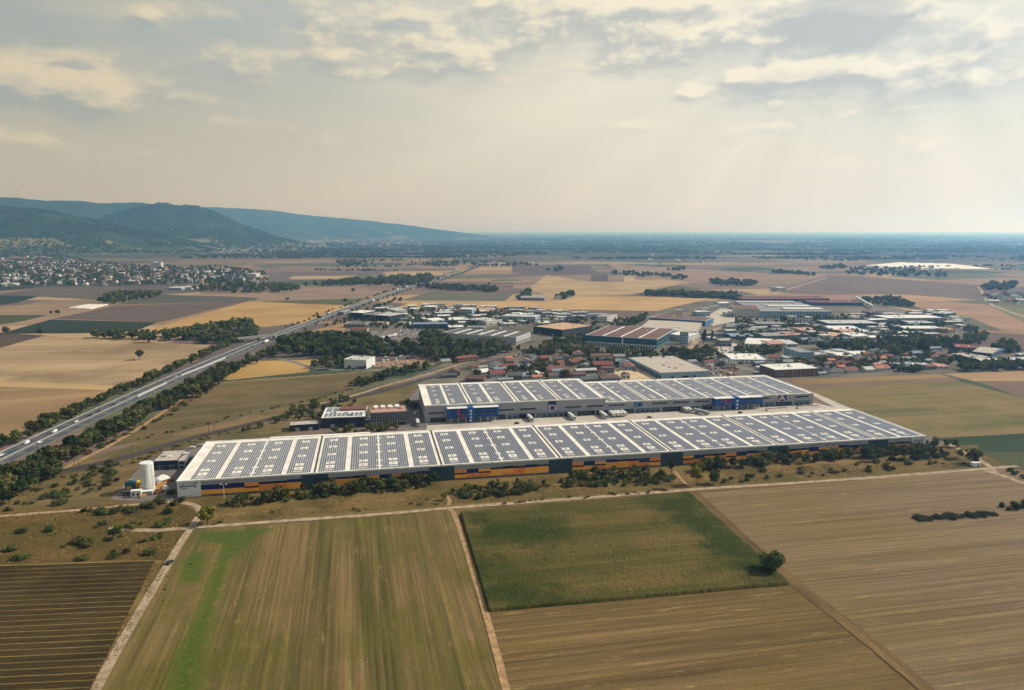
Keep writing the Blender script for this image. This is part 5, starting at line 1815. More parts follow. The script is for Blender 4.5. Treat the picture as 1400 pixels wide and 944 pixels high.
# north-west part of the estate
for row, lab in (((478, 436.5, 496, 437.5, 9, 424, 'dark', 'white'), 'left block of the dark glass office complex by the motorway'), ((497, 438.5, 512.5, 440, 8.5, 426, 'dark', 'dark grey'), 'middle block of the dark glass office complex by the motorway'),
                 ((513.5, 441, 532, 442.5, 10, 427, 'dark', 'pale grey'), 'right block of the dark glass office complex by the motorway')):
    building('office_building', *row, label=lab, what='office')
building_list([(534, 439, 545, 437, 9, 428, 'pale blue', 'pale grey'), (541, 432, 557, 431, 7, 421, 'white', 'pale grey'), (560, 428, 572, 428, 5, 421, 'white', 'white'), (567, 434, 591, 433.5, 4, 427, 'pale blue', 'dark grey'),
               (628, 431, 645, 431.5, 8, 421, 'pale blue', 'white'), (614, 443, 642, 442.5, 5, 434, 'light grey', 'white'), (563, 439, 580, 439, 3, 434, 'white', 'white'), (592, 443, 608, 441, 4, 434, 'white', 'white', 'shed'),
               (562, 450, 612, 449.5, 6, 441, 'blue', 'blue grey'), (614, 452, 635, 451.5, 4, 445, 'light grey', 'white'), (645, 444, 665, 443.5, 6, 436, 'pale blue', 'pale grey'), (665, 445, 687, 442.5, 5, 433, 'white', 'pale grey'),
               (687, 439.5, 732, 441, 7, 430, 'pale blue', 'pale grey'), (717, 432, 739, 432, 6, 425, 'light grey', 'grey'), (741, 434, 755, 434, 6, 427, 'light grey', 'pale grey'), (760, 435, 781, 434, 5, 428, 'white', 'pale grey'),
               (689, 447, 709, 446.5, 4, 441, 'white', 'white'), (470, 448, 500, 449, 5, 440, 'grey', 'dark grey'), (501, 444.5, 529, 445, 3, 440, 'cream', 'pink'), (479, 456, 502, 456, 5, 447, 'cream', 'red brown', 'gable'),
               (485, 460.5, 517, 456.5, 2.5, 455, 'light grey', 'grey', 'shed'), (600, 430, 622, 430, 4, 423, 'white', 'pale grey'), (580, 424, 596, 424, 4, 418, 'light grey', 'white'), (655, 428, 676, 428, 4, 421, 'white', 'tan'),
               (640, 452, 662, 452, 4, 446, 'light grey', 'grey'), (545, 445, 560, 445, 3, 440, 'white', 'pale grey'), (695, 429, 712, 429, 5, 423, 'pale blue', 'white'), (785, 432, 806, 431, 4, 426, 'white', 'pale grey'),
               (470, 431, 478, 428, 4, 424, 'grey', 'dark grey'), (736, 446, 752, 446, 4, 439, 'light grey', 'white'), (815, 441, 830, 442, 8, 429, 'white', 'grey')])
r = building('delivery_depot', 605.4, 465.5, 705.7, 472.2, 10, 451, 'light grey', 'dark grey', label='white delivery depot with dark roof panels before the wood', what='depot', wins=False)
L, D, h = r['dims']
for k in range(1, 6):
    mb = MB()
    mb.box(L * k / 6 - 1.2, L * k / 6 + 1.2, .4, D - .4, h + .13, h + .9)
    mb.build('roof_divider', trim_w, r)
mb = MB()
for k in range(12):
    mb.box(L + .0, L + .1, D * (k + .25) / 12, D * (k + .7) / 12, 1, h * .4)
mb.build('windows', dark_g, r)['kind'] = 'stuff'
building('warehouse', 729, 455.5, 769, 461, 9, 438.5, 'dark', 'tan', label='flat dark hall with sandy gravel roof right of the depot', what='warehouse', wins=False)
building('white_box_building', 470.5, 503.5, 501, 504.8, 11.5, 487, 'white', 'pale grey', label='white box shaped building alone beside the dense wood', what='building', wins=False)
# brown roofed hall
r = building('warehouse', 800, 471, 898, 477.5, 12.5, 446.5, 'teal', 'brown', label='teal hall with brown roof and white dock row in the estate', what='warehouse', wins=False)
L, D, h = r['dims']
mb = MB()
mb.box(.3, L - .3, -.5, .0, .05, h * .34)
dk = mb.build('dock_row', sign_w, r)
for k in range(26):
    mb = MB()
    mb.box(L * (k + .25) / 26, L * (k + .8) / 26, -.6, -.51, .2, h * .28)
    mb.build('dock_door', dark_g, dk)
for k in (1, 2, 3):
    mb = MB()
    mb.box(L * k / 4 - 1, L * k / 4 + 1, .4, D - .4, h + .13, h + .7)
    mb.build('roof_divider', trim_w, r)
mb = MB()
mb.box(L * .53 - 1, L * .53 + 1, -.4, -.01, h * .35, h)
mb.build('white_pillar', trim_w, r)
mb = MB()
for s in range(2):
    mb.box(L + .09, L + .16, 3, D - 3, h * (.35 + .32 * s), h * (.50 + .32 * s))
mb.build('window_band', dark_g, r)
building('warehouse', 872, 456, 952, 459.5, 5, 439, 'light grey', 'gravel', label='low hall with pale gravel roof behind the brown roofed hall', what='warehouse')
building('warehouse', 888, 441.5, 964, 446.5, 7, 432, 'blue', 'brown', label='blue grey hall behind the pale gravel roof', what='warehouse', wins=False)
building('tower_block', 924, 436, 933, 436.2, 12, 422, 'cream', 'pale grey', label='slim pale tower above the blue grey hall', what='tower', wins=False)
building('office_building', 929, 471, 940.5, 471.5, 17, 453, 'pale blue', 'pale grey', label='narrow glass office tower right of the brown roofed hall', what='office')
building_list([(941, 468, 956, 464, 8, 449, 'white', 'white'), (953, 433, 971, 432.5, 6, 425, 'pale blue', 'white'), (984, 419.5, 998, 419, 4.5, 413, 'white', 'white', 'shed'), (961, 496, 994, 502, 6, 488, 'light grey', 'dark grey', 'shed')])
r = building('warehouse', 904, 519, 971, 516.2, 8.5, 486.5, 'pale blue', 'gravel', label='light blue walled hall with stained gravel roof behind the far hall', what='warehouse', wins=False)
L, D, h = r['dims']
for k in range(12):
    mb = MB()
    mb.box(-.14, .02, D * (k + .2) / 12, D * (k + .85) / 12, .2, h * .62)
    mb.build('dock_door', dark_g, r)
mb = MB()
mb.box(L * .42, L * .56, -.12, .02, .1, h * .42)
mb.build('gate', dark_g, r)
mb = MB()
mb.box(-.6, 0, 0, D, h - .3, h + .5)
mb.build('white_fascia', trim_w, r)
# the houses and small works behind the far hall
building_list([(626, 497, 653, 494, 6, 485, 'brown', 'red brown', 'gable'), (604, 499, 617, 498, 4, 490, 'cream', 'grey', 'gable'), (667, 505.5, 678, 507, 8, 493, 'white', 'dark grey', 'gabley'), (672, 517.5, 691, 516.5, 6, 503, 'white', 'red', 'gable'),
               (689, 508, 707, 506, 5, 496, 'cream', 'red', 'gable'), (636, 523, 661, 524, 5, 508, 'brown', 'brown', 'gable'), (656, 514, 670, 512.5, 3, 503, 'light grey', 'white', 'gable'), (694, 520, 714, 520, 6, 506, 'grey', 'dark grey', 'gable'),
               (714, 520, 732, 518.5, 5, 507, 'light grey', 'blue grey', 'gable'), (728, 517.5, 744, 516, 5, 507, 'white', 'white'), (709, 507, 727, 506, 4, 496, 'light grey', 'blue grey', 'gable'), (727, 495, 739, 494, 6, 485, 'white', 'blue grey', 'gabley'),
               (740, 495.5, 751, 494.5, 5, 485, 'brown', 'red brown', 'gable'), (750, 511.5, 775, 509.5, 5, 496, 'white', 'red', 'gable'), (782, 500.5, 800, 497, 5, 485, 'brown', 'red brown', 'gable'), (775, 517, 787, 516, 4, 511, 'brown', 'red', 'gable'),
               (788, 512.5, 816, 511, 5, 503, 'green grey', 'pale grey', 'gable'), (681, 524, 702, 523, 2, 517, 'grey', 'grey', 'gable'), (812, 506.5, 839, 506, 7, 491, 'brown', 'red', 'gable'), (809, 493, 836, 492.5, 6, 483, 'white', 'brown', 'gable'),
               (839, 492.5, 855, 492.5, 5, 484, 'cream', 'grey', 'gable'), (796, 524, 821, 522.5, 4, 513, 'grey', 'dark grey', 'gable'), (822, 523, 847, 521.5, 5, 512, 'pale blue', 'brown', 'gable'), (757, 503, 772, 501, 5, 492, 'cream', 'red brown', 'gable'),
               (603, 518, 625, 517, 4, 510, 'grey', 'dark grey', 'gable'), (645, 506, 656, 505, 4, 498, 'white', 'red brown', 'gable')], 'house', 'house')
# eastern part of the estate
r = building('factory', 1004, 434, 1038, 434.8, 12, 418, 'white', 'red brown', label='white factory block with red brown roof at the truck apron', what='factory')
r = building('factory', 1038.6, 435, 1137, 435.5, 9, 413, 'pale blue', 'grey', label='long blue grey factory with white roof monitors', what='factory')
L, D, h = r['dims']
for (a_, b_, f0, f1) in ((.0, .9, .86, .93), (.29, .91, .40, .50), (.40, .95, .12, .24)):
    mb = MB()
    mb.box(L * a_, L * b_, D * f0, D * f1, h + .13, h + 3.0)
    mb.build('roof_monitor', trim_w, r)
for k in range(5):
    mb = MB()
    mb.box(L * (.1 + k * .18), L * (.1 + k * .18) + 6, D * .55, D * .82, h + .13, h + .5)
    mb.build('roof_panel', rm('blue grey'), r)
building_list([(1015, 413, 1134, 412.5, 3.5, 405.5, 'dark grey', 'dark red'), (1108, 418, 1180, 418.5, 4, 411, 'blue', 'dark red'), (993, 433, 1003, 433, 5, 426, 'white', 'white'), (1036, 449.5, 1076, 449.5, 6, 440, 'grey', 'grey'),
               (1021, 449, 1035, 449, 4, 443, 'light grey', 'pale grey'), (1078, 440, 1090, 440, 7, 432, 'white', 'pale grey'), (1102, 443, 1110, 443, 9, 433, 'white', 'white'), (1098, 457, 1119, 456, 4, 447, 'tan', 'pink', 'shed'),
               (1132, 449.5, 1201, 449.5, 7, 438, 'blue', 'pale grey'), (1137, 455, 1177, 454.5, 4, 445.5, 'light grey', 'white', 'shed'), (1157, 459, 1179, 458, 3, 450, 'brown', 'pink', 'shed'), (1181, 459, 1204, 459, 4, 451, 'cream', 'white'),
               (1161, 464, 1188, 463.5, 5, 455, 'pale blue', 'white'), (1190, 465, 1206, 464.5, 3, 459, 'light grey', 'white', 'shed'), (1000, 464.5, 1031, 464, 4, 456, 'blue', 'blue grey', 'shed'), (1045, 465, 1078, 464, 5, 455, 'green grey', 'grey', 'shed'),
               (1080, 464, 1106, 463, 5, 453, 'grey', 'pink'), (1018, 475, 1053, 477, 5, 463, 'cream', 'white', 'shed'), (1054, 477, 1074, 476, 6, 464, 'cream', 'pink', 'shed'), (1075, 475, 1091, 474.5, 4, 464, 'white', 'pale grey', 'shed'),
               (1105, 472, 1131, 470.5, 5, 461, 'grey', 'blue grey'), (1137, 463, 1155, 462.5, 3, 454, 'tan', 'tan', 'shed'), (1213, 442.5, 1290, 442, 7, 431, 'pale blue', 'white'), (1244, 447, 1278, 447, 5, 439, 'dark blue', 'pale grey'),
               (1273, 433, 1290, 434.5, 5, 425, 'teal', 'pale grey'), (1294, 434, 1307, 434, 4, 428, 'teal', 'blue grey'), (1224, 452, 1235, 452, 5, 445, 'blue', 'grey'), (1236, 454, 1286, 454, 4.5, 446, 'light grey', 'white', 'shed'),
               (1227, 459, 1245, 458.5, 3.5, 452.5, 'cream', 'white', 'shed'), (1247, 460.5, 1262, 460, 5, 453, 'blue', 'blue grey', 'gable'), (1266, 460.5, 1284, 460, 3.5, 455, 'light grey', 'pale grey', 'shed'), (1313, 449, 1320, 448.5, 4, 443, 'white', 'white'),
               (1296, 456, 1306, 455, 5, 446, 'tan', 'tan'), (1328, 460, 1336, 459, 4, 453, 'tan', 'tan'), (1205, 449, 1213, 446, 4, 440, 'light grey', 'pale grey'), (1140, 466, 1158, 466, 3, 461, 'white', 'grey'),
               (1060, 456, 1090, 455.5, 4, 449, 'light grey', 'grey'), (1206, 438, 1216, 436, 4, 430, 'white', 'white'), (1112, 451, 1130, 450.5, 5, 443, 'light grey', 'grey'), (1192, 431, 1210, 430, 3, 425, 'dark grey', 'dark red')])
building_list([(1000, 498, 1048, 498.5, 6, 484, 'white', 'white'), (1051, 495, 1066, 495, 6, 483, 'white', 'red', 'gable'), (1077, 495, 1097, 494, 5, 486, 'light grey', 'white'), (1113, 494.5, 1131, 493.5, 9, 482, 'white', 'pale grey'),
               (1129, 486.5, 1145, 486, 4, 479, 'white', 'pale grey'), (1146, 484.5, 1160, 484, 4, 477, 'light grey', 'pale grey'), (1147, 491.5, 1166, 491, 4, 482, 'white', 'white', 'shed'), (1167, 489, 1190, 488, 4, 480, 'light grey', 'white', 'shed'),
               (1045, 508, 1058, 507, 3, 500, 'cream', 'white')])
building('office_building', 1093, 495.5, 1112.5, 495, 13, 475, 'pale blue', 'grey', label='glass tower office with blue window bands behind the brown block', what='office')
r = building('brick_building', 1060, 517.5, 1118.5, 514.8, 11, 497, 'brown', 'white', label='brown brick block with white flat roof at the end of the far hall', what='building')
building_list([(1104, 507, 1117, 506, 4, 498, 'white', 'pale grey', 'gable'), (1117, 511, 1131, 510, 5, 497, 'light grey', 'dark grey', 'gabley'), (1134, 513.5, 1144, 512.8, 6, 500, 'white', 'dark grey', 'gabley'), (1145, 512.5, 1155, 512, 5, 501, 'white', 'grey', 'gabley'),
               (1145, 503, 1175, 502, 4, 492, 'cream', 'dark red', 'gable'), (1158, 512, 1174, 511, 5, 500, 'white', 'red brown', 'gable'), (1171, 498.5, 1192, 497, 5, 487, 'brown', 'brown', 'gable'), (1200, 495.5, 1213, 495, 5, 485, 'cream', 'orange', 'gable'),
               (1199, 509, 1217, 508, 5, 498, 'white', 'orange', 'gable'), (1184, 510, 1196, 509.5, 4, 500, 'white', 'pale grey', 'gable'), (1120, 515, 1131, 514, 4, 507, 'pale blue', 'grey', 'gable'), (1229, 491, 1245, 490, 4, 482, 'white', 'red', 'gable'),
               (1267, 484, 1287, 483, 7, 474, 'grey', 'blue grey', 'gable'), (1210, 484, 1222, 483, 4, 476, 'cream', 'red brown', 'gable'), (1176, 508, 1184, 507, 4, 500, 'cream', 'brown', 'gable'), (1196, 503, 1206, 502, 4, 495, 'white', 'pink', 'gable'),
               (1218, 499, 1229, 498, 4, 491, 'cream', 'red brown', 'gable'), (1250, 493, 1262, 492, 4, 486, 'white', 'grey', 'gable'), (1283, 497, 1295, 496, 4, 490, 'white', 'brown', 'gable'), (1395, 482, 1410, 482, 5, 474, 'white', 'red', 'gable')], 'house', 'house')
building_list([(1247, 502.5, 1262, 502, 3.5, 495, 'white', 'white', 'shed'), (1263, 503.5, 1280, 502.5, 3.5, 496, 'white', 'pale grey', 'shed'), (1282, 505, 1297, 505, 3.5, 497, 'white', 'pink', 'shed')], 'shed', 'shed')
building('shed', 1306, 480, 1335, 481.5, 5, 471.5, 'teal', 'red', 'shed', label='teal shed with long red roof at the right edge of the estate', what='shed')
building('shed', 1329, 486, 1356, 489, 5, 474.5, 'blue', 'gravel', 'shed', label='grey roofed shed just before the long red roof', what='shed')
building('greenhouse_hall', 1297, 490, 1330, 496.5, 6, 481, 'teal', 'gravel', label='dark teal long hall with beige roof at the right edge', what='hall')
building('shed', 1341, 500, 1392, 500.5, 6, 490, 'dark blue', 'pale grey', 'shed', label='dark blue shed with pale roof at the right meadow', what='shed')
building_list([(1394, 489, 1420, 488, 4, 483, 'white', 'white'), (1386, 496, 1410, 495, 4, 489, 'light grey', 'white')], 'shed', 'shed')
building('farm_shed', 711, 411, 744, 411.5, 3.5, 405, 'grey', 'grey', 'shed', label='long grey farm shed alone in the golden stubble', what='barn')
for q, (xl, yl, w) in enumerate(((761, 410, 9), (771, 409, 7), (776, 407, 7))):
    building('farmhouse', xl, yl, xl + w, yl - .3, 3.5, yl - 8, 'white', 'red brown', 'gable', label=('left', 'middle', 'right')[q] + ' house of the small farm among trees in the golden stubble', what='house')
mb = MB()
a, b = G(1169, 409.5), G(1193, 423)
r = empty('conveyor', (*a, 0), math.atan2(b[1] - a[1], b[0] - a[0]), 'long white diagonal conveyor bridge behind the blue grey factory', 'conveyor')
L = math.hypot(b[0] - a[0], b[1] - a[1])
mb.box(0, L, -1.6, 1.6, 5, 8.4)
mb.build('gallery', sign_w, r)
for k in range(5):
    mb = MB()
    mb.box(L * (k + .5) / 5 - .5, L * (k + .5) / 5 + .5, -1.2, 1.2, 0, 4.99)
    mb.build('support', bm_, r)
# concrete works silos by the blue grey factory
for px in (1088, 1092, 1096):
    x, y = G(px, 446)
    r = empty('silo', (x, y, .05), 0, {1088: 'left', 1092: 'middle', 1096: 'right'}[px] + ' one of three grey silos before the blue grey factory', 'silo')
    mb = MB()
    mb.tube((0, 0, 3), (0, 0, 13), 1.7, k=14)
    mb.tube((0, 0, 13), (0, 0, 14.2), 1.7, .4, k=14)
    mb.build('tank', wm('light grey'), r, smooth=False)
    mb = MB()
    for a_ in range(4):
        mb.tube((1.4 * math.cos(a_ * 1.57), 1.4 * math.sin(a_ * 1.57), 0), (1.4 * math.cos(a_ * 1.57), 1.4 * math.sin(a_ * 1.57), 3), .18, k=4)
    mb.build('support', steel, r)

# small sheds, offices and houses that fill the plots between
USED = []
for _, xm, r in PENDING:
    USED.append((r.location.x, r.location.y, r.rotation_euler.z, r['dims'][0], r['dims'][1]))
for o in list(COL.objects):
    if o.parent is None and 'dims' in o and o.get('group') is None:
        USED.append((o.location.x, o.location.y, o.rotation_euler.z, o['dims'][0], o['dims'][1]))
ROADPX = [[(800, 500), (870, 492), (960, 496), (1000, 500), (1046, 512)], [(735, 505), (700, 512), (668, 520), (650, 528)], [(940, 482), (955, 462), (985, 447), (1030, 440), (1100, 444)], RL, MW]
ROADW = [p for line in ROADPX for p in resample([G(*q) for q in line], 8.0)]
RW = np.array(ROADW)
bl = np.random.default_rng(21)


def clash(x, y, th, L, D):
    cx, cyy = x + math.cos(th) * L / 2 - math.sin(th) * D / 2, y + math.sin(th) * L / 2 + math.cos(th) * D / 2
    if np.min((RW[:, 0] - cx) ** 2 + (RW[:, 1] - cyy) ** 2) < (D / 2 + 8) ** 2:
        return True
    for (ux, uy, ut, uL, uD) in USED:
        for fx in np.linspace(-.05, 1.05, 5):
            for fy in np.linspace(-.05, 1.05, 4):
                px_, py_ = x + math.cos(th) * L * fx - math.sin(th) * D * fy, y + math.sin(th) * L * fx + math.cos(th) * D * fy
                a_, b_ = (px_ - ux) * math.cos(ut) + (py_ - uy) * math.sin(ut), -(px_ - ux) * math.sin(ut) + (py_ - uy) * math.cos(ut)
                if -3 < a_ < uL + 3 and -3 < b_ < uD + 3:
                    return True
    return False


for poly, n, house in (([(485, 438), (520, 424), (560, 419), (700, 424), (800, 431), (812, 440), (700, 446), (610, 453), (545, 447)], 62, 0), ([(945, 470), (990, 448), (1110, 446), (1180, 449), (1240, 445), (1250, 462), (1180, 470), (1100, 474), (1000, 478)], 52, 0), ([(1150, 436), (1290, 428), (1318, 444), (1240, 447), (1150, 448)], 22, 0),
                       ([(1050, 500), (1120, 488), (1240, 482), (1300, 490), (1290, 506), (1120, 514)], 46, 1), ([(590, 515), (660, 496), (780, 488), (860, 500), (850, 522), (640, 526)], 22, 1), ([(940, 500), (1000, 492), (1050, 500), (1046, 510)], 8, 1)):
    w = [G(*q) for q in poly]
    x0, x1 = min(q[0] for q in w), max(q[0] for q in w)
    y0, y1 = min(q[1] for q in w), max(q[1] for q in w)
    k = 0
    for _ in range(900):
        x, y = bl.uniform(x0, x1), bl.uniform(y0, y1)
        if not in_poly(x, y, w):
            continue
        th = THETA + bl.normal() * .06 + (bl.choice([0, .25, -.2]) if house else 0)
        L = bl.uniform(9, 15) if house else bl.uniform(12, 38)
        D = bl.uniform(8, 11) if house else bl.uniform(10, 22)
        if clash(x, y, th, L, D):
            continue
        # back to photo pixels for the common builder
        def to_px(X, Y, Z=0.0):
            v = Vector((X, Y, Z - CAM_Z))
            f_ = v.y * math.cos(PITCH) - v.z * math.sin(PITCH)
            u_ = v.y * math.sin(PITCH) + v.z * math.cos(PITCH)
            return 700 + FPX * v.x / f_, 472 - FPX * u_ / f_
        hgt = bl.uniform(4.2, 6.2) if house else bl.uniform(4, 8.5)
        ex, ey = x + math.cos(th) * L, y + math.sin(th) * L
        pl, pr = to_px(x, y), to_px(ex, ey)
        pt = to_px(x, y, hgt)
        DD = D / .5 if house else D
        pb = to_px((x + ex) / 2 - math.sin(th) * DD, (y + ey) / 2 + math.cos(th) * DD, hgt)
        wl = str(bl.choice(['white', 'white', 'cream', 'light grey', 'pale blue', 'grey']))
        rf_ = str(bl.choice(['red brown', 'red', 'dark grey', 'brown', 'grey', 'orange', 'blue grey'] if house else ['white', 'white', 'pale grey', 'white', 'grey', 'blue grey', 'gravel']))
        building('house' if house else 'commercial_building', pl[0], pl[1], pr[0], pr[1], pl[1] - pt[1], pb[1], wl, rf_, style=('gable' if house and bl.random() < .7 else 'gabley' if house else 'shed' if bl.random() < .35 else 'flat'), what='house' if house else 'building')
        USED.append((x, y, th, L, D))
        k += 1
        if k >= n:
            break

# labels of the estate: where two would read the same, their place in the row tells them apart
ORD = ['leftmost', 'second from left', 'third from left', 'fourth from left', 'fifth from left', 'sixth from left', 'seventh from left', 'eighth from left']
byl = {}
for lab, xm, r in PENDING:
    byl.setdefault(lab, []).append((xm, r))
for lab, lst in byl.items():
    lst.sort(key=lambda t: t[0])
    for i, (xm, r) in enumerate(lst):
        r['label'] = lab if len(lst) == 1 else f"{ORD[min(i, 7)]} {lab.replace('small ', '').replace(' from left', '')}"

for o in COL.objects:
    t_ = o.get('label')
    if t_ and len(t_.replace('-', ' ').split()) > 16:
        o['label'] = t_.replace('small ', '')
    if t_ and len(t_.replace('-', ' ').split()) > 15 and o.parent is None:
        o['label'] = t_.replace(' the ', ' ').replace(' small', '')

# office buildings between the near hall and the railway
r = building('office_building', 440, 585.8, 500, 583.6, 13.5, 557.5, 'dark', 'white', label='dark office building with solar panels and red roof strip', what='office', wins=False)
L, D, h = r['dims']
for s in range(3):
    for (a_, b_) in ((.02, .58), (.80, .99)):
        n = max(2, int((b_ - a_) * L / 3.2))
        for i in range(n):
            mb = MB()
            w = (b_ - a_) * L / n
            mb.box(a_ * L + i * w + .2, a_ * L + (i + 1) * w - .2, -.1, .02, h * (.08 + .32 * s), h * (.27 + .32 * s))
            mb.build('window', dark_g, r)
mb = MB()
mb.box(L * .36, L * .98, D * .62, D * .95, h + .13, h + 1.6)
mb.build('roof_strip', rm('red brown'), r)
for k in range(9):
    mb = MB()
    x0 = L * (.05 + .1 * k)
    mb.box(x0, x0 + L * .07, D * .12, D * .42, h + .2, h + .5)
    mb.build('solar_panel', solar, r)
for k in range(2):
    mb = MB()
    x0 = L * (.05 + .15 * k)
    mb.box(x0, x0 + L * .12, D * .6, D * .92, h + .2, h + .5)
    mb.build('solar_panel', solar, r)
building('link_building', 500.5, 584, 507, 583.4, 9.5, 570, 'dark blue', 'dark grey', label='narrow dark connecting wing between the two offices', what='office', wins=False)
r = building('office_building', 507.5, 584, 557, 581.2, 18.5, 555.5, 'grey', 'pink', label='grey office building with three rows of tall windows', what='office', wins=False)
L, D, h = r['dims']
wmb = MB()
wmb.box(0, L / 14 * .5, -.12, .02, 0, h * .19)
wme = wmb.mesh('window', [dark_g])
fmb = MB()
fmb.box(-.12, -.02, -.2, .02, -.1, h * .2)
fme = fmb.mesh('window_frame', [trim_w])
for s in range(3):
    for i in range(14):
        o = link('window', wme, r, (L * (i + .3) / 14 + (.3 if s % 2 else 0), 0, h * (.34 + .21 * s)))
        link('frame', fme, o)
mb = MB()
mb.box(L * .5, L * .97, -.1, .02, .1, h * .24)
mb.build('window_band', dark_g, r)
for k in range(4):
    mb = MB()
    mb.box(L * (.1 + .2 * k), L * (.22 + .2 * k), D * .55, D * .9, h + .13, h + 1.8)
    mb.build('roof_unit', trim_w, r)
r = building('low_building', 396, 590.8, 436, 588.2, 8, 576, 'dark', 'gravel', label='low dark building with pale roof left of the offices', what='building')

# small blue building, silo and site clutter left of the near hall
r = building('workshop', 209, 643.5, 243, 642, 11.5, 617, 'dark blue', 'gravel', label='low building with dark blue fascia behind the white silo', what='building', wins=False)
L, D, h = r['dims']
mb = MB()
mb.box(.2, L - .2, -.1, .05, .1, h * .55)
gl = mb.build('glazing', M('grey_green_glass', lin(96, 116, 112, .7), .3), r)
for k in range(7):
    mb = MB()
    mb.box(L * (k + .12) / 7, L * (k + .88) / 7, -.2, -.11, .4 if k % 3 else .2, h * .46)
    mb.build('window', dark_g, gl)
building('workshop_annex', 243.6, 642.6, 254, 641.8, 11, 618.5, 'grey', 'gravel', label='grey annex right of the dark blue fascia building', what='building')

x, y = G(203, 672)
rad_s = 8.7 * mpp(672)
hs = height_of(203, 672, 633.5)
r = empty('silo', (x, y, .05), 0, 'tall white cylindrical silo in the yard left of the near hall', 'silo')
mb = MB()
mb.tube((0, 0, 0), (0, 0, hs), rad_s, k=48)
silo_m = M('silo_white_sheet', lin(222, 222, 216, .85), .5, lin(150, 158, 164, .8), .5, stretch=(1.6, 1.6, .12), lo=.5, hi=.8)
mb.build('shell', silo_m, r)
mb = MB()
mb.tube((0, 0, hs + .01), (0, 0, hs + .5), rad_s * 1.01, rad_s * .97, k=48)
mb.build('lid', trim_w, r)
for z_ in (hs * .33, hs * .66):
    mb = MB()
    mb.tube((0, 0, z_), (0, 0, z_ + .2), rad_s * 1.012, k=48)
    mb.build('ring', silo_m, r)
mb = MB()
for i in range(20):
    mb.box(rad_s + .1, rad_s + .5, -1.5, -1.42, i * hs / 20, i * hs / 20 + .08)
mb.box(rad_s + .1, rad_s + .16, -1.6, -1.5, 0, hs)
mb.box(rad_s + .1, rad_s + .16, -1.42, -1.32, 0, hs)
mb.build('ladder', steel, r)

yel = M('machine_yellow', lin(226, 176, 28, .9), .5, lin(200, 150, 26, .9), .8)
x, y = G(187, 669)
r = empty('bulk_loader', (x, y, .22), THETA, 'yellow bulk loader with hopper and arm left of the silo', 'machine')
mb = MB()
mb.prism([(-2.5, 1.0), (2.5, 1.0), (3.6, 5.0), (-3.6, 5.0)], -2.5, 2.5)
mb.build('hopper', yel, r)
mb = MB()
for sx in (-2, 2):
    for sy in (-2, 2):
        mb.tube((sx, sy, 0), (sx, sy, 1.3), .25, k=6)
mb.build('support', steel, r)
mb = MB()
mb.tube((-3, 0, 4.6), (-5.5, 1.5, 5.4), .8, .6, k=8)
mb.build('arm', yel, r)
mb = MB()
mb.box(-4.5, -1.5, -5.5, -2.8, 0, 2.8)
mb.box(-4.2, -1.8, -5.2, -3.1, 2.81, 3.3)
mb.build('cab', yel, r)
x, y = G(180, 670)
r = empty('water_tank', (x, y, .22), 0, 'dark blue green tank with domed top beside the yellow loader', 'tank')
mb = MB()
mb.tube((0, 0, 0), (0, 0, 5.2), 3.6, k=20)
mb.tube((0, 0, 5.2), (0, 0, 6.4), 3.6, 1.2, k=20)
mb.build('shell', wm('teal'), r)
mb = MB()
mb.tube((0, 0, 6.41), (0, 0, 7.0), .5, k=10)
mb.build('hatch', wm('pale blue'), r)
for k, (px, py, w, d, h_, c, lab) in enumerate(((179, 681, 6, 3, 4, 'white', 'white site cabin before the silo'), (190, 679, 8, 3, 2.6, 'light grey', 'grey site container beside the white cabin'), (168, 679, 6, 4, 2.6, 'dark', 'dark container left of the white cabin'))):
    x, y = G(px, py)
    r = empty('site_cabin' if k == 0 else 'shipping_container', (x, y, .22), THETA, lab, 'cabin' if k == 0 else 'container')
    mb = MB()
    mb.box(0, w, 0, d, .15, h_)
    mb.build('body', wm(c), r)
    mb = MB()
    mb.box(-.1, w + .1, -.1, d + .1, h_ + .01, h_ + .2)
    mb.build('roof', trim_w if k < 2 else wm('dark grey'), r)
    for j in range(2):
        mb = MB()
        mb.box(w * (.15 + .45 * j), w * (.35 + .45 * j), -.05, 0, 1.0, h_ * .7)
        mb.build('window' if k == 0 else 'door', dark_g if k == 0 else wm('grey'), r)
for k, (px, py, s, lab) in enumerate(((216, 658, 1.0, 'left white tarpaulin heap right of the silo'), (221, 656, 1.2, 'middle white tarpaulin heap right of the silo'), (217, 662, .8, 'grey tarpaulin heap right of the silo'), (226, 668, .8, 'small white tarpaulin heap near the hall corner'))):
    x, y = G(px, py)
    mb = MB()
    ring = 9
    for j in range(4):
        t0, t1 = j / 4, (j + 1) / 4
        for i in range(ring):
            a0, a1 = 6.283 * i / ring, 6.283 * (i + 1) / ring
            f_ = lambda a_, t: (4.0 * s * (1 - t) * math.cos(a_) * (1 + .2 * math.sin(3 * a_ + k)), 2.4 * s * (1 - t) * math.sin(a_), 2.6 * s * t * (2 - t) + .2 * math.sin(2 * a_ + k) * t * (1 - t))
            mb.poly([f_(a0, t0), f_(a1, t0), f_(a1, t1), f_(a0, t1)])
    o = mb.build('tarpaulin_heap', wm('white' if k != 2 else 'grey'), None, (x, y, .22), THETA + k * .5)
    tag(o, lab, 'tarpaulin')
wood_m = M('fresh_timber', lin(196, 146, 82, .85), .8, lin(160, 112, 60, .85), 1.5)
rust_m = M('rusty_steel', lin(110, 62, 40, .85), .8, lin(80, 46, 34, .85), 1.5)
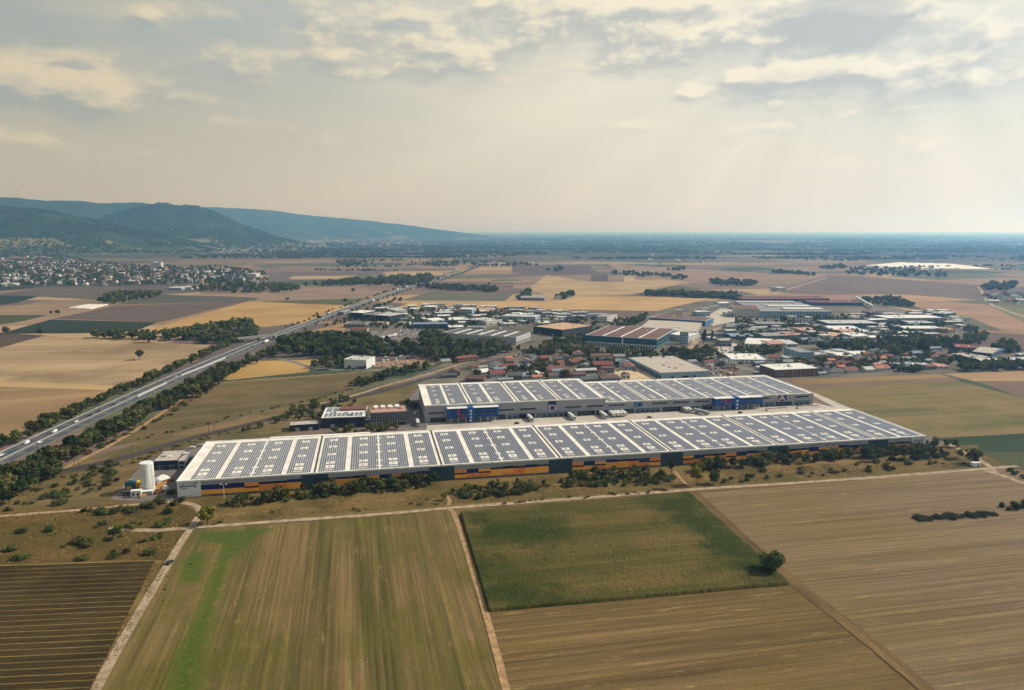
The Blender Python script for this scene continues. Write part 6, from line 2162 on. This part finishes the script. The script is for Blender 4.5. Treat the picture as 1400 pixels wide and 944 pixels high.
for k, (px, py, lab, mm) in enumerate(((211, 672, 'stack of fresh timber planks at the silo foot', wood_m), (218, 668, 'second stack of timber planks right of the silo', wood_m), (222, 664, 'timber stack nearest the tarpaulins', wood_m), (231, 660, 'rusty stack of steel bars behind the timber', rust_m), (199, 679, 'long timber pile before the silo', wood_m), (212, 676, 'rusty steel pile before the timber stack', rust_m), (219, 675, 'small rusty pile near the hall corner', rust_m))):
    x, y = G(px, py)
    r = empty('timber_stack' if mm == wood_m else 'steel_stack', (x, y, .22), THETA + .35 + k * .1, lab, 'stack')
    for j in range(3):
        for i in range(5):
            mb = MB()
            mb.box(-3.4 + .15 * ((i + j) % 3), 3.3 - .2 * (i % 2), i * .62, i * .62 + .52, j * .42, j * .42 + .36)
            mb.build('plank' if mm == wood_m else 'bar', mm, r)
# lamp posts and poles near the hall
for px, py, top, lab, double in ((306.5, 681, 663, 'white double armed lamp post before the left facade', True), (153, 729, 707, 'slim lamp post on the scrubland at left', False), (65, 650, 636, 'slim pole beside the sandy path at left', False)):
    x, y = G(px, py)
    h_ = height_of(px, py, top)
    r = empty('lamp_post', (x, y, .05), 0, lab, 'lamp post')
    mb = MB()
    mb.tube((0, 0, 0), (0, 0, h_), .16, .10, k=6)
    mb.build('pole', trim_w if double else mast_m, r)
    for s in ((-1, 1) if double else (1,)):
        mb = MB()
        mb.tube((0, 0, h_ - .2), (s * 1.8, 0, h_ + .2), .08, k=5)
        mb.box(s * 1.8 - .5, s * 1.8 + .5, -.25, .25, h_ + .1, h_ + .35)
        mb.build('lamp_head', trim_w if double else mast_m, r)
x, y = G(1333, 637.5)
r = empty('kiosk', (x, y, .1), THETA, 'small white kiosk beside the farm road at the right crossing', 'kiosk')
mb = MB()
mb.box(-2.8, 2.8, -1.8, 1.8, 0, 2.6)
mb.build('wall', sign_w, r)
mb = MB()
mb.box(-3.1, 3.1, -2.1, 2.1, 2.61, 2.9)
mb.build('roof', roof_w, r)
mb = MB()
mb.box(.6, 1.6, -1.88, -1.79, .1, 2.1)
mb.build('door', wm('grey'), r)
x, y = G(547, 382)
r = empty('lattice_mast', (x, y, 0), 0, 'thin white mast above the far tree belt left of the motorway', 'mast')
mb = MB()
h_ = 34
for sx, sy in ((-1, -1), (1, -1), (1, 1), (-1, 1)):
    mb.tube((sx * 2.2, sy * 2.2, 0), (sx * .5, sy * .5, h_), .25, k=4)
mb.build('leg', trim_w, r)
mb = MB()
for k in range(7):
    t = 2.2 - 1.7 * k / 7
    z_ = h_ * k / 7
    mb.box(-t, t, -t, t, z_, z_ + .3)
mb.build('platform', trim_w, r)

# white polytunnel rows on the plain
tun_m = M('polytunnel_film', lin(238, 234, 222, .9), .4)
for poly, n, lab in (([(1180, 364), (1228, 359.5), (1300, 361.5), (1352, 368), (1292, 367.5)], 14, 'broad bright field of white polytunnels on the plain at right'), ([(96, 421.5), (118, 417.5), (148, 417.3), (124, 423)], 9, 'white polytunnels before the small wood at left')):
    w = [G(*p) for p in poly]
    r = empty('polytunnel_field', (0, 0, .1), 0, lab, 'polytunnels')
    ys = [p[1] for p in w]
    for k in range(n):
        yy = min(ys) + (max(ys) - min(ys)) * (k + .5) / n
        xs_ = []
        for i in range(len(w)):
            (x0, y0), (x1, y1) = w[i - 1], w[i]
            if (y0 > yy) != (y1 > yy):
                xs_.append(x0 + (x1 - x0) * (yy - y0) / (y1 - y0))
        if len(xs_) < 2:
            continue
        wd = (max(ys) - min(ys)) / n * .88
        mb = MB()
        prof = [(yy + wd / 2 * math.cos(math.pi * q / 6), (2 + wd * .03) * math.sin(math.pi * q / 6)) for q in range(7)]
        mb.prismx(prof, min(xs_), max(xs_))
        mb.build('tunnel', tun_m, r)

# ------------------------------------------------------------------ villages
def house_proto(wall, roof, L, D, e, rise):
    mb = MB()
    mb.prismx([(-D / 2, 0), (D / 2, 0), (D / 2, e), (0, e + rise), (-D / 2, e)], -L / 2, L / 2, 0)
    mb.prismx([(-D / 2 - .5, e - .4), (0, e + rise + .05), (0, e + rise + .4), (-D / 2 - .5, e - .05)], -L / 2 - .4, L / 2 + .4, 1)
    mb.prismx([(0, e + rise + .05), (D / 2 + .5, e - .4), (D / 2 + .5, e - .05), (0, e + rise + .4)], -L / 2 - .4, L / 2 + .4, 1)
    mb.box(L * .2, L * .2 + .8, D * .12, D * .12 + .8, e + rise * .4, e + rise + 1.2, 2)
    for s in (0, 1):
        for i in range(3):
            x0 = -L / 2 + L * (i + .28) / 3
            mb.box(x0, x0 + L * .14, -D / 2 - .05, -D / 2 + .05, 1 + s * 2.7, 2.4 + s * 2.7, 3)
    for i in range(2):
        mb.box(L / 2 - .05, L / 2 + .05, -D * .3 + i * D * .38, -D * .14 + i * D * .38, 1.2, 2.6, 3)
    return mb, [wm(wall), rm(roof), M('chimney_brick', (.22, .12, .09), .9), dark_g]


PROTO = []
for wall, roof, L, D, e, ri in (('white', 'red brown', 12, 10, 5.6, 4.2), ('white', 'dark grey', 11, 9, 5.4, 4.0), ('cream', 'red brown', 15, 10, 6.0, 4.4), ('white', 'brown', 10, 10, 5.2, 4.4), ('cream', 'orange', 12, 9, 5.4, 3.8), ('white', 'grey', 18, 11, 7.5, 3.5), ('light grey', 'dark red', 13, 10, 5.8, 4.4), ('white', 'white', 22, 14, 6, 1.0)):
    mb, ms = house_proto(wall, roof, L, D, e, ri)
    PROTO.append((mb.mesh('house', ms), mb, ms, wall, roof))
HOUSES = []


def village(poly, n, lab, grp, sep=13, p=None, dens=None):
    w = [G(*q) for q in poly]
    x0, x1 = min(q[0] for q in w), max(q[0] for q in w)
    y0, y1 = min(q[1] for q in w), max(q[1] for q in w)
    got = []
    grid = {}
    for _ in range(n * 60):
        x, y = rng.uniform(x0, x1), rng.uniform(y0, y1)
        if dens and mnoise.noise((x * .0035, y * .0035, 2)) < dens:
            continue
        if not in_poly(x, y, w):
            continue
        c = (int(x // sep), int(y // sep))
        if any((c[0] + i, c[1] + j) in grid for i in (-1, 0, 1) for j in (-1, 0, 1)):
            continue
        grid[c] = 1
        k = int(rng.choice(8, p=p or [.20, .20, .10, .14, .05, .14, .06, .11]))
        if hill_z(x, y) > 40:
            continue
        HOUSES.append((1 / math.hypot(x, y), x, y, hill_z(x, y), k, THETA + rng.choice([0, 1.57, .4, 1.9, -.35]) + rng.normal() * .08, lab, grp))
        got.append((x, y))
        if len(got) >= n:
            break


village([(-60, 353), (40, 351), (90, 354), (130, 361), (200, 367), (300, 369), (352, 375), (358, 384), (250, 388), (130, 391), (-60, 392)], 620, 'in the village below the wooded hills', 'houses of the village below the hills', 14)
village([(1345, 405), (1400, 402), (1470, 404), (1470, 418), (1352, 415)], 60, 'in the small village at the right edge', 'houses of the village at the right edge', 13)
village([(345, 386), (362, 381), (362, 391), (345, 393)], 14, 'at the right village end', 'houses of the village below the hills', 14)
village([(284, 338), (330, 332), (440, 331), (448, 339), (380, 346), (300, 346)], 330, 'in the far village', 'far', 15)
village([(400, 327), (560, 327), (600, 336), (470, 337)], 260, 'in the far village', 'far', 16, dens=-.1)
village([(600, 323), (1450, 323), (1450, 345), (900, 352), (700, 345)], 620, 'on the far plain', 'far', 30, dens=.12)
village([(865, 352), (960, 356), (1000, 352), (990, 362), (900, 362)], 30, 'on the far plain', 'far', 30)
village([(1180, 366), (1290, 368), (1300, 374), (1200, 374)], 26, 'beside the polytunnels', 'far', 25)
wood([(-60, 353), (40, 351), (90, 354), (130, 361), (200, 367), (300, 369), (352, 375), (358, 384), (250, 388), (130, 391), (-60, 392)], 1, 7, 12, GK, '')
HOUSES.sort(key=lambda t: -t[0] if t[7] != 'far' else 1)
NEAR_H = [h_ for h_ in HOUSES if h_[7] != 'far'][:236]
ids = set(id(h_) for h_ in NEAR_H)
for (_, x, y, z_, k, a, lab, grp) in NEAR_H:
    me, mb, ms, wall, roof = PROTO[k]
    o = link('house', me, None, (x, y, z_ + .05), a)
    tag(o, f'small {wall} house with {roof} roof {lab}', 'house', grp)
allm = []
for p in PROTO:
    for m in p[2]:
        if m not in allm:
            allm.append(m)
big = MB()
for h_ in HOUSES:
    if id(h_) in ids:
        continue
    (_, x, y, z_, k, a, lab, grp) = h_
    mb, ms = PROTO[k][1], PROTO[k][2]
    c, s = math.cos(a), math.sin(a)
    n = len(big.v)
    nv, nf = 30, 17
    sc_ = 1.0 + max(0, y - 6000) / 14000
    big.v += [((vx * c - vy * s) * sc_ + x, (vx * s + vy * c) * sc_ + y, vz * sc_ + z_) for vx, vy, vz in mb.v[:26]]
    for q, mi in zip(mb.f, mb.m):
        if max(q) < 26:
            big.f.append(tuple(n + i for i in q))
            big.m.append(allm.index(ms[mi]))
tag(big.build('distant_houses', allm), 'pale houses of the farther villages fading into the haze', 'houses', None, 'stuff')
# trees between the village houses and on the slopes behind, all far off
VV, FF, n = [], [], 0
w = [G(*q) for q in [(-60, 347), (40, 346), (90, 351), (130, 360), (200, 364), (310, 366), (365, 373), (365, 386), (250, 389), (130, 392), (-60, 393)]]
x0, x1 = min(q[0] for q in w), max(q[0] for q in w)
y0, y1 = min(q[1] for q in w), max(q[1] for q in w)
for _ in range(13000):
    x, y = rng.uniform(x0, x1), rng.uniform(y0, y1)
    if in_poly(x, y, w) and mnoise.noise((x * .006, y * .006, 8)) > -.3:
        v, f = TINY[int(rng.integers(3))]
        h = rng.uniform(8, 14)
        VV.append(v * [h, h, h] + [x, y, hill_z(x, y) - .5])
        FF.append(f + n)
        n += len(v)
a_rng = np.random.default_rng(3)
for _ in range(9000):
    px, py = a_rng.uniform(-60, 430), a_rng.uniform(286, 350)
    x, y = G(px, max(py, 340))
    r_ = a_rng.uniform(5600, 8400)
    d = px_dir(px, 330)
    t = r_ / math.hypot(d.x, d.y)
    x, y = d.x * t, d.y * t
    z_ = hill_z(x, y)
    if z_ < 4 or mnoise.noise((x * .003, y * .003, 4)) < -.2:
        continue
    v, f = TINY[int(a_rng.integers(3))]
    h = a_rng.uniform(10, 17)
    VV.append(v * [h * 1.3, h * 1.3, h] + [x, y, z_ - 3])
    FF.append(f + n)
    n += len(v)
tag(link('hillside_trees', mesh_np('hillside_trees', np.concatenate(VV), np.concatenate(FF), [MATS['leaf_dark_far']])), 'trees between the village houses and on the wooded slopes', 'trees', None, 'stuff')
for (px, w_, hp, lab) in ((206, 7, 9.5, 'left one of the pale apartment towers in the village below the hills'), (214, 6.5, 9, 'right one of the pale apartment towers in the village below the hills')):
    building('apartment_tower', px, 368, px + w_, 368, hp, 357.5, 'white', 'pale grey', label=lab, what='apartment tower')
building('church_tower', 275, 391, 277.5, 391, 9, 381.5, 'tan', 'brown', label='brown church like tower at the lower edge of the village', what='tower', wins=False)
building('apartment_block', 140, 383, 150, 383, 5, 377.5, 'cream', 'grey', label='long cream apartment block inside the village below the hills', what='building')
for (xl, yl, xr, hp, yb, wc, lab) in ((-10, 392, 8, 3, 387, 'white', 'white hall at the left picture edge below the village'), (230, 397, 248, 3, 392, 'pale blue', 'pale blue sheds below the village beside the dark grove'), (249, 396, 262, 3, 391, 'white', 'white shed below the village next to the pale blue ones'),
                                      (337, 381, 350, 6, 374, 'white', 'white blocky building at the right end of the village'), (1062, 398, 1075, 4, 392, 'white', 'white farm building on the brown plain left of centre right')):
    building('farm_building', xl, yl, xr, yl, hp, yb, wc, 'pale grey', label=lab.replace(' left of centre right', ' behind the factory'), what='building')

# ------------------------------------------------------------------ vehicles
CARC = {'white': (.80, .80, .80), 'silver': (.42, .43, .45), 'black': (.025, .026, .03), 'blue': (.04, .09, .24), 'red': (.26, .03, .035)}
tyre_m = M('tyre', (.02, .02, .02), .9)


def car_mesh(cname, van=False):
    pm = M('car_paint_' + cname, CARC[cname], .3, spec=.5)
    mb = MB()
    if van:
        prof = [(-2.6, .35), (2.6, .35), (2.65, 1.0), (2.1, 1.15), (1.5, 2.1), (-2.55, 2.15), (-2.65, 1.0)]
        glass = [(1.32, 1.25), (2.02, 1.25), (1.52, 1.95), (1.32, 1.95)]
    else:
        prof = [(-2.15, .32), (2.15, .32), (2.2, .72), (1.2, .92), (.55, 1.42), (-1.15, 1.45), (-1.85, .98), (-2.2, .9)]
        glass = [(-1.45, .98), (1.02, .98), (.5, 1.34), (-1.1, 1.37)]
    mb.prism(prof, -.88, .88, 0)
    mb.prism(glass, -.90, .90, 1)
    top = prof[3:6] if not van else prof[3:5]
    for i in range(len(top) - 1) if van else (0,):
        (xa, za), (xb, zb) = top[i], top[i + 1]
        mb.poly([(xa - .06, -.74, za + .03), (xa - .06, .74, za + .03), (xb + .06, .74, zb - .02), (xb + .06, -.74, zb - .02)], 1)
    for x_ in (-1.35, 1.35):
        for s in (-1, 1):
            mb.tube((x_, s * .70, .33), (x_, s * .92, .33), .33, k=10, m=2)
    mb.box(2.14, 2.22, -.75, -.45, .55, .7, 3)
    mb.box(2.14, 2.22, .45, .75, .55, .7, 3)
    return mb.mesh('car', [pm, dark_g, tyre_m, trim_w])


CARS = {c: car_mesh(c) for c in CARC}
VANS = {c: car_mesh(c, True) for c in ('white', 'blue', 'red')}


def car(x, y, rz, c, lab, grp, z=.3, van=False):
    o = link('parked_van' if van else 'car', (VANS if van else CARS)[c], None, (x, y, z), rz)
    tag(o, lab, 'van' if van else 'car', grp)
    return o


def lot(poly, n, place, colours=None, rot=0.0, van=.06, rows=6.0, pitch=2.7):
    w = [G(*q) for q in poly]
    cx = sum(q[0] for q in w) / len(w)
    cyy = sum(q[1] for q in w) / len(w)
    th = THETA + rot
    cells = []
    for i in range(-60, 60):
        for j in range(-30, 30):
            u_, v_ = i * pitch, j * rows
            x, y = cx + u_ * math.cos(th) - v_ * math.sin(th), cyy + u_ * math.sin(th) + v_ * math.cos(th)
            if in_poly(x, y, w):
                cells.append((x, y))
    rng.shuffle(cells)
    for x, y in cells[:n]:
        c = str(rng.choice(['white', 'silver', 'black', 'blue', 'red'], p=colours or [.36, .26, .22, .09, .07]))
        v = rng.random() < van and c in VANS
        car(x, y, th + math.pi / 2 + rng.choice([0, math.pi]) + rng.normal() * .03, c, f"{c} {'van' if v else 'car'} parked {place}", 'vehicles ' + place, .3, v)


lot([(508, 503), (515, 489), (562, 484), (562, 500), (535, 503)], 26, 'beside the white box shaped building')
lot([(540, 450), (575, 446), (578, 458), (545, 461)], 26, 'behind the wood in the estate')
lot([(962, 487), (988, 471), (1036, 475), (1000, 491)], 26, 'in the pale car park with the poplars', van=.1)
lot([(986, 448), (1004, 442), (1036, 440), (1036, 444), (1002, 449)], 26, 'along the service road before the factory', [.7, .15, .1, .03, .02], van=.2)
lot([(956, 507), (976, 495), (1012, 503), (1006, 515), (985, 516)], 40, 'in the crowded lot right of the light blue walled hall', [.08, .06, .1, .03, .73], rows=5.4, van=.15)
lot([(842, 507), (866, 500), (882, 509), (862, 514)], 14, 'in the sandy yard left of the light blue walled hall')
lot([(1203, 455), (1224, 446), (1228, 455), (1210, 460)], 12, 'beside the long white sheds of the estate')
lot([(1110, 468), (1180, 470), (1180, 474), (1120, 478)], 16, 'in the middle of the eastern estate')
lot([(640, 448), (690, 449), (690, 452), (645, 452)], 14, 'behind the white delivery depot')
lot([(560, 572), (571, 560), (574, 572), (568, 580)], 6, 'in the dark yard left of the far hall')
lot([(1296, 456), (1335, 452), (1342, 464), (1310, 466)], 14, 'in the tan yard at the right end of the estate', van=.3)
lot([(700, 486), (735, 480), (745, 486), (712, 491)], 12, 'beside the railway behind the houses', van=.3)
for px, py, c, lab in ((706.6, 580, 'black', 'black car alone in the concrete yard beside the blue office front'), (1012, 565.5, 'black', 'black car in the concrete yard before the right blue office front'), (888, 572, 'black', 'dark car alone in the middle of the concrete yard'),
                       (263, 613.5, 'white', 'white car parked behind the left end of the near hall'), (274, 610.5, 'silver', 'silver car parked behind the left end of the near hall'), (232, 771, 'black', 'black car standing on the farm road verge by the green strip')):
    x, y = G(px, py)
    car(x, y, THETA + (1.2 if py > 700 else .1), c, lab, None, .32)


def truck(x, y, rz, lab, grp=None, cab=True, colour='white', z=.24, name='truck'):
    r = empty(name if cab else 'semi_trailer', (x, y, z), rz, lab, 'truck' if cab else 'trailer', grp)
    mb = MB()
    mb.box(-7.0, 6.2, -1.28, 1.28, 1.25, 4.0)
    mb.build('trailer_box', wm(colour), r)
    mb = MB()
    mb.box(-6.8, 6.0, -.5, .5, .85, 1.24)
    mb.build('chassis', mast_m, r)
    for x_ in (-5.6, -4.3, -3.0):
        for s in (-1, 1):
            mb = MB()
            mb.tube((x_, s * .95, .5), (x_, s * 1.25, .5), .5, k=10)
            mb.build('wheel', tyre_m, r)
    if cab:
        mb = MB()
        mb.prism([(6.5, .6), (8.8, .6), (8.9, 1.8), (8.5, 3.5), (6.5, 3.7)], -1.22, 1.22)
        c_ = mb.build('cab', wm(colour), r)
        mb = MB()
        mb.poly([(8.90, -1.05, 1.95), (8.90, 1.05, 1.95), (8.58, 1.05, 3.2), (8.58, -1.05, 3.2)])
        mb.build('windscreen', dark_g, c_)
        for x_ in (5.2, 7.9):
            for s in (-1, 1):
                mb = MB()
                mb.tube((x_, s * .95, .5), (x_, s * 1.25, .5), .5, k=10)
                mb.build('wheel', tyre_m, r)
    return r


YA = THETA - math.pi / 2
for px, py, lab in ((724, 574.5, 'leftmost white truck standing alone in the concrete yard'), (781, 572.5, 'white truck below the letter D in the concrete yard'), (824.5, 570.5, 'white truck left of the row of four trailers')):
    x, y = G(px, py)
    truck(x, y, YA + .05, lab)
for k, (px, py) in enumerate(((837, 569.5), (842.3, 569.1), (847, 568.8), (852.4, 568.4))):
    x, y = G(px, py)
    truck(x, y, YA, ('leftmost', 'second from left', 'third from left', 'rightmost')[k] + ' of the four white trailers parked side by side in the yard', 'white trailers in the yard', False)
for px, py, lab, c in ((935.5, 563, 'left truck of the pair at the docks left of the right blue office', 'white'), (939.6, 562.6, 'right truck of the pair at the docks left of the right blue office', 'white'), (958, 566.5, 'grey truck parked aslant before the right blue office front', 'light grey'), (571, 580.5, 'white truck in the dark yard left of the far hall', 'white')):
    x, y = G(px, py)
    truck(x, y, YA + (.5 if px == 958 else 0), lab, None, px != 935.5, c)
for k in range(9):
    x, y = G(518 + k * 2.7, 464.5 - k * .55)
    truck(x, y, THETA + 1.1, 'white truck in the row parked behind the dense wood', 'row of white trucks behind the wood', False)
for px, py in ((962, 424), (967, 423), (974, 421), (979, 420)):
    x, y = G(px, py)
    truck(x, y, THETA + .2, 'white trailer parked on the truck apron before the factory', 'white trailers on the truck apron', False)
mwa = np.array(mwp)


def on_motorway(px, py, kind, c, lab, lane=None):
    x, y = G(px, py)
    i = int(np.argmin((mwa[:, 0] - x) ** 2 + (mwa[:, 1] - y) ** 2))
    i = min(i, len(mwp) - 2)
    tx, ty = mwa[i + 1] - mwa[i]
    L = math.hypot(tx, ty)
    tx, ty = tx / L, ty / L
    lat = -(x - mwa[i][0]) * ty + (y - mwa[i][1]) * tx
    along = (x - mwa[i][0]) * tx + (y - mwa[i][1]) * ty
    ln = min((-9.2, -6.1, -3.1, 3.1, 6.1, 9.2), key=lambda q: abs(q - (lane if lane is not None else lat)))
    X, Y = mwa[i][0] + tx * along - ty * ln, mwa[i][1] + ty * along + tx * ln
    rz = math.atan2(ty, tx) + (0 if ln < 0 else math.pi)
    if kind == 'truck':
        truck(X, Y, rz, lab, 'vehicles driving on the motorway', True, c, .38)
    else:
        o = car(X, Y, rz, c, lab, 'vehicles driving on the motorway', .38, kind == 'van')
        o.name = 'driving_van' if kind == 'van' else 'car'


for px, py, kind, c, lab, lane in ((3, 624, 'car', 'white', 'white car on the motorway at the left picture edge', None), (17, 619.5, 'car', 'blue', 'blue car on the motorway near the left edge', None), (36, 607.5, 'van', 'white', 'left van of the white pair driving on the motorway', 7), (45, 606.5, 'car', 'white', 'white car right beside the white van on the motorway', -4),
                                (74, 592, 'van', 'white', 'white van on the motorway left of the lone white car', None), (104, 578, 'car', 'white', 'lone white car in the middle of the motorway curve', None), (133, 564, 'car', 'black', 'black car nearest the noise barrier on the motorway', None), (124, 569, 'car', 'black', 'black car just behind another black car on the motorway', None),
                                (157, 554, 'car', 'black', 'black car beside the short noise barrier', None), (240, 516, 'car', 'silver', 'silver car between the two noise barriers', None), (314, 486, 'car', 'black', 'black car left of the pair before the bridge', None), (321, 482, 'car', 'black', 'black car right of the pair before the bridge', None), (342, 474.5, 'car', 'black', 'black car almost under the motorway bridge', None),
                                (357, 469, 'truck', 'white', 'white truck beside the motorway bridge', -11), (440, 436.5, 'car', 'white', 'white car beyond the motorway bridge', None), (455, 430, 'truck', 'light grey', 'grey truck beyond the motorway bridge', 11), (505, 412, 'truck', 'white', 'white truck beside the estate on the motorway', -11), (547, 397, 'truck', 'white', 'left one of two far white trucks on the motorway', 11), (560, 393, 'truck', 'white', 'right one of two far white trucks on the motorway', 11), (585, 387, 'truck', 'light grey', 'far grey truck on the motorway', -11)):
    on_motorway(px, py, kind, c, lab, lane)

# ------------------------------------------------------------------ the air: one even box of haze round everything
HAZE_TOP = max(float(h_[3].max()) for h_ in HILLF) + 40.0
hz = bpy.data.materials.new('haze')
hz.use_nodes = True
nt = hz.node_tree
nt.nodes.clear()
pv = nt.nodes.new('ShaderNodeVolumePrincipled')
pv.inputs['Color'].default_value = (0.22, 0.52, 1.0, 1)
pv.inputs['Absorption Color'].default_value = (1, 1, 1, 1)
pv.inputs['Density'].default_value = 0.92e-4
pv.inputs['Anisotropy'].default_value = 0.6
out = nt.nodes.new('ShaderNodeOutputMaterial')
nt.links.new(pv.outputs[0], out.inputs['Volume'])
mb = MB()
mb.box(-R - 800, R + 800, -R - 800, R + 800, -1.0, HAZE_TOP)
tag(mb.build('haze', hz), 'pale blue haze over the whole plain', None, None, 'stuff')
